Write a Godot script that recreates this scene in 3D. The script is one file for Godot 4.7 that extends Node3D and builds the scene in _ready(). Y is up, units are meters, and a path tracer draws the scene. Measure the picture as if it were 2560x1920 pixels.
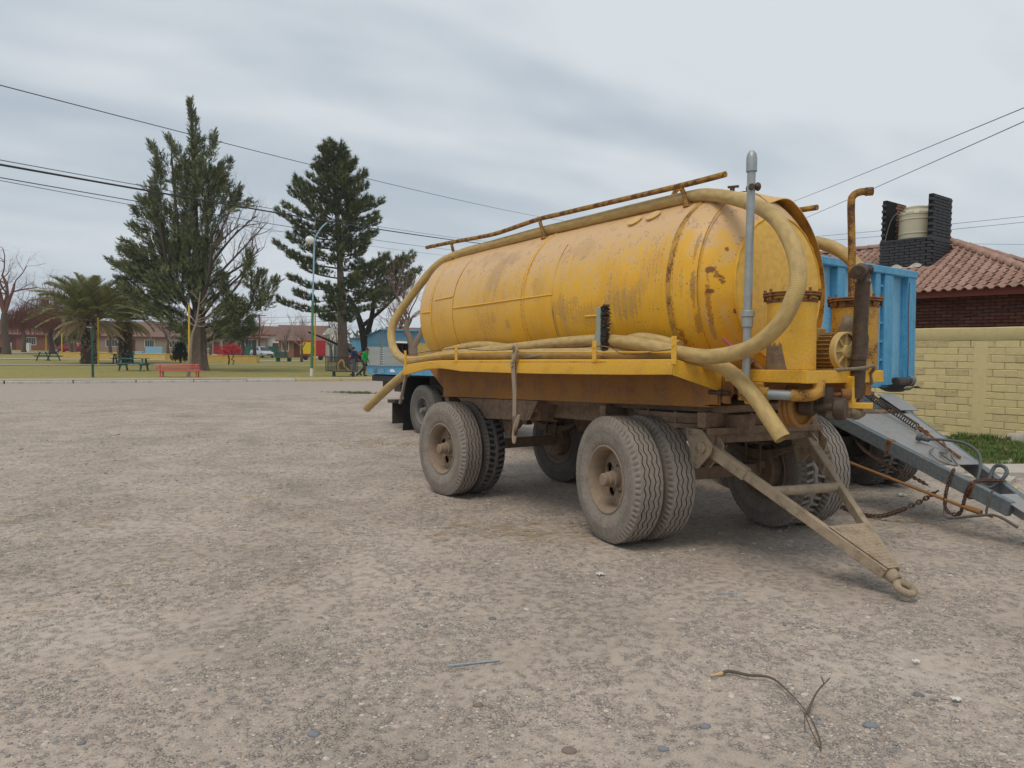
extends Node3D

# ---------------------------------------------------------------- mesh builder
class Mb:
	var v := PackedVector3Array()
	var n := PackedVector3Array()
	var uv := PackedVector2Array()
	var c := PackedColorArray()
	var ix := PackedInt32Array()
	var col := Color.WHITE

	func add(p: Vector3, nn: Vector3, u := Vector2.ZERO) -> int:
		v.append(p); n.append(nn); uv.append(u); c.append(col)
		return v.size() - 1

	func tri_ix(a: int, b: int, d: int) -> void:
		# keep the winding in step with the normals (front faces clockwise)
		var g := (v[d] - v[a]).cross(v[b] - v[a])
		if g.dot(n[a] + n[b] + n[d]) < 0.0:
			ix.append(a); ix.append(d); ix.append(b)
		else:
			ix.append(a); ix.append(b); ix.append(d)

	func poly(ps: Array, hint: Vector3) -> void:
		var nn: Vector3 = (ps[1] - ps[0]).cross(ps[2] - ps[0])
		if nn.length_squared() < 1e-16 and ps.size() > 3:
			nn = (ps[2] - ps[0]).cross(ps[3] - ps[0])
		nn = nn.normalized()
		if nn.dot(hint) < 0.0:
			nn = -nn
		var f := -1
		var ids := []
		var t := nn.cross(Vector3.UP if absf(nn.y) < 0.9 else Vector3.RIGHT).normalized()
		var b := nn.cross(t)
		for p in ps:
			ids.append(add(p, nn, Vector2(t.dot(p), b.dot(p))))
		for i in range(1, ps.size() - 1):
			tri_ix(ids[0], ids[i], ids[i + 1])

	func box(size: Vector3, at := Transform3D(), bev := 0.0) -> void:
		var h := size * 0.5
		if bev <= 0.0:
			for ax in 3:
				for s in [-1.0, 1.0]:
					var ps := []
					for k in [[-1, -1], [1, -1], [1, 1], [-1, 1]]:
						var p := Vector3.ZERO
						p[ax] = s * h[ax]; p[(ax + 1) % 3] = k[0] * h[(ax + 1) % 3]; p[(ax + 2) % 3] = k[1] * h[(ax + 2) % 3]
						ps.append(at * p)
					var nn := Vector3.ZERO
					nn[ax] = s
					poly(ps, at.basis * nn)
			return
		bev = minf(bev, minf(h.x, minf(h.y, h.z)) * 0.95)
		var pt := func(sg: Vector3, ax: int) -> Vector3:
			var p := Vector3(sg.x * (h.x - bev), sg.y * (h.y - bev), sg.z * (h.z - bev))
			p[ax] = sg[ax] * h[ax]
			return at * p
		for ax in 3:
			var a1 := (ax + 1) % 3
			var a2 := (ax + 2) % 3
			for s in [-1.0, 1.0]:
				var ps := []
				for k in [[-1, -1], [1, -1], [1, 1], [-1, 1]]:
					var sg := Vector3.ZERO
					sg[ax] = s; sg[a1] = k[0]; sg[a2] = k[1]
					ps.append(pt.call(sg, ax))
				var nn := Vector3.ZERO
				nn[ax] = s
				poly(ps, at.basis * nn)
			for s1 in [-1.0, 1.0]:
				for s2 in [-1.0, 1.0]:
					var sa := Vector3.ZERO
					sa[a1] = s1; sa[a2] = s2
					var sb := sa
					sa[ax] = -1; sb[ax] = 1
					poly([pt.call(sa, a1), pt.call(sb, a1), pt.call(sb, a2), pt.call(sa, a2)], at.basis * Vector3(sa + sb))
		for sx in [-1, 1]:
			for sy in [-1, 1]:
				for sz in [-1, 1]:
					var sg := Vector3(sx, sy, sz)
					poly([pt.call(sg, 0), pt.call(sg, 1), pt.call(sg, 2)], at.basis * sg)

	# a bar from p to q, w across (towards side), h the other way
	func bar(p: Vector3, q: Vector3, w: float, h: float, up := Vector3.UP, bev := 0.0) -> void:
		var d := (q - p).normalized()
		if absf(d.dot(up)) > 0.98:
			up = Vector3.RIGHT
		var s := d.cross(up).normalized()
		var u := s.cross(d).normalized()
		box(Vector3(w, h, p.distance_to(q)), Transform3D(Basis(s, u, -d), (p + q) * 0.5), bev)

	func grid(rows: Array, cu := false, cv := false, uvs := Vector2.ONE, smooth := true, cols: Array = []) -> void:
		var nr := rows.size()
		var m: int = rows[0].size()
		var b0 := v.size()
		var wr := nr + (1 if cv else 0)
		var wm := m + (1 if cu else 0)
		var ns := PackedVector3Array()
		ns.resize(nr * m)
		for i in (nr if cv else nr - 1):
			var r0: PackedVector3Array = rows[i]
			var r1: PackedVector3Array = rows[(i + 1) % nr]
			var o0 := i * m
			var o1 := ((i + 1) % nr) * m
			for j in (m if cu else m - 1):
				var j2 := (j + 1) % m
				var g := (r1[j2] - r0[j]).cross(r1[j] - r0[j2])
				ns[o0 + j] += g; ns[o0 + j2] += g; ns[o1 + j] += g; ns[o1 + j2] += g
		for i in wr:
			var r: PackedVector3Array = rows[i % nr]
			for j in wm:
				if cols.size():
					col = cols[i % nr][j % m]
				add(r[j % m], ns[(i % nr) * m + j % m].normalized(), Vector2(float(j) / (wm - 1) * uvs.x, float(i) / maxi(1, wr - 1) * uvs.y))
		for i in wr - 1:
			for j in wm - 1:
				var a := b0 + i * wm + j
				tri_ix(a, a + 1, a + wm + 1)
				tri_ix(a, a + wm + 1, a + wm)

	func tube(ps: Array, rad, sides := 8, caps := true, per := 1.0) -> void:
		var cnt := ps.size()
		var d0: Vector3 = (ps[1] - ps[0]).normalized()
		var u := d0.cross(Vector3.UP if absf(d0.y) < 0.9 else Vector3.RIGHT).normalized()
		var b0 := v.size()
		var run := 0.0
		for i in cnt:
			var d: Vector3 = (ps[mini(i + 1, cnt - 1)] - ps[maxi(i - 1, 0)]).normalized()
			u = (u - d * u.dot(d)).normalized()
			var w := d.cross(u)
			var r: float = rad[i] if rad is Array or rad is PackedFloat32Array else rad
			if i > 0:
				run += ps[i].distance_to(ps[i - 1])
			for k in sides + 1:
				var a := TAU * k / sides
				var nn := u * cos(a) + w * sin(a)
				add(ps[i] + nn * r, nn, Vector2(float(k) / sides, run * per))
		for i in cnt - 1:
			for k in sides:
				var a := b0 + i * (sides + 1) + k
				tri_ix(a, a + 1, a + sides + 2)
				tri_ix(a, a + sides + 2, a + sides + 1)
		if caps:
			for e in [0, cnt - 1]:
				var q := []
				for k in sides:
					q.append(v[b0 + e * (sides + 1) + k])
				poly(q, ps[0] - ps[1] if e == 0 else ps[cnt - 1] - ps[cnt - 2])

	# profile of (along, radius) round the axis of at.basis.y
	func lathe(pr: Array, segs := 24, at := Transform3D(), crease := 35.0) -> void:
		var cnt := pr.size()
		var sn := []
		for i in cnt - 1:
			var d: Vector2 = pr[i + 1] - pr[i]
			sn.append(Vector2(-d.y, d.x).normalized())  # (along, radial) normal
		for i in cnt - 1:
			var na: Vector2 = sn[i]
			var nb: Vector2 = sn[i]
			if i > 0 and absf(rad_to_deg(sn[i].angle_to(sn[i - 1]))) < crease:
				na = (sn[i] + sn[i - 1]).normalized()
			if i < cnt - 2 and absf(rad_to_deg(sn[i].angle_to(sn[i + 1]))) < crease:
				nb = (sn[i] + sn[i + 1]).normalized()
			var b0 := v.size()
			for e in 2:
				var p: Vector2 = pr[i + e]
				var q: Vector2 = nb if e else na
				for k in segs + 1:
					var a := TAU * k / segs
					var dir := Vector3(cos(a), 0, sin(a))
					add(at * (dir * p.y + Vector3(0, p.x, 0)), (at.basis * (dir * q.y + Vector3(0, q.x, 0))).normalized(), Vector2(float(k) / segs, p.x))
			for k in segs:
				tri_ix(b0 + k, b0 + k + 1, b0 + segs + 2 + k)
				tri_ix(b0 + k, b0 + segs + 2 + k, b0 + segs + 1 + k)

	func cyl(p: Vector3, q: Vector3, r: float, segs := 16, bev := 0.0, r2 := -1.0) -> void:
		if r2 < 0.0:
			r2 = r
		var l := p.distance_to(q)
		var pr := [Vector2(0, 0.0001), Vector2(0, r - bev), Vector2(bev, r), Vector2(l - bev, r2), Vector2(l, r2 - bev), Vector2(l, 0.0001)] if bev > 0.0 else [Vector2(0, 0.0001), Vector2(0, r), Vector2(l, r2), Vector2(l, 0.0001)]
		lathe(pr, segs, Transform3D(turn(q - p), p))

	static func turn(y: Vector3) -> Basis:
		y = y.normalized()
		var x := y.cross(Vector3.BACK if absf(y.z) < 0.9 else Vector3.RIGHT).normalized()
		return Basis(x, y, x.cross(y))

	# outline in the xy plane of at, thickness along its z
	func prism(pg: PackedVector2Array, depth: float, at := Transform3D()) -> void:
		var t := Geometry2D.triangulate_polygon(pg)
		for s in [-0.5, 0.5]:
			var b0 := v.size()
			var nn := (at.basis * Vector3(0, 0, s)).normalized()
			for p in pg:
				add(at * Vector3(p.x, p.y, s * depth), nn, p)
			for i in range(0, t.size(), 3):
				tri_ix(b0 + t[i], b0 + t[i + 1], b0 + t[i + 2])
		var cw := 1.0 if Geometry2D.is_polygon_clockwise(pg) else -1.0
		for i in pg.size():
			var a := pg[i]
			var b := pg[(i + 1) % pg.size()]
			var e := b - a
			poly([at * Vector3(a.x, a.y, -depth / 2), at * Vector3(b.x, b.y, -depth / 2), at * Vector3(b.x, b.y, depth / 2), at * Vector3(a.x, a.y, depth / 2)], at.basis * Vector3(-e.y, e.x, 0) * cw)

	func ball(p: Vector3, r: Vector3, segs := 12, rings := 8) -> void:
		var pr := []
		for i in rings + 1:
			var a := PI * i / rings
			pr.append(Vector2(-cos(a), maxf(sin(a), 0.0001)))
		lathe(pr, segs, Transform3D(Basis.from_scale(r), p), 180.0)

	func torus(at: Transform3D, big: float, small: float, segs := 32, sides := 8) -> void:
		var rows := []
		for i in segs:
			var a := TAU * i / segs
			var r := PackedVector3Array()
			for k in sides:
				var b := TAU * k / sides
				r.append(at * Vector3(cos(a) * (big + small * cos(b)), small * sin(b), sin(a) * (big + small * cos(b))))
			rows.append(r)
		grid(rows, true, true)

	func join(o: Mb, at := Transform3D()) -> void:
		var b := v.size()
		for i in o.v.size():
			v.append(at * o.v[i]); n.append((at.basis * o.n[i]).normalized())
		uv.append_array(o.uv); c.append_array(o.c)
		for i in o.ix:
			ix.append(b + i)

	func mesh(m: Material) -> ArrayMesh:
		var a := []
		a.resize(Mesh.ARRAY_MAX)
		a[Mesh.ARRAY_VERTEX] = v; a[Mesh.ARRAY_NORMAL] = n; a[Mesh.ARRAY_TEX_UV] = uv; a[Mesh.ARRAY_COLOR] = c; a[Mesh.ARRAY_INDEX] = ix
		var am := ArrayMesh.new()
		am.add_surface_from_arrays(Mesh.PRIMITIVE_TRIANGLES, a)
		am.surface_set_material(0, m)
		return am

# ---------------------------------------------------------------- scene helpers
const FL := 1794.22
var cam_b: Basis
var cam_p := Vector3(0, 1.5925, 0)
var site: Transform3D      # x towards the near right along the parked trailers, z towards the camera
var tilt: Transform3D      # the same, following the slope of the yard
var used := {}
var M := {}
var rng := RandomNumberGenerator.new()

func numbered(called: String) -> String:
	if not used.has(called):
		used[called] = 0
		return called
	used[called] += 1
	return "%s_%03d" % [called, used[called]]

func meta(o: Node, label: String, category: String, group := "", kind := "") -> Node:
	if label: o.set_meta("label", label)
	if category: o.set_meta("category", category)
	if group: o.set_meta("group", group)
	if kind: o.set_meta("kind", kind)
	return o

func thing(called: String, label: String, category: String, at := Transform3D(), group := "") -> Node3D:
	var o := Node3D.new()
	o.name = numbered(called)
	add_child(o, true)
	o.transform = at
	meta(o, label, category, group)
	return o

func part(par: Node, called: String, mb, m: Material, label := "") -> MeshInstance3D:
	var o := MeshInstance3D.new()
	var nm := called
	var k := 0
	while par.has_node(NodePath(nm)):
		k += 1
		nm = "%s_%03d" % [called, k]
	o.name = nm
	o.mesh = mb.mesh(m) if mb is Mb else mb
	par.add_child(o, true)
	if label: o.set_meta("label", label)
	return o

func solo(called: String, mb, m: Material, label: String, category: String, at := Transform3D(), group := "") -> MeshInstance3D:
	var o := MeshInstance3D.new()
	o.name = numbered(called)
	o.mesh = mb.mesh(m) if mb is Mb else mb
	add_child(o, true)
	o.transform = at
	meta(o, label, category, group)
	return o

func structure(called: String, mb: Mb, m: Material, label := "") -> MeshInstance3D:
	var o := solo(called, mb, m, label, "")
	o.set_meta("kind", "structure")
	return o

func copy(o: Node3D, at: Transform3D, label: String, base := "") -> Node3D:
	var r: Node3D = o.duplicate()
	r.name = numbered(base if base else String(o.name))
	add_child(r, true)
	r.transform = at
	r.set_meta("label", label)
	return r

func multi(par: Node, called: String, mesh: Mesh, xs: Array, cols: Array) -> MultiMeshInstance3D:
	var mm := MultiMesh.new()
	mm.transform_format = MultiMesh.TRANSFORM_3D
	mm.use_colors = cols.size() > 0
	mm.mesh = mesh
	mm.instance_count = xs.size()
	for i in xs.size():
		mm.set_instance_transform(i, xs[i])
		if cols.size():
			mm.set_instance_color(i, cols[i])
	var o := MultiMeshInstance3D.new()
	o.multimesh = mm
	if par == self:
		o.name = numbered(called)
	else:
		o.name = called
	par.add_child(o, true)
	o.set_meta("kind", "stuff")
	return o

# the point that the photograph (2560 wide) shows at x, y, if it lies at this depth
func at(x: float, y: float, depth: float) -> Vector3:
	var d := cam_b * Vector3((x - 1280.0) / FL, -(y - 960.0) / FL, -1.0)
	return cam_p + d * (depth / -d.z)

func along(w: Vector3) -> Vector2:   # (x, z) in the site frame
	var q := site.affine_inverse() * w
	return Vector2(q.x, q.z)

func ground_y(X: float, Z: float) -> float:
	var s := (X - 0.1149) * 0.58584 + (Z + 8.5623) * 0.81043
	if s > -2.0:
		return 0.0203 * s
	if s > -30.25:
		return -0.0406 - 0.05 * (1.0 - exp((s + 2.0) / 2.5))
	return 0.05 + 0.006 * (-30.25 - s)

func on_ground(X: float, depth: float, dy := 0.0) -> Vector3:
	return Vector3(X, ground_y(X, -depth) + dy, -depth)

func spline(ps: Array, step: float) -> Array:
	var cv := Curve3D.new()
	cv.bake_interval = step
	for i in ps.size():
		var t: Vector3 = (ps[mini(i + 1, ps.size() - 1)] - ps[maxi(i - 1, 0)]) / 6.0
		cv.add_point(ps[i], -t, t)
	return Array(cv.get_baked_points())

func sc(hex: String) -> Color:
	return Color.html(hex)

func lin(hex: String) -> Color:
	return Color.html(hex).srgb_to_linear()

func rnd(a: float, b: float) -> float:
	return rng.randf_range(a, b)

# ---------------------------------------------------------------- textures
func noise_bytes(w: int, h: int, freq: float, octaves: int, sd: int, kind := FastNoiseLite.TYPE_SIMPLEX_SMOOTH, ret := -1) -> PackedByteArray:
	var f := FastNoiseLite.new()
	f.noise_type = kind
	f.frequency = freq
	f.seed = sd
	f.fractal_octaves = octaves
	if octaves <= 1:
		f.fractal_type = FastNoiseLite.FRACTAL_NONE
	if ret >= 0:
		f.cellular_return_type = ret
	var im := f.get_seamless_image(w, h)
	im.convert(Image.FORMAT_L8)
	return im.get_data()

func stretched(w: int, h: int, sx: int, sy: int, freq: float, octaves: int, sd: int) -> PackedByteArray:
	var d := noise_bytes(w / sx, h / sy, freq, octaves, sd)
	var im := Image.create_from_data(w / sx, h / sy, false, Image.FORMAT_L8, d)
	im.resize(w, h, Image.INTERPOLATE_CUBIC)
	return im.get_data()

func tex(w: int, h: int, rgb: PackedByteArray) -> ImageTexture:
	return ImageTexture.create_from_image(Image.create_from_data(w, h, false, Image.FORMAT_RGB8, rgb))

func bump(w: int, h: int, l: PackedByteArray, k: float) -> ImageTexture:
	var im := Image.create_from_data(w, h, false, Image.FORMAT_L8, l)
	im.convert(Image.FORMAT_RGBA8)
	im.bump_map_to_normal_map(k)
	return ImageTexture.create_from_image(im)

func mat(called: String, color: Color, rough := 0.8, metal := 0.0, vc := false) -> StandardMaterial3D:
	var m := StandardMaterial3D.new()
	m.resource_name = called
	m.albedo_color = color
	m.roughness = rough
	m.metallic = metal
	m.vertex_color_use_as_albedo = vc
	M[called] = m
	return m

func skin(m: StandardMaterial3D, t: Texture2D, nm: Texture2D, scale: float, world := false, nk := 1.0) -> StandardMaterial3D:
	if t: m.albedo_texture = t
	if nm:
		m.normal_enabled = true
		m.normal_texture = nm
		m.normal_scale = nk
	m.uv1_triplanar = true
	m.uv1_world_triplanar = world
	m.uv1_scale = Vector3.ONE * scale
	return m

var NA: PackedByteArray
var NB: PackedByteArray
var NC: PackedByteArray
var ND: PackedByteArray
var NE: PackedByteArray

# a worn surface: base paint going over to alt in patches, dust, runs and flecks of rust
func worn(base: String, alt: String, rust: String, dust: String, k_alt: float, k_dust: float, k_run: float, flecks: float) -> ImageTexture:
	var S := 512
	var out := PackedByteArray()
	out.resize(S * S * 3)
	var cb := sc(base); var ca := sc(alt); var cr := sc(rust); var cd := sc(dust)
	for i in S * S:
		var a := NA[i] / 255.0
		var b := NB[i] / 255.0
		var f := NC[i] / 255.0
		var r := ND[i] / 255.0
		var col := cb.lerp(ca, clampf((a - 0.4) * 2.2, 0.0, 1.0) * k_alt)
		col = col.lerp(cd, clampf(b * 1.4 - 0.3 + (f - 0.5) * 0.6, 0.0, 1.0) * k_dust)
		col = col.lerp(cd, clampf((r - 0.55) * 3.0, 0.0, 1.0) * k_run)
		var s := f * 0.65 + a * 0.5 + NE[i] / 255.0 * 0.25
		if s > 1.12 - flecks:
			col = col.lerp(cr, clampf((s - 1.12 + flecks) * 12.0, 0.0, 0.9))
		var g := 0.94 + 0.12 * f
		out[i * 3] = clampi(int(col.r * g * 255), 0, 255)
		out[i * 3 + 1] = clampi(int(col.g * g * 255), 0, 255)
		out[i * 3 + 2] = clampi(int(col.b * g * 255), 0, 255)
	return tex(S, S, out)

func mottle(a: String, b: String, c2: String, k := 1.0) -> ImageTexture:
	return worn(a, b, c2, b, k, 0.4 * k, 0.0, 0.12)

# ---------------------------------------------------------------- sky, light, materials
func make_sky() -> PanoramaSkyMaterial:
	var W := 1024
	var Hh := 512
	var f := FastNoiseLite.new()
	f.noise_type = FastNoiseLite.TYPE_SIMPLEX_SMOOTH
	f.frequency = 1.0
	f.fractal_octaves = 5
	f.fractal_gain = 0.45
	f.seed = 11
	var f2 := FastNoiseLite.new()
	f2.noise_type = FastNoiseLite.TYPE_SIMPLEX_SMOOTH
	f2.frequency = 0.55
	f2.fractal_octaves = 3
	f2.seed = 5
	var out := PackedByteArray()
	out.resize(W * Hh * 3)
	var dark := sc("b0bcc8"); var lite := sc("dbe1e5"); var low := sc("cdd5dc"); var deep := sc("c0cad3")
	for y in Hh:
		var e := PI * (0.5 - (y + 0.5) / Hh)
		var up := maxf(sin(e), 0.0)
		for x in W:
			var a := TAU * ((x + 0.5) / W - 0.5)
			var d := Vector3(sin(a) * cos(e), 0, -cos(a) * cos(e)) / (up + 0.16)
			# streets of cloud running from the left up to the right
			var q := Vector2(d.x * 0.62 - d.z * 0.35, d.x * 0.5 + d.z * 0.95)
			var n1 := f.get_noise_2d(q.x * 0.55, q.y * 1.0) * 0.5 + 0.5
			var n2 := f2.get_noise_2d(q.x * 0.5 + 9.0, q.y * 0.9) * 0.5 + 0.5
			var n3 := f.get_noise_2d(q.x * 2.1 + 30.0, q.y * 3.4) * 0.5 + 0.5
			var k := clampf((n1 * 0.55 + n2 * 0.6 + n3 * 0.32 - 0.48) * 2.1, 0.0, 1.0)
			k = k * k * (3.0 - 2.0 * k)
			var c := dark.lerp(lite, k)
			c = c.lerp(deep, 0.15)
			c = c.lerp(low, clampf(1.0 - up * 4.0, 0.0, 1.0) * 0.8)
			var i := (y * W + x) * 3
			out[i] = int(c.r * 255); out[i + 1] = int(c.g * 255); out[i + 2] = int(c.b * 255)
	var m := PanoramaSkyMaterial.new()
	m.panorama = tex(W, Hh, out)
	return m

func setup() -> void:
	rng.seed = 7
	var ph := 0.04285
	var ro := 0.01764
	var cr := cos(ro); var sr := sin(ro); var cp := cos(ph); var sp := sin(ph)
	cam_b = Basis(Vector3(cr, sr * cp, -sr * sp), Vector3(-sr, cr * cp, -cr * sp), Vector3(0, sp, cp))
	var cam := Camera3D.new()
	cam.name = "camera"
	cam.fov = 56.29
	cam.far = 2000.0
	cam.transform = Transform3D(cam_b, cam_p)
	add_child(cam)
	var env := Environment.new()
	env.background_mode = Environment.BG_SKY
	env.sky = Sky.new()
	env.sky.sky_material = make_sky()
	env.background_energy_multiplier = 1.0
	env.tonemap_mode = Environment.TONE_MAPPER_LINEAR
	env.tonemap_exposure = 1.02
	env.sdfgi_enabled = true
	env.ssao_enabled = true
	env.ssil_enabled = true
	env.fog_enabled = true
	env.fog_density = 0.0005
	env.fog_light_color = Color(0.78, 0.82, 0.86)
	var we := WorldEnvironment.new()
	we.name = "environment"
	we.environment = env
	add_child(we)
	var sun := DirectionalLight3D.new()
	sun.name = "sun_behind_cloud"
	sun.light_energy = 0.45
	sun.light_color = Color(1.0, 0.95, 0.88)
	sun.light_angular_distance = 25.0
	sun.shadow_enabled = true
	sun.rotation_degrees = Vector3(-62, -28, 0)
	add_child(sun)
	site = Transform3D(Basis(Vector3(0.58584, 0, 0.81043), Vector3.UP, Vector3(-0.81043, 0, 0.58584)), Vector3(0.1149, 0, -8.5623))
	tilt = site * Transform3D(Basis(Vector3(0, 0, 1), 0.0203), Vector3.ZERO)
	NA = noise_bytes(512, 512, 0.008, 4, 1)
	NB = noise_bytes(512, 512, 0.022, 4, 2)
	NC = noise_bytes(512, 512, 0.09, 3, 3)
	ND = stretched(512, 512, 1, 16, 0.06, 2, 4)
	NE = noise_bytes(512, 512, 0.25, 2, 6)
	var grain := bump(512, 512, NC, 2.0)
	var rough_n := bump(512, 512, NE, 4.0)
	var T := func(m: StandardMaterial3D, t: Texture2D, sz: float, nm: Texture2D = grain, nk := 0.3) -> StandardMaterial3D:
		m.albedo_color = Color.WHITE
		return skin(m, t, nm, 1.0 / sz, false, nk)
	T.call(mat("yellow_paint", Color.WHITE, 0.55), worn("e4ad2c", "d49a22", "5a3622", "cfac70", 0.5, 0.35, 0.4, 0.12), 1.1)
	T.call(mat("yellow_head", Color.WHITE, 0.55), worn("e8b84e", "e2ae40", "7a583c", "deb870", 0.5, 0.3, 0.15, -0.1), 3.5)
	T.call(mat("yellow_dusty", Color.WHITE, 0.6), worn("d6ae66", "cfaa74", "7a583c", "cfac84", 0.6, 0.6, 0.2, 0.0), 2.0)
	T.call(mat("yellow_rusty", Color.WHITE, 0.7), worn("c79530", "a9792b", "43241a", "a8875a", 0.7, 0.5, 0.4, 0.34), 0.7)
	T.call(mat("rail_rust", Color.WHITE, 0.75), worn("bd8c34", "8a5c30", "3d221a", "a8875a", 0.8, 0.4, 0.4, 0.50), 0.5)
	T.call(mat("motor_dusty", Color.WHITE, 0.8), worn("a98748", "8f7044", "4a3424", "b59a6c", 0.8, 0.7, 0.3, 0.2), 0.4)
	T.call(mat("motor_cover", Color.WHITE, 0.75), worn("c4a868", "b09660", "5f4630", "cdb888", 0.7, 0.6, 0.3, 0.12), 0.4)
	T.call(mat("brown_rusty", Color.WHITE, 0.8), worn("a5702e", "8a6040", "57382a", "94744f", 0.9, 0.6, 0.6, 0.13), 1.6)
	T.call(mat("rust_pipe", Color.WHITE, 0.8), worn("8a5a2c", "5c3826", "3a2218", "98785a", 0.9, 0.4, 0.2, 0.3), 0.4)
	T.call(mat("chassis", Color.WHITE, 0.9), worn("7a6654", "685645", "4d3a2e", "96826c", 0.8, 0.7, 0.3, 0.14), 0.8)
	T.call(mat("drawbar_paint", Color.WHITE, 0.8), worn("9c8a72", "8a7862", "3a342e", "b0a08c", 0.8, 0.6, 0.2, 0.24), 0.6)
	T.call(mat("rim_paint", Color.WHITE, 0.8), worn("8a7764", "7a6754", "5a4436", "9a8a78", 0.7, 0.7, 0.2, 0.1), 0.5)
	T.call(mat("grey_rim", Color.WHITE, 0.8), worn("6c6a68", "7c7874", "4a4644", "8a847c", 0.7, 0.6, 0.2, 0.1), 0.5)
	T.call(mat("rubber", Color.WHITE, 0.9, 0.0, true), worn("7d7770", "8b8379", "635e58", "aa9e90", 0.8, 0.6, 0.15, 0.04), 0.45, rough_n, 0.25)
	T.call(mat("rubber_dark", Color.WHITE, 0.9, 0.0, true), worn("605d5b", "56534f", "484746", "867e76", 0.8, 0.5, 0.1, 0.04), 0.45, rough_n, 0.25)
	T.call(mat("greasy", Color.WHITE, 0.6, 0.2), worn("4a3c30", "3a2e26", "2a2220", "6e5a48", 0.8, 0.5, 0.3, 0.2), 0.35)
	T.call(mat("grey_cast", Color.WHITE, 0.7, 0.2), worn("7e705c", "6b5c4a", "4c3d30", "988870", 0.7, 0.6, 0.3, 0.2), 0.3)
	T.call(mat("galvanised", Color.WHITE, 0.5, 0.55), worn("9fa6a8", "8d9496", "6d6a62", "b2b4b0", 0.7, 0.3, 0.5, 0.06), 0.3)
	T.call(mat("blue_paint", Color.WHITE, 0.55), worn("4697c4", "3987b4", "6a4a3a", "86aebf", 0.5, 0.35, 0.45, 0.09), 1.3)
	T.call(mat("blue_panel", Color.WHITE, 0.55), worn("78b4d4", "68a6c8", "66605c", "9ac0d2", 0.5, 0.4, 0.5, 0.06), 1.3)
	T.call(mat("blue_grey", Color.WHITE, 0.6), worn("59666f", "68747a", "6a4c3c", "8f8e88", 0.7, 0.6, 0.3, 0.2), 0.6)
	T.call(mat("plate_worn", Color.WHITE, 0.6, 0.2), worn("8d9296", "99928a", "80604e", "a8a196", 0.8, 0.5, 0.2, 0.24), 0.5)
	T.call(mat("black_steel", Color.WHITE, 0.75), worn("35312e", "423a34", "4a352a", "5e544a", 0.7, 0.5, 0.2, 0.1), 0.7)
	T.call(mat("wood_old", Color.WHITE, 0.9), worn("8a7d6c", "6e6254", "4c4238", "a39888", 0.7, 0.5, 0.7, 0.1), 0.5)
	T.call(mat("strap_cloth", Color.WHITE, 0.95), worn("9d8b76", "8b7965", "6c5c4c", "b0a08c", 0.6, 0.5, 0.5, 0.05), 0.2, rough_n, 0.5)
	T.call(mat("concrete", Color.WHITE, 0.9), worn("b5aea4", "a09a92", "7c766e", "c4beb4", 0.8, 0.5, 0.2, 0.08), 1.5, rough_n, 0.5)
	T.call(mat("wall_yellow", Color.WHITE, 0.9), worn("d6c48e", "cbb883", "7c7056", "dccf9e", 0.7, 0.4, 0.25, 0.05), 1.0, rough_n, 0.5)
	T.call(mat("wall_yellow_b", Color.WHITE, 0.9), worn("d2c08d", "c2b083", "84785e", "d8ca9c", 0.8, 0.5, 0.3, 0.09), 0.8, rough_n, 0.6)
	T.call(mat("wall_yellow_c", Color.WHITE, 0.95), worn("c9b886", "b6a67a", "786e5a", "d0c498", 0.9, 0.5, 0.3, 0.14), 0.5, rough_n, 0.9)
	T.call(mat("mortar_dirty", Color.WHITE, 0.95), worn("b5a474", "9e8f66", "5c523e", "beae80", 0.9, 0.4, 0.2, 0.22), 0.7, rough_n, 0.6)
	T.call(mat("brick_red", Color.WHITE, 0.9), worn("80503f", "6f4536", "4a342c", "8e604e", 0.8, 0.4, 0.2, 0.1), 0.5, rough_n, 0.5)
	T.call(mat("brick_red_b", Color.WHITE, 0.9), worn("744236", "66392f", "45302a", "875546", 0.8, 0.4, 0.2, 0.14), 0.4, rough_n, 0.5)
	T.call(mat("brick_black", Color.WHITE, 0.75), worn("33353a", "3b3d42", "5a544e", "484a4e", 0.7, 0.5, 0.3, 0.05), 0.5, rough_n, 0.5)
	T.call(mat("brick_brown", Color.WHITE, 0.9), worn("946a52", "85583f", "3c3432", "a37a62", 0.8, 0.4, 0.2, 0.22), 0.5, rough_n, 0.5)
	T.call(mat("roof_tile", Color.WHITE, 0.85), worn("9a7767", "8c6a5b", "5e5048", "a88c7c", 0.8, 0.5, 0.2, 0.1), 0.9, rough_n, 0.4)
	T.call(mat("roof_tile_b", Color.WHITE, 0.85), worn("a38273", "987465", "665850", "b0978a", 0.8, 0.5, 0.2, 0.08), 0.9, rough_n, 0.4)
	T.call(mat("roof_tile_c", Color.WHITE, 0.85), worn("886757", "947264", "4e423c", "9d8273", 0.8, 0.5, 0.2, 0.16), 0.9, rough_n, 0.4)
	T.call(mat("bark", Color.WHITE, 0.95), worn("6b5c50", "554840", "3e342e", "85766a", 0.8, 0.4, 0.8, 0.2), 1.2, rough_n, 0.8)
	T.call(mat("palm_bark", Color.WHITE, 0.95), worn("5e4a3a", "4a3a2e", "2e241e", "85705a", 0.8, 0.5, 0.2, 0.3), 0.6, rough_n, 0.9)
	T.call(mat("render_white", Color.WHITE, 0.9), worn("d8d6d0", "cbc9c4", "8d8a84", "e0dedA", 0.6, 0.4, 0.4, 0.05), 2.5)
	T.call(mat("render_tan", Color.WHITE, 0.9), worn("948070", "867262", "665244", "a08c7c", 0.6, 0.4, 0.3, 0.05), 3.0)
	T.call(mat("roof_far", Color.WHITE, 0.9), worn("7e6258", "72584e", "56463e", "8c7266", 0.7, 0.5, 0.5, 0.06), 3.0)
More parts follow.
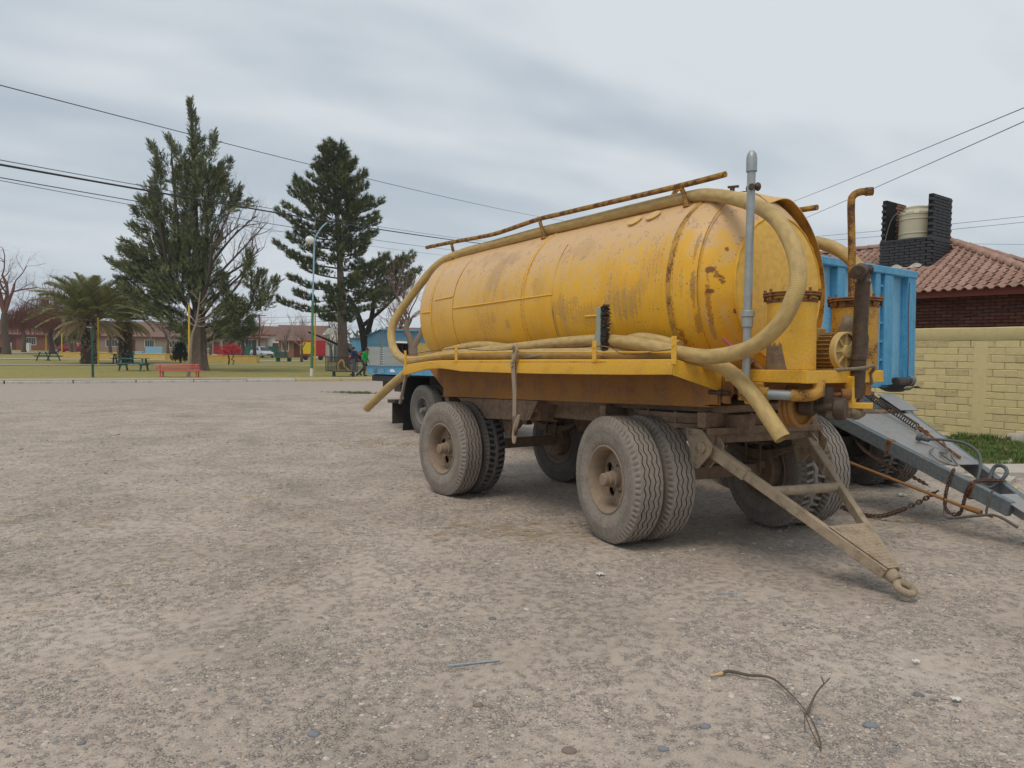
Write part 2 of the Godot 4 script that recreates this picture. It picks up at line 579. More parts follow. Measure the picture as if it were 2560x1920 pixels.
	T.call(mat("kiosk_blue", Color.WHITE, 0.8), worn("62a2c8", "5596bf", "7a7068", "8bbbd6", 0.6, 0.4, 0.3, 0.06), 1.2)
	T.call(mat("kiosk_white", Color.WHITE, 0.8), worn("d6dade", "c4ccd2", "8a8078", "dfe3e6", 0.6, 0.4, 0.3, 0.1), 0.8)
	T.call(mat("low_wall_yellow", Color.WHITE, 0.9), worn("cfae62", "c2a058", "8a744a", "d8bd7c", 0.6, 0.4, 0.3, 0.03), 2.5)
	for q in [["black", "26262a", 0.6], ["dark_hole", "141210", 0.95], ["yellow_post", "d9b028", 0.6], ["green_paint", "2f6a54", 0.6], ["green_pole", "477a56", 0.55], ["blue_pole", "8fb6cc", 0.55], ["white_paint", "d9d8d2", 0.7], ["bench_red", "c9645a", 0.65], ["table_teal", "3c6a66", 0.7], ["table_green", "235648", 0.7], ["red_leaf", "b01e2c", 0.7], ["wood_trim", "7a3a24", 0.6], ["soffit", "33221c", 0.9], ["car_red", "8e1428", 0.3], ["car_silver", "b9c0c6", 0.3], ["tank_beige", "b9b49c", 0.55], ["trailer_red", "b0262a", 0.5], ["trailer_yellow", "e0c41c", 0.5], ["shed_grey", "7d8284", 0.6], ["skin", "9c6a50", 0.6], ["hair", "1e1814", 0.8], ["cloth_green", "1f9a45", 0.9], ["cloth_navy", "262c48", 0.9], ["cloth_trouser", "3a3e4c", 0.9], ["jeans", "6d7484", 0.9], ["cap_black", "222226", 0.8], ["mesh_net", "3c3e40", 0.8], ["sky_blue_wall", "8cbcd8", 0.8], ["wire", "2a2a2c", 0.6], ["globe", "e4e6e6", 0.4], ["brush_bristle", "4a4038", 0.95], ["brush_block", "8f9a90", 0.8], ["red_handle", "9a4a4a", 0.6], ["straw", "a8926c", 0.9], ["twig_bark", "5f5648", 0.9], ["twig_pale", "c9a878", 0.9], ["litter_white", "dcdad4", 0.7], ["litter_blue", "8fa2b0", 0.7], ["litter_yellow", "d9c820", 0.6], ["rubber_hose", "55595a", 0.6], ["chain_steel", "5a4438", 0.75], ["orange_rod", "94693c", 0.8], ["lamp_grey", "8a9096", 0.5], ["awning", "d8d4c6", 0.8], ["paper", "dfe3e6", 0.8], ["shade_net", "2f5f50", 0.9], ["tail_white", "dfe6e8", 0.6], ["tail_red", "8a2420", 0.4], ["door_brown", "5a2e24", 0.7], ["frame_cream", "d8d0bc", 0.7], ["dim_inside", "3a3432", 0.9], ["lid_brown", "7a6a5c", 0.8], ["tarp", "4c5250", 0.7]]:
		mat(q[0], sc(q[1]), q[2])
	var gl := mat("glass_dark", Color(0.06, 0.07, 0.08), 0.08)
	gl.metallic_specular = 0.7
	var lf := mat("leaf", Color.WHITE, 0.8, 0.0, true)
	lf.backlight_enabled = true
	lf.backlight = Color(0.22, 0.24, 0.12)
	mat("stone", Color.WHITE, 0.9, 0.0, true)
	mat("twig", Color.WHITE, 0.95, 0.0, true)
	var hs := PackedByteArray()
	hs.resize(64 * 64)
	for y in 64:
		for x in 64:
			hs[y * 64 + x] = int(127 + 120 * sin(TAU * y / 16.0))
	var hn := bump(64, 64, hs, 3.0)
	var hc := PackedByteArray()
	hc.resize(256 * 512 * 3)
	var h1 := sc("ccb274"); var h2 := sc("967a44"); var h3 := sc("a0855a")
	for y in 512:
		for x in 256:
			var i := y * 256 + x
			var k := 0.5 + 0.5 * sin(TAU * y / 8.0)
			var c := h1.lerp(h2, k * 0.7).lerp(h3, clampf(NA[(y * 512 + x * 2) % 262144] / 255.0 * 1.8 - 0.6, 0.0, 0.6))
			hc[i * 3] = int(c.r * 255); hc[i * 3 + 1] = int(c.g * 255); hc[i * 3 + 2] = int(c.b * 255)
	var ho := mat("hose", Color.WHITE, 0.6)
	ho.albedo_texture = tex(256, 512, hc)
	ho.uv1_scale = Vector3(1, 1.6, 1)   # 64 rings over 0.6 m
	ho.normal_enabled = true
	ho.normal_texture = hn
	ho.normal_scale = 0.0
	var h2m := mat("hose_dusty", Color.WHITE, 0.7)
	T.call(h2m, worn("b3915a", "a5834e", "7c6448", "c3a878", 0.6, 0.5, 0.2, 0.05), 0.7)

func smooth(a: float, b: float, x: float) -> float:
	var t := clampf((x - a) / (b - a), 0.0, 1.0)
	return t * t * (3.0 - 2.0 * t)

# ---------------------------------------------------------------- ground
func gravel_material() -> StandardMaterial3D:
	var S := 2048
	var peb := noise_bytes(S, S, 0.11, 1, 21, FastNoiseLite.TYPE_CELLULAR, FastNoiseLite.RETURN_DISTANCE2_SUB)
	var val := noise_bytes(S, S, 0.11, 1, 21, FastNoiseLite.TYPE_CELLULAR, FastNoiseLite.RETURN_CELL_VALUE)
	var fine := noise_bytes(S, S, 0.3, 1, 22, FastNoiseLite.TYPE_CELLULAR, FastNoiseLite.RETURN_DISTANCE)
	var soft := noise_bytes(S, S, 0.004, 5, 23)
	var mid := noise_bytes(S, S, 0.02, 4, 24)
	var out := PackedByteArray()
	out.resize(S * S * 3)
	var hgt := PackedByteArray()
	hgt.resize(S * S)
	var sand := sc("bdb0a4"); var dirt := sc("a59a8f"); var p1 := sc("969292"); var p2 := sc("c2b6aa"); var p3 := sc("7c7a7b")
	var pal := []
	for k in 256:
		var t := k / 255.0
		pal.append(p3.lerp(p1, clampf(t * 2.2, 0, 1)).lerp(p2, clampf(t * 2.0 - 0.9, 0, 1)))
	for i in S * S:
		var s := soft[i] / 255.0
		var m := mid[i] / 255.0
		var e := clampf(peb[i] / 255.0 * 2.6, 0.0, 1.0)
		var f := fine[i] / 255.0
		var g := clampf((s * 0.55 + m * 0.65 - 0.50) * 5.0, 0.0, 1.0)     # stones lie bare here, dust covers them there
		g *= clampf((val[i] / 255.0 - 0.42) * 5.0, 0.06, 1.0)
		var c: Color = sand.lerp(dirt, clampf(m * 1.5 - 0.35 + (f - 0.5) * 0.6, 0.0, 1.0))
		c = c.lerp(pal[val[i]], g * 0.8 * clampf(e * 1.6, 0.0, 1.0))
		c = c.darkened(g * (1.0 - e) * (1.0 - e) * 0.28 + (0.15 if f > 0.60 else 0.0))  # pebble shadows painted in as dark specks; gaps between stones darkened too
		out[i * 3] = int(c.r * 255); out[i * 3 + 1] = int(c.g * 255); out[i * 3 + 2] = int(c.b * 255)
		hgt[i] = clampi(int(70 + g * e * 120 + m * 25 - f * 22), 0, 255)
	var m := mat("gravel", Color.WHITE, 0.95, 0.0, true)
	skin(m, tex(S, S, out), bump(S, S, hgt, 8.0), 1.0 / 3.7, true, 1.0)
	m.metallic_specular = 0.25
	return m

func make_ground() -> void:
	var gm := gravel_material()
	var big := FastNoiseLite.new()
	big.seed = 3; big.frequency = 0.28; big.fractal_octaves = 4
	var tone := FastNoiseLite.new()
	tone.seed = 8; tone.frequency = 0.55; tone.fractal_octaves = 5
	var b := Mb.new()
	var rows := []
	var cols := []
	var xs := []
	var zs := []
	var x := -30.0
	while x < 16.0:
		xs.append(x); x += 0.12 if absf(x) < 7.0 else 0.5
	xs = [-900.0, -300.0, -120.0, -60.0] + xs + [20.0, 40.0, 120.0, 300.0, 900.0]
	var z := 5.0
	while z > -30.0:
		zs.append(z); z -= 0.1 if z < 0.0 and z > -12.0 else 0.5
	zs = [300.0, 60.0, 20.0] + zs + [-34.0, -40.0, -46.0, -52.0, -60.0, -70.0, -80.0, -95.0, -115.0, -140.0, -200.0, -400.0, -1500.0]
	for zz in zs:
		var r := PackedVector3Array()
		var cr := []
		for xx in xs:
			var q := along(Vector3(xx, 0, zz))
			var h := ground_y(xx, zz)
			if q.x < -19.4:
				h -= 0.12
			elif zz < 20.0 and zz > -60.0:
				h += big.get_noise_2d(xx, zz) * 0.022 + tone.get_noise_2d(xx * 4.0, zz * 4.0) * 0.006
			if h > 20.0 or absf(xx) > 100.0 or zz > 10.0:
				h = clampf(h, -0.3, 1.2) - 0.1
			h = minf(h, 1.6)
			r.append(Vector3(xx, h, zz))
			# wheel tracks sweep round from the road: darker, looser stones between paler dust
			var w := -track(xx, -zz)
			var k := 0.94 + tone.get_noise_2d(xx, zz) * 0.20 + big.get_noise_2d(xx * 0.8 + 40.0, zz * 1.6) * 0.10 + w * 0.15
			cr.append(Color(k * 1.0, k * 0.985, k * 0.97))
		rows.append(r)
		cols.append(cr)
	b.grid(rows, false, false, Vector2.ONE, true, cols)
	structure("gravel_ground", b, gm, "stony grey brown gravel yard in the foreground")
	# road and what lies beyond it, laid in the site frame
	var yr := -0.086
	var ra := mat("asphalt", Color.WHITE, 0.9)
	skin(ra, worn("a2968c", "978b81", "847a71", "aea296", 0.7, 0.6, 0.1, 0.12), null, 1.0 / 2.5)
	b = Mb.new()
	var edge := FastNoiseLite.new()
	edge.seed = 4; edge.frequency = 0.25
	rows = []
	for i in 161:
		var zz := -200.0 + i * 2.5
		var near := -19.5 + edge.get_noise_1d(zz * 1.7) * 0.9
		rows.append(PackedVector3Array([site * Vector3(near + 0.3, yr - 0.03, zz), site * Vector3(near, yr + 0.012, zz), site * Vector3(-25.0, yr + 0.05, zz), site * Vector3(-30.25, yr, zz)]))
	b.grid(rows)
	structure("road", b, ra, "grey asphalt street between the gravel yard and the park")
	# kerb stones with worn white paint, yellow further right
	var kw := mat("kerb_white", Color.WHITE, 0.9)
	skin(kw, worn("c9c4bb", "b3ada4", "8a847c", "d2cec6", 0.9, 0.4, 0.2, 0.2), null, 1.0)
	var ky := mat("kerb_yellow", Color.WHITE, 0.9)
	skin(ky, worn("c4b070", "b5aa8c", "8a847c", "cfc49c", 0.9, 0.4, 0.2, 0.2), null, 1.0)
	var kerb := Node3D.new()
	kerb.name = "kerb"
	kerb.set_meta("kind", "structure")
	add_child(kerb)
	var ks := Mb.new()
	ks.box(Vector3(0.16, 0.26, 2.46), Transform3D(), 0.025)
	var k1 := ks.mesh(kw)
	var k2 := ks.mesh(ky)
	for i in 44:
		var zz := 36.0 - i * 2.5
		var o := part(kerb, "kerb_stone", k1 if zz > -8.0 else k2, null)
		o.transform = site * Transform3D(Basis(Vector3.UP, rnd(-0.004, 0.004)), Vector3(-30.33 + rnd(-0.015, 0.015), yr - 0.005 + rnd(-0.01, 0.01), zz))
	# park lawn, verge and the two pale paths
	var gt := mat("park_grass", Color.WHITE, 1.0, 0.0, true)
	skin(gt, worn("9a8f54", "aa9d62", "6c713c", "b9ab78", 1.0, 0.7, 0.0, 0.3), bump(512, 512, NE, 6.0), 1.0 / 3.0, false, 0.8)
	b = Mb.new()
	rows = []
	cols = []
	for i in 60:
		var xx := -31.9 - pow(i / 59.0, 1.6) * 130.0
		var r := PackedVector3Array()
		var cc := []
		for j in 80:
			var zz := 70.0 - j * 2.8
			r.append(site * Vector3(xx, 0.05 + 0.006 * (-30.25 - xx) + 0.02 * big.get_noise_2d(xx * 3.0, zz * 3.0), zz))
			var t := big.get_noise_2d(xx * 0.7, zz * 0.7) * 0.5 + 0.5
			var g := smooth(-2.0, -20.0, zz) * 0.55
			cc.append(Color(1.0, 0.96, 0.86).lerp(Color(0.72, 0.80, 0.55), clampf(t * 0.7 + g * 0.6, 0, 1)))
		rows.append(r)
		cols.append(cc)
	b.grid(rows, false, false, Vector2.ONE, true, cols)
	structure("park_grass", b, gt, "yellowing winter lawn of the park")
	var verge := mat("verge_dirt", Color.WHITE, 0.95)
	skin(verge, worn("a89a84", "9a8c74", "7c7450", "b5aa98", 0.9, 0.5, 0.0, 0.2), null, 1.0 / 2.0)
	b = Mb.new()
	for seg in [[-30.41, -32.2, 0.05]]:
		b.poly([site * Vector3(seg[0], 0.052, 60), site * Vector3(seg[1], 0.068, 60), site * Vector3(seg[1], 0.068, -90), site * Vector3(seg[0], 0.052, -90)], Vector3.UP)
	structure("verge", b, verge, "bare dirt verge between kerb and lawn")
	for q in [[-52.5, 1.5], [-69.5, 2.6], [-104.0, 7.0]]:
		b = Mb.new()
		rows = []
		for i in 50:
			var zz := 60.0 - i * 3.6
			var bend := 1.5 * sin(zz * 0.045)
			var y0: float = 0.05 + 0.006 * (-30.25 - q[0]) + 0.035
			rows.append(PackedVector3Array([site * Vector3(q[0] + bend, y0, zz), site * Vector3(q[0] + bend - q[1], y0 + 0.006 * q[1], zz)]))
		b.grid(rows)
		structure("path" if q[1] < 5.0 else "far_street", b, M.concrete if q[1] < 5.0 else ra, "pale path across the lawn" if q[1] < 5.0 else "street on the far side of the park")

# how much a wheel track shows at this spot: they sweep in from the road, past the trailers
func track(X: float, D: float) -> float:
	if D < 0.5 or D > 27.0:
		return 0.0
	if gn1 == null:
		surface_y(0, 5)
	var w := X * 0.917 + D * 0.4 + 0.012 * (D - 9.0) * (D - 9.0) + gn1.get_noise_2d(X * 0.6, D * 0.6) * 0.5
	var s := 0.0
	for q in [[0.7, 0.30, 1.0], [-1.2, 0.26, 0.8], [2.9, 0.25, 0.5], [-3.6, 0.35, 0.7], [-5.4, 0.3, 0.5], [-8.5, 0.4, 0.5]]:
		var d: float = (w - q[0]) / q[1]
		s += q[2] * exp(-d * d * 0.5)
	return s * clampf(0.55 + gn2.get_noise_2d(X * 1.5, D * 1.5) * 1.6, 0.0, 1.0)

func stone_mesh(sd: int, m: Material) -> ArrayMesh:
	var b := Mb.new()
	var f := FastNoiseLite.new()
	f.seed = sd; f.frequency = 0.9
	var rows := []
	for i in 6:
		var t := PI * i / 5.0
		var r := PackedVector3Array()
		for k in 8:
			var a := TAU * k / 8.0
			var p := Vector3(sin(t) * cos(a), cos(t) * 0.62, sin(t) * sin(a))
			r.append(p * (1.0 + 0.45 * f.get_noise_3dv(p * 1.6)) * 0.5)
		rows.append(r)
	b.grid(rows, true)
	return b.mesh(m)

func scatter_gravel() -> void:
	var tones := [lin("a89c92"), lin("9a908a"), lin("8a8683"), lin("b6aca2"), lin("a08f84"), lin("c2b9ae"), lin("7f7d7d"), lin("ae9c8e")]
	var patch := FastNoiseLite.new()
	patch.seed = 12; patch.frequency = 0.8; patch.fractal_octaves = 3
	for sd in 5:
		var xs := []
		var cs := []
		var tries := 0
		while xs.size() < 24000 and tries < 90000:
			tries += 1
			var d := 1.9 + 12.0 * pow(rng.randf(), 1.9)
			var X := rnd(-0.76, 0.76) * d
			if patch.get_noise_2d(X, d) + rnd(-0.3, 0.3) + 0.35 * track(X, d) < -0.02:
				continue
			var s := 0.0045 + 0.009 * pow(rng.randf(), 3.0) + (0.022 * pow(rng.randf(), 2.5) if rng.randf() < 0.07 else 0.0)
			s *= 0.8 + d * 0.06
			var bs := Basis(Vector3.UP, rnd(0, TAU)) * Basis(Vector3.RIGHT, rnd(-0.3, 0.3))
			var y := surface_y(X, d)
			xs.append(Transform3D(bs.scaled(Vector3(s * rnd(0.8, 1.6), s * rnd(0.7, 1.0), s * rnd(0.8, 1.3))), Vector3(X, y + s * rnd(-0.1, 0.1), -d)))
			cs.append(tones[rng.randi() % 8] * rnd(0.85, 1.1))
		var o := multi(self, "loose_gravel", stone_mesh(sd * 7 + 1, M.stone), xs, cs)
		o.set_meta("label", "loose small stones strewn over the gravel yard")

var gn1: FastNoiseLite
var gn2: FastNoiseLite
func surface_y(X: float, d: float) -> float:
	if gn1 == null:
		gn1 = FastNoiseLite.new(); gn1.seed = 3; gn1.frequency = 0.28; gn1.fractal_octaves = 4
		gn2 = FastNoiseLite.new(); gn2.seed = 8; gn2.frequency = 0.55; gn2.fractal_octaves = 5
	return ground_y(X, -d) + gn1.get_noise_2d(X, -d) * 0.022 + gn2.get_noise_2d(X * 4.0, -d * 4.0) * 0.006

# ---------------------------------------------------------------- wheels
const TR := 0.52
func tyre_mesh(lug: bool, m: Material) -> ArrayMesh:
	var N := 264
	var b := Mb.new()
	var tri := func(i: int) -> float: return absf(fposmod(i / 8.0, 1.0) - 0.5) * 4.0 - 1.0
	var ring := func(z: float, r: float, zig: float, kind: int) -> PackedVector3Array:
		var out := PackedVector3Array()
		for i in N:
			var a := TAU * i / N
			var rr := r
			var zz: float = z + zig * tri.call(i)
			if kind == 1 and i % 4 == 0:
				rr -= 0.015
				zz *= 0.945
			var y := sin(a) * rr
			if y < -0.5:      # pressed flat where it stands
				y = -0.5 + (y + 0.5) * 0.35
			out.append(Vector3(cos(a) * rr, y, zz))
		return out
	# sidewalls: dusty shoulders, a darker band below the rings of the mould
	for s in [-1.0, 1.0]:
		var rows := []
		var cols := []
		for q in [[0.085, 0.272, 0, 0.85], [0.104, 0.285, 0, 0.9], [0.122, 0.33, 0, 1.0], [0.131, 0.385, 0, 0.92], [0.1305, 0.392, 0, 0.7], [0.1325, 0.396, 0, 0.8], [0.130, 0.43, 0, 0.85], [0.122, 0.462, 0, 1.08], [0.116, 0.482, 1, 1.12], [0.108, 0.503, 1, 1.08], [0.099, 0.517, 0, 1.0]]:
			rows.append(ring.call(s * q[0], q[1], 0.0, q[2]))
			var cr := []
			for i in N:
				var k: float = q[3] * (1.0 + 0.10 * sin(i * 0.071 + 1.0) * sin(i * 0.19))
				if q[2] == 1 and i % 4 == 0: k *= 0.55  # shoulder notches coloured darker for the shade inside them
				cr.append(Color(k, k * 0.985, k * 0.965))
			cols.append(cr)
		b.grid(rows, true, false, Vector2.ONE, true, cols)
	b.col = Color.WHITE
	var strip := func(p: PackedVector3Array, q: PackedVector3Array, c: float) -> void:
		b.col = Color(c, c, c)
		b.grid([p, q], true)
	if not lug:
		var w := 0.0048
		var last: PackedVector3Array = ring.call(-0.099, 0.517, 0.0, 0)
		for zc in [-0.066, -0.023, 0.023, 0.066]:
			var e0: PackedVector3Array = ring.call(zc - w, 0.52, 0.0085, 0)
			var f0: PackedVector3Array = ring.call(zc - w, 0.502, 0.0085, 0)
			var f1: PackedVector3Array = ring.call(zc + w, 0.502, 0.0085, 0)
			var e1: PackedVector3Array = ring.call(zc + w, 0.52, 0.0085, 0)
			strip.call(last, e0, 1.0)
			strip.call(e0, f0, 0.45); strip.call(f0, f1, 0.36); strip.call(f1, e1, 0.45)  # undusted rubber, with the shade inside the grooves painted in as well
			last = e1
		strip.call(last, ring.call(0.099, 0.517, 0.0, 0), 1.0)
	else:
		# deep cross bars from both shoulders to a winding centre rib
		b.col = Color(0.3, 0.3, 0.3)  # floor between the bars darkened in the colour, as shade
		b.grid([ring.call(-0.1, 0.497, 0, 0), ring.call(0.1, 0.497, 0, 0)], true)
		b.col = Color(0.95, 0.95, 0.95)
		var rib := []
		for q in [[-0.022, 0.496], [-0.02, 0.52], [0.02, 0.52], [0.022, 0.496]]:
			rib.append(ring.call(q[0], q[1], 0.008, 0))
		b.grid(rib, true, false, Vector2.ONE, false)
		for k in 48:
			for s in [-1.0, 1.0]:
				var a := TAU * (k + (0.5 if s > 0 else 0.0)) / 48.0
				var dir := Vector3(cos(a), sin(a), 0)
				var rr := 0.508
				if sin(a) * 0.52 < -0.5: rr = 0.497
				b.box(Vector3(0.024, 0.051, 0.084), Transform3D(Basis(Vector3(-sin(a), cos(a), 0), dir, Vector3(0, 0, -1)).rotated(dir, 0.22 * s), dir * (rr - 0.0135) + Vector3(0, 0, s * 0.062)), 0.004)
	return b.mesh(m)

func rim_mesh(deep: bool, m: Material) -> ArrayMesh:
	var b := Mb.new()
	var ax := Transform3D(Basis(Vector3(1, 0, 0), Vector3(0, 0, 1), Vector3(0, -1, 0)), Vector3.ZERO)
	b.lathe([Vector2(-0.1, 0.25), Vector2(-0.104, 0.285), Vector2(-0.09, 0.287), Vector2(-0.085, 0.262), Vector2(-0.03, 0.248), Vector2(0.06, 0.248), Vector2(0.085, 0.258), Vector2(0.094, 0.287), Vector2(0.108, 0.285), Vector2(0.11, 0.268), Vector2(0.09, 0.252), Vector2(0.06, 0.238), Vector2(-0.03, 0.238), Vector2(-0.1, 0.25)], 60, ax, 40.0)
	b.torus(Transform3D(ax.basis, Vector3(0, 0, 0.105)), 0.274, 0.008, 60, 8)
	if deep:
		var z := -0.03
		# disc with hand holes
		for k in 10:
			var pg := PackedVector2Array()
			var a0 := TAU * k / 10.0
			var a1 := TAU * (k + 1) / 10.0
			for j in 7:
				pg.append(Vector2.from_angle(lerpf(a0, a1, j / 6.0)) * 0.24)
			for j in 7:
				pg.append(Vector2.from_angle(lerpf(a1, a0, j / 6.0)) * 0.09)
			var hc := Vector2.from_angle(a0 if k % 2 == 0 else a1) * 0.168
			var hole := PackedVector2Array()
			for j in 18:
				hole.append(hc + Vector2.from_angle(TAU * j / 18.0) * Vector2(0.046, 0.046))
			var res := Geometry2D.clip_polygons(pg, hole)
			if res.size():
				b.prism(res[0], 0.012, Transform3D(Basis(), Vector3(0, 0, z)))
		b.lathe([Vector2(-0.05, 0.238), Vector2(-0.036, 0.225), Vector2(-0.024, 0.21)], 60, ax)
		for k in 10:
			var p := Vector3(cos(TAU * (k + 0.5) / 10.0), sin(TAU * (k + 0.5) / 10.0), 0) * 0.107
			b.cyl(p + Vector3(0, 0, z), p + Vector3(0, 0, z + 0.03), 0.009, 6)
			var w := Vector3(cos(TAU * k / 30.0 * 3), sin(TAU * k / 30.0 * 3), 0) * 0.222
			b.cyl(w + Vector3(0, 0, z), w + Vector3(0, 0, z + 0.012), 0.007, 6)
	else:
		b.lathe([Vector2(0.07, 0.24), Vector2(0.05, 0.2), Vector2(0.05, 0.1), Vector2(0.03, 0.1)], 40, ax)
		b.lathe([Vector2(-0.05, 0.1), Vector2(-0.05, 0.2), Vector2(0.03, 0.2)], 40, ax)
	return b.mesh(m)

func hub_mesh(m: Material) -> ArrayMesh:
	var b := Mb.new()
	var ax := Transform3D(Basis(Vector3(1, 0, 0), Vector3(0, 0, 1), Vector3(0, -1, 0)), Vector3.ZERO)
	b.lathe([Vector2(-0.06, 0.1), Vector2(-0.01, 0.1), Vector2(0.0, 0.075), Vector2(0.045, 0.07), Vector2(0.05, 0.062), Vector2(0.09, 0.06), Vector2(0.095, 0.055), Vector2(0.13, 0.052), Vector2(0.137, 0.044), Vector2(0.137, 0.001)], 28, ax, 25.0)
	return b.mesh(m)

var wm := {}
# a wheel with its outside towards +z of at
func wheel(par: Node, at_: Transform3D, lug: bool, deep: bool, dark := false, paint := "rim_paint", label := "") -> void:
	var key := "%s%s" % [lug, dark]
	if not wm.has(key):
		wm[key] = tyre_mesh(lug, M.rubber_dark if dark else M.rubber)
	var rk := "rim%s%s" % [deep, paint]
	if not wm.has(rk):
		wm[rk] = rim_mesh(deep, M[paint])
	if not wm.has("hub" + paint):
		wm["hub" + paint] = hub_mesh(M[paint])
	var w := Node3D.new()
	var nm := "wheel"
	var k := 0
	while par.has_node(NodePath(nm)):
		k += 1
		nm = "wheel_%03d" % k
	w.name = nm
	par.add_child(w, true)
	w.transform = at_ * Transform3D(Basis(Vector3.BACK, 0.0), Vector3.ZERO)
	if label: w.set_meta("label", label)
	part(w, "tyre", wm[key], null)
	var rim := part(w, "rim", wm[rk], null)
	rim.rotation.z = 0.35 + 0.9 * (k % 5)
	if deep:
		part(w, "hub", wm["hub" + paint], null)
		if not wm.has("drum"):
			var db := Mb.new()
			db.cyl(Vector3(0, 0, -0.16), Vector3(0, 0, -0.065), 0.232, 40)
			wm["drum"] = db.mesh(M.dark_hole)
		part(w, "brake_drum", wm["drum"], null)

func leaf_spring(b: Mb, at_: Transform3D, half: float, n: int) -> void:
	for i in n:
		var l := half * (1.0 - 0.13 * i)
		var rows := []
		for j in 13:
			var x := lerpf(-l, l, j / 12.0)
			var y := 0.10 * x * x / (half * half) - 0.10 - i * 0.014
			rows.append([x, y])
		for j in 12:
			b.bar(at_ * Vector3(rows[j][0], rows[j][1], 0), at_ * Vector3(rows[j + 1][0], rows[j + 1][1], 0), 0.075, 0.012, at_.basis.y)
	for s in [-0.09, 0.09]:
		for zz in [-0.045, 0.045]:
			b.bar(at_ * Vector3(s, -0.02, zz), at_ * Vector3(s, -0.28, zz), 0.016, 0.016, at_.basis.x)
	b.box(Vector3(0.24, 0.03, 0.11), at_ * Transform3D(Basis(), Vector3(0, -0.03, 0)), 0.004)
	b.box(Vector3(0.2, 0.07, 0.1), at_ * Transform3D(Basis(), Vector3(0, -0.22, 0)), 0.004)

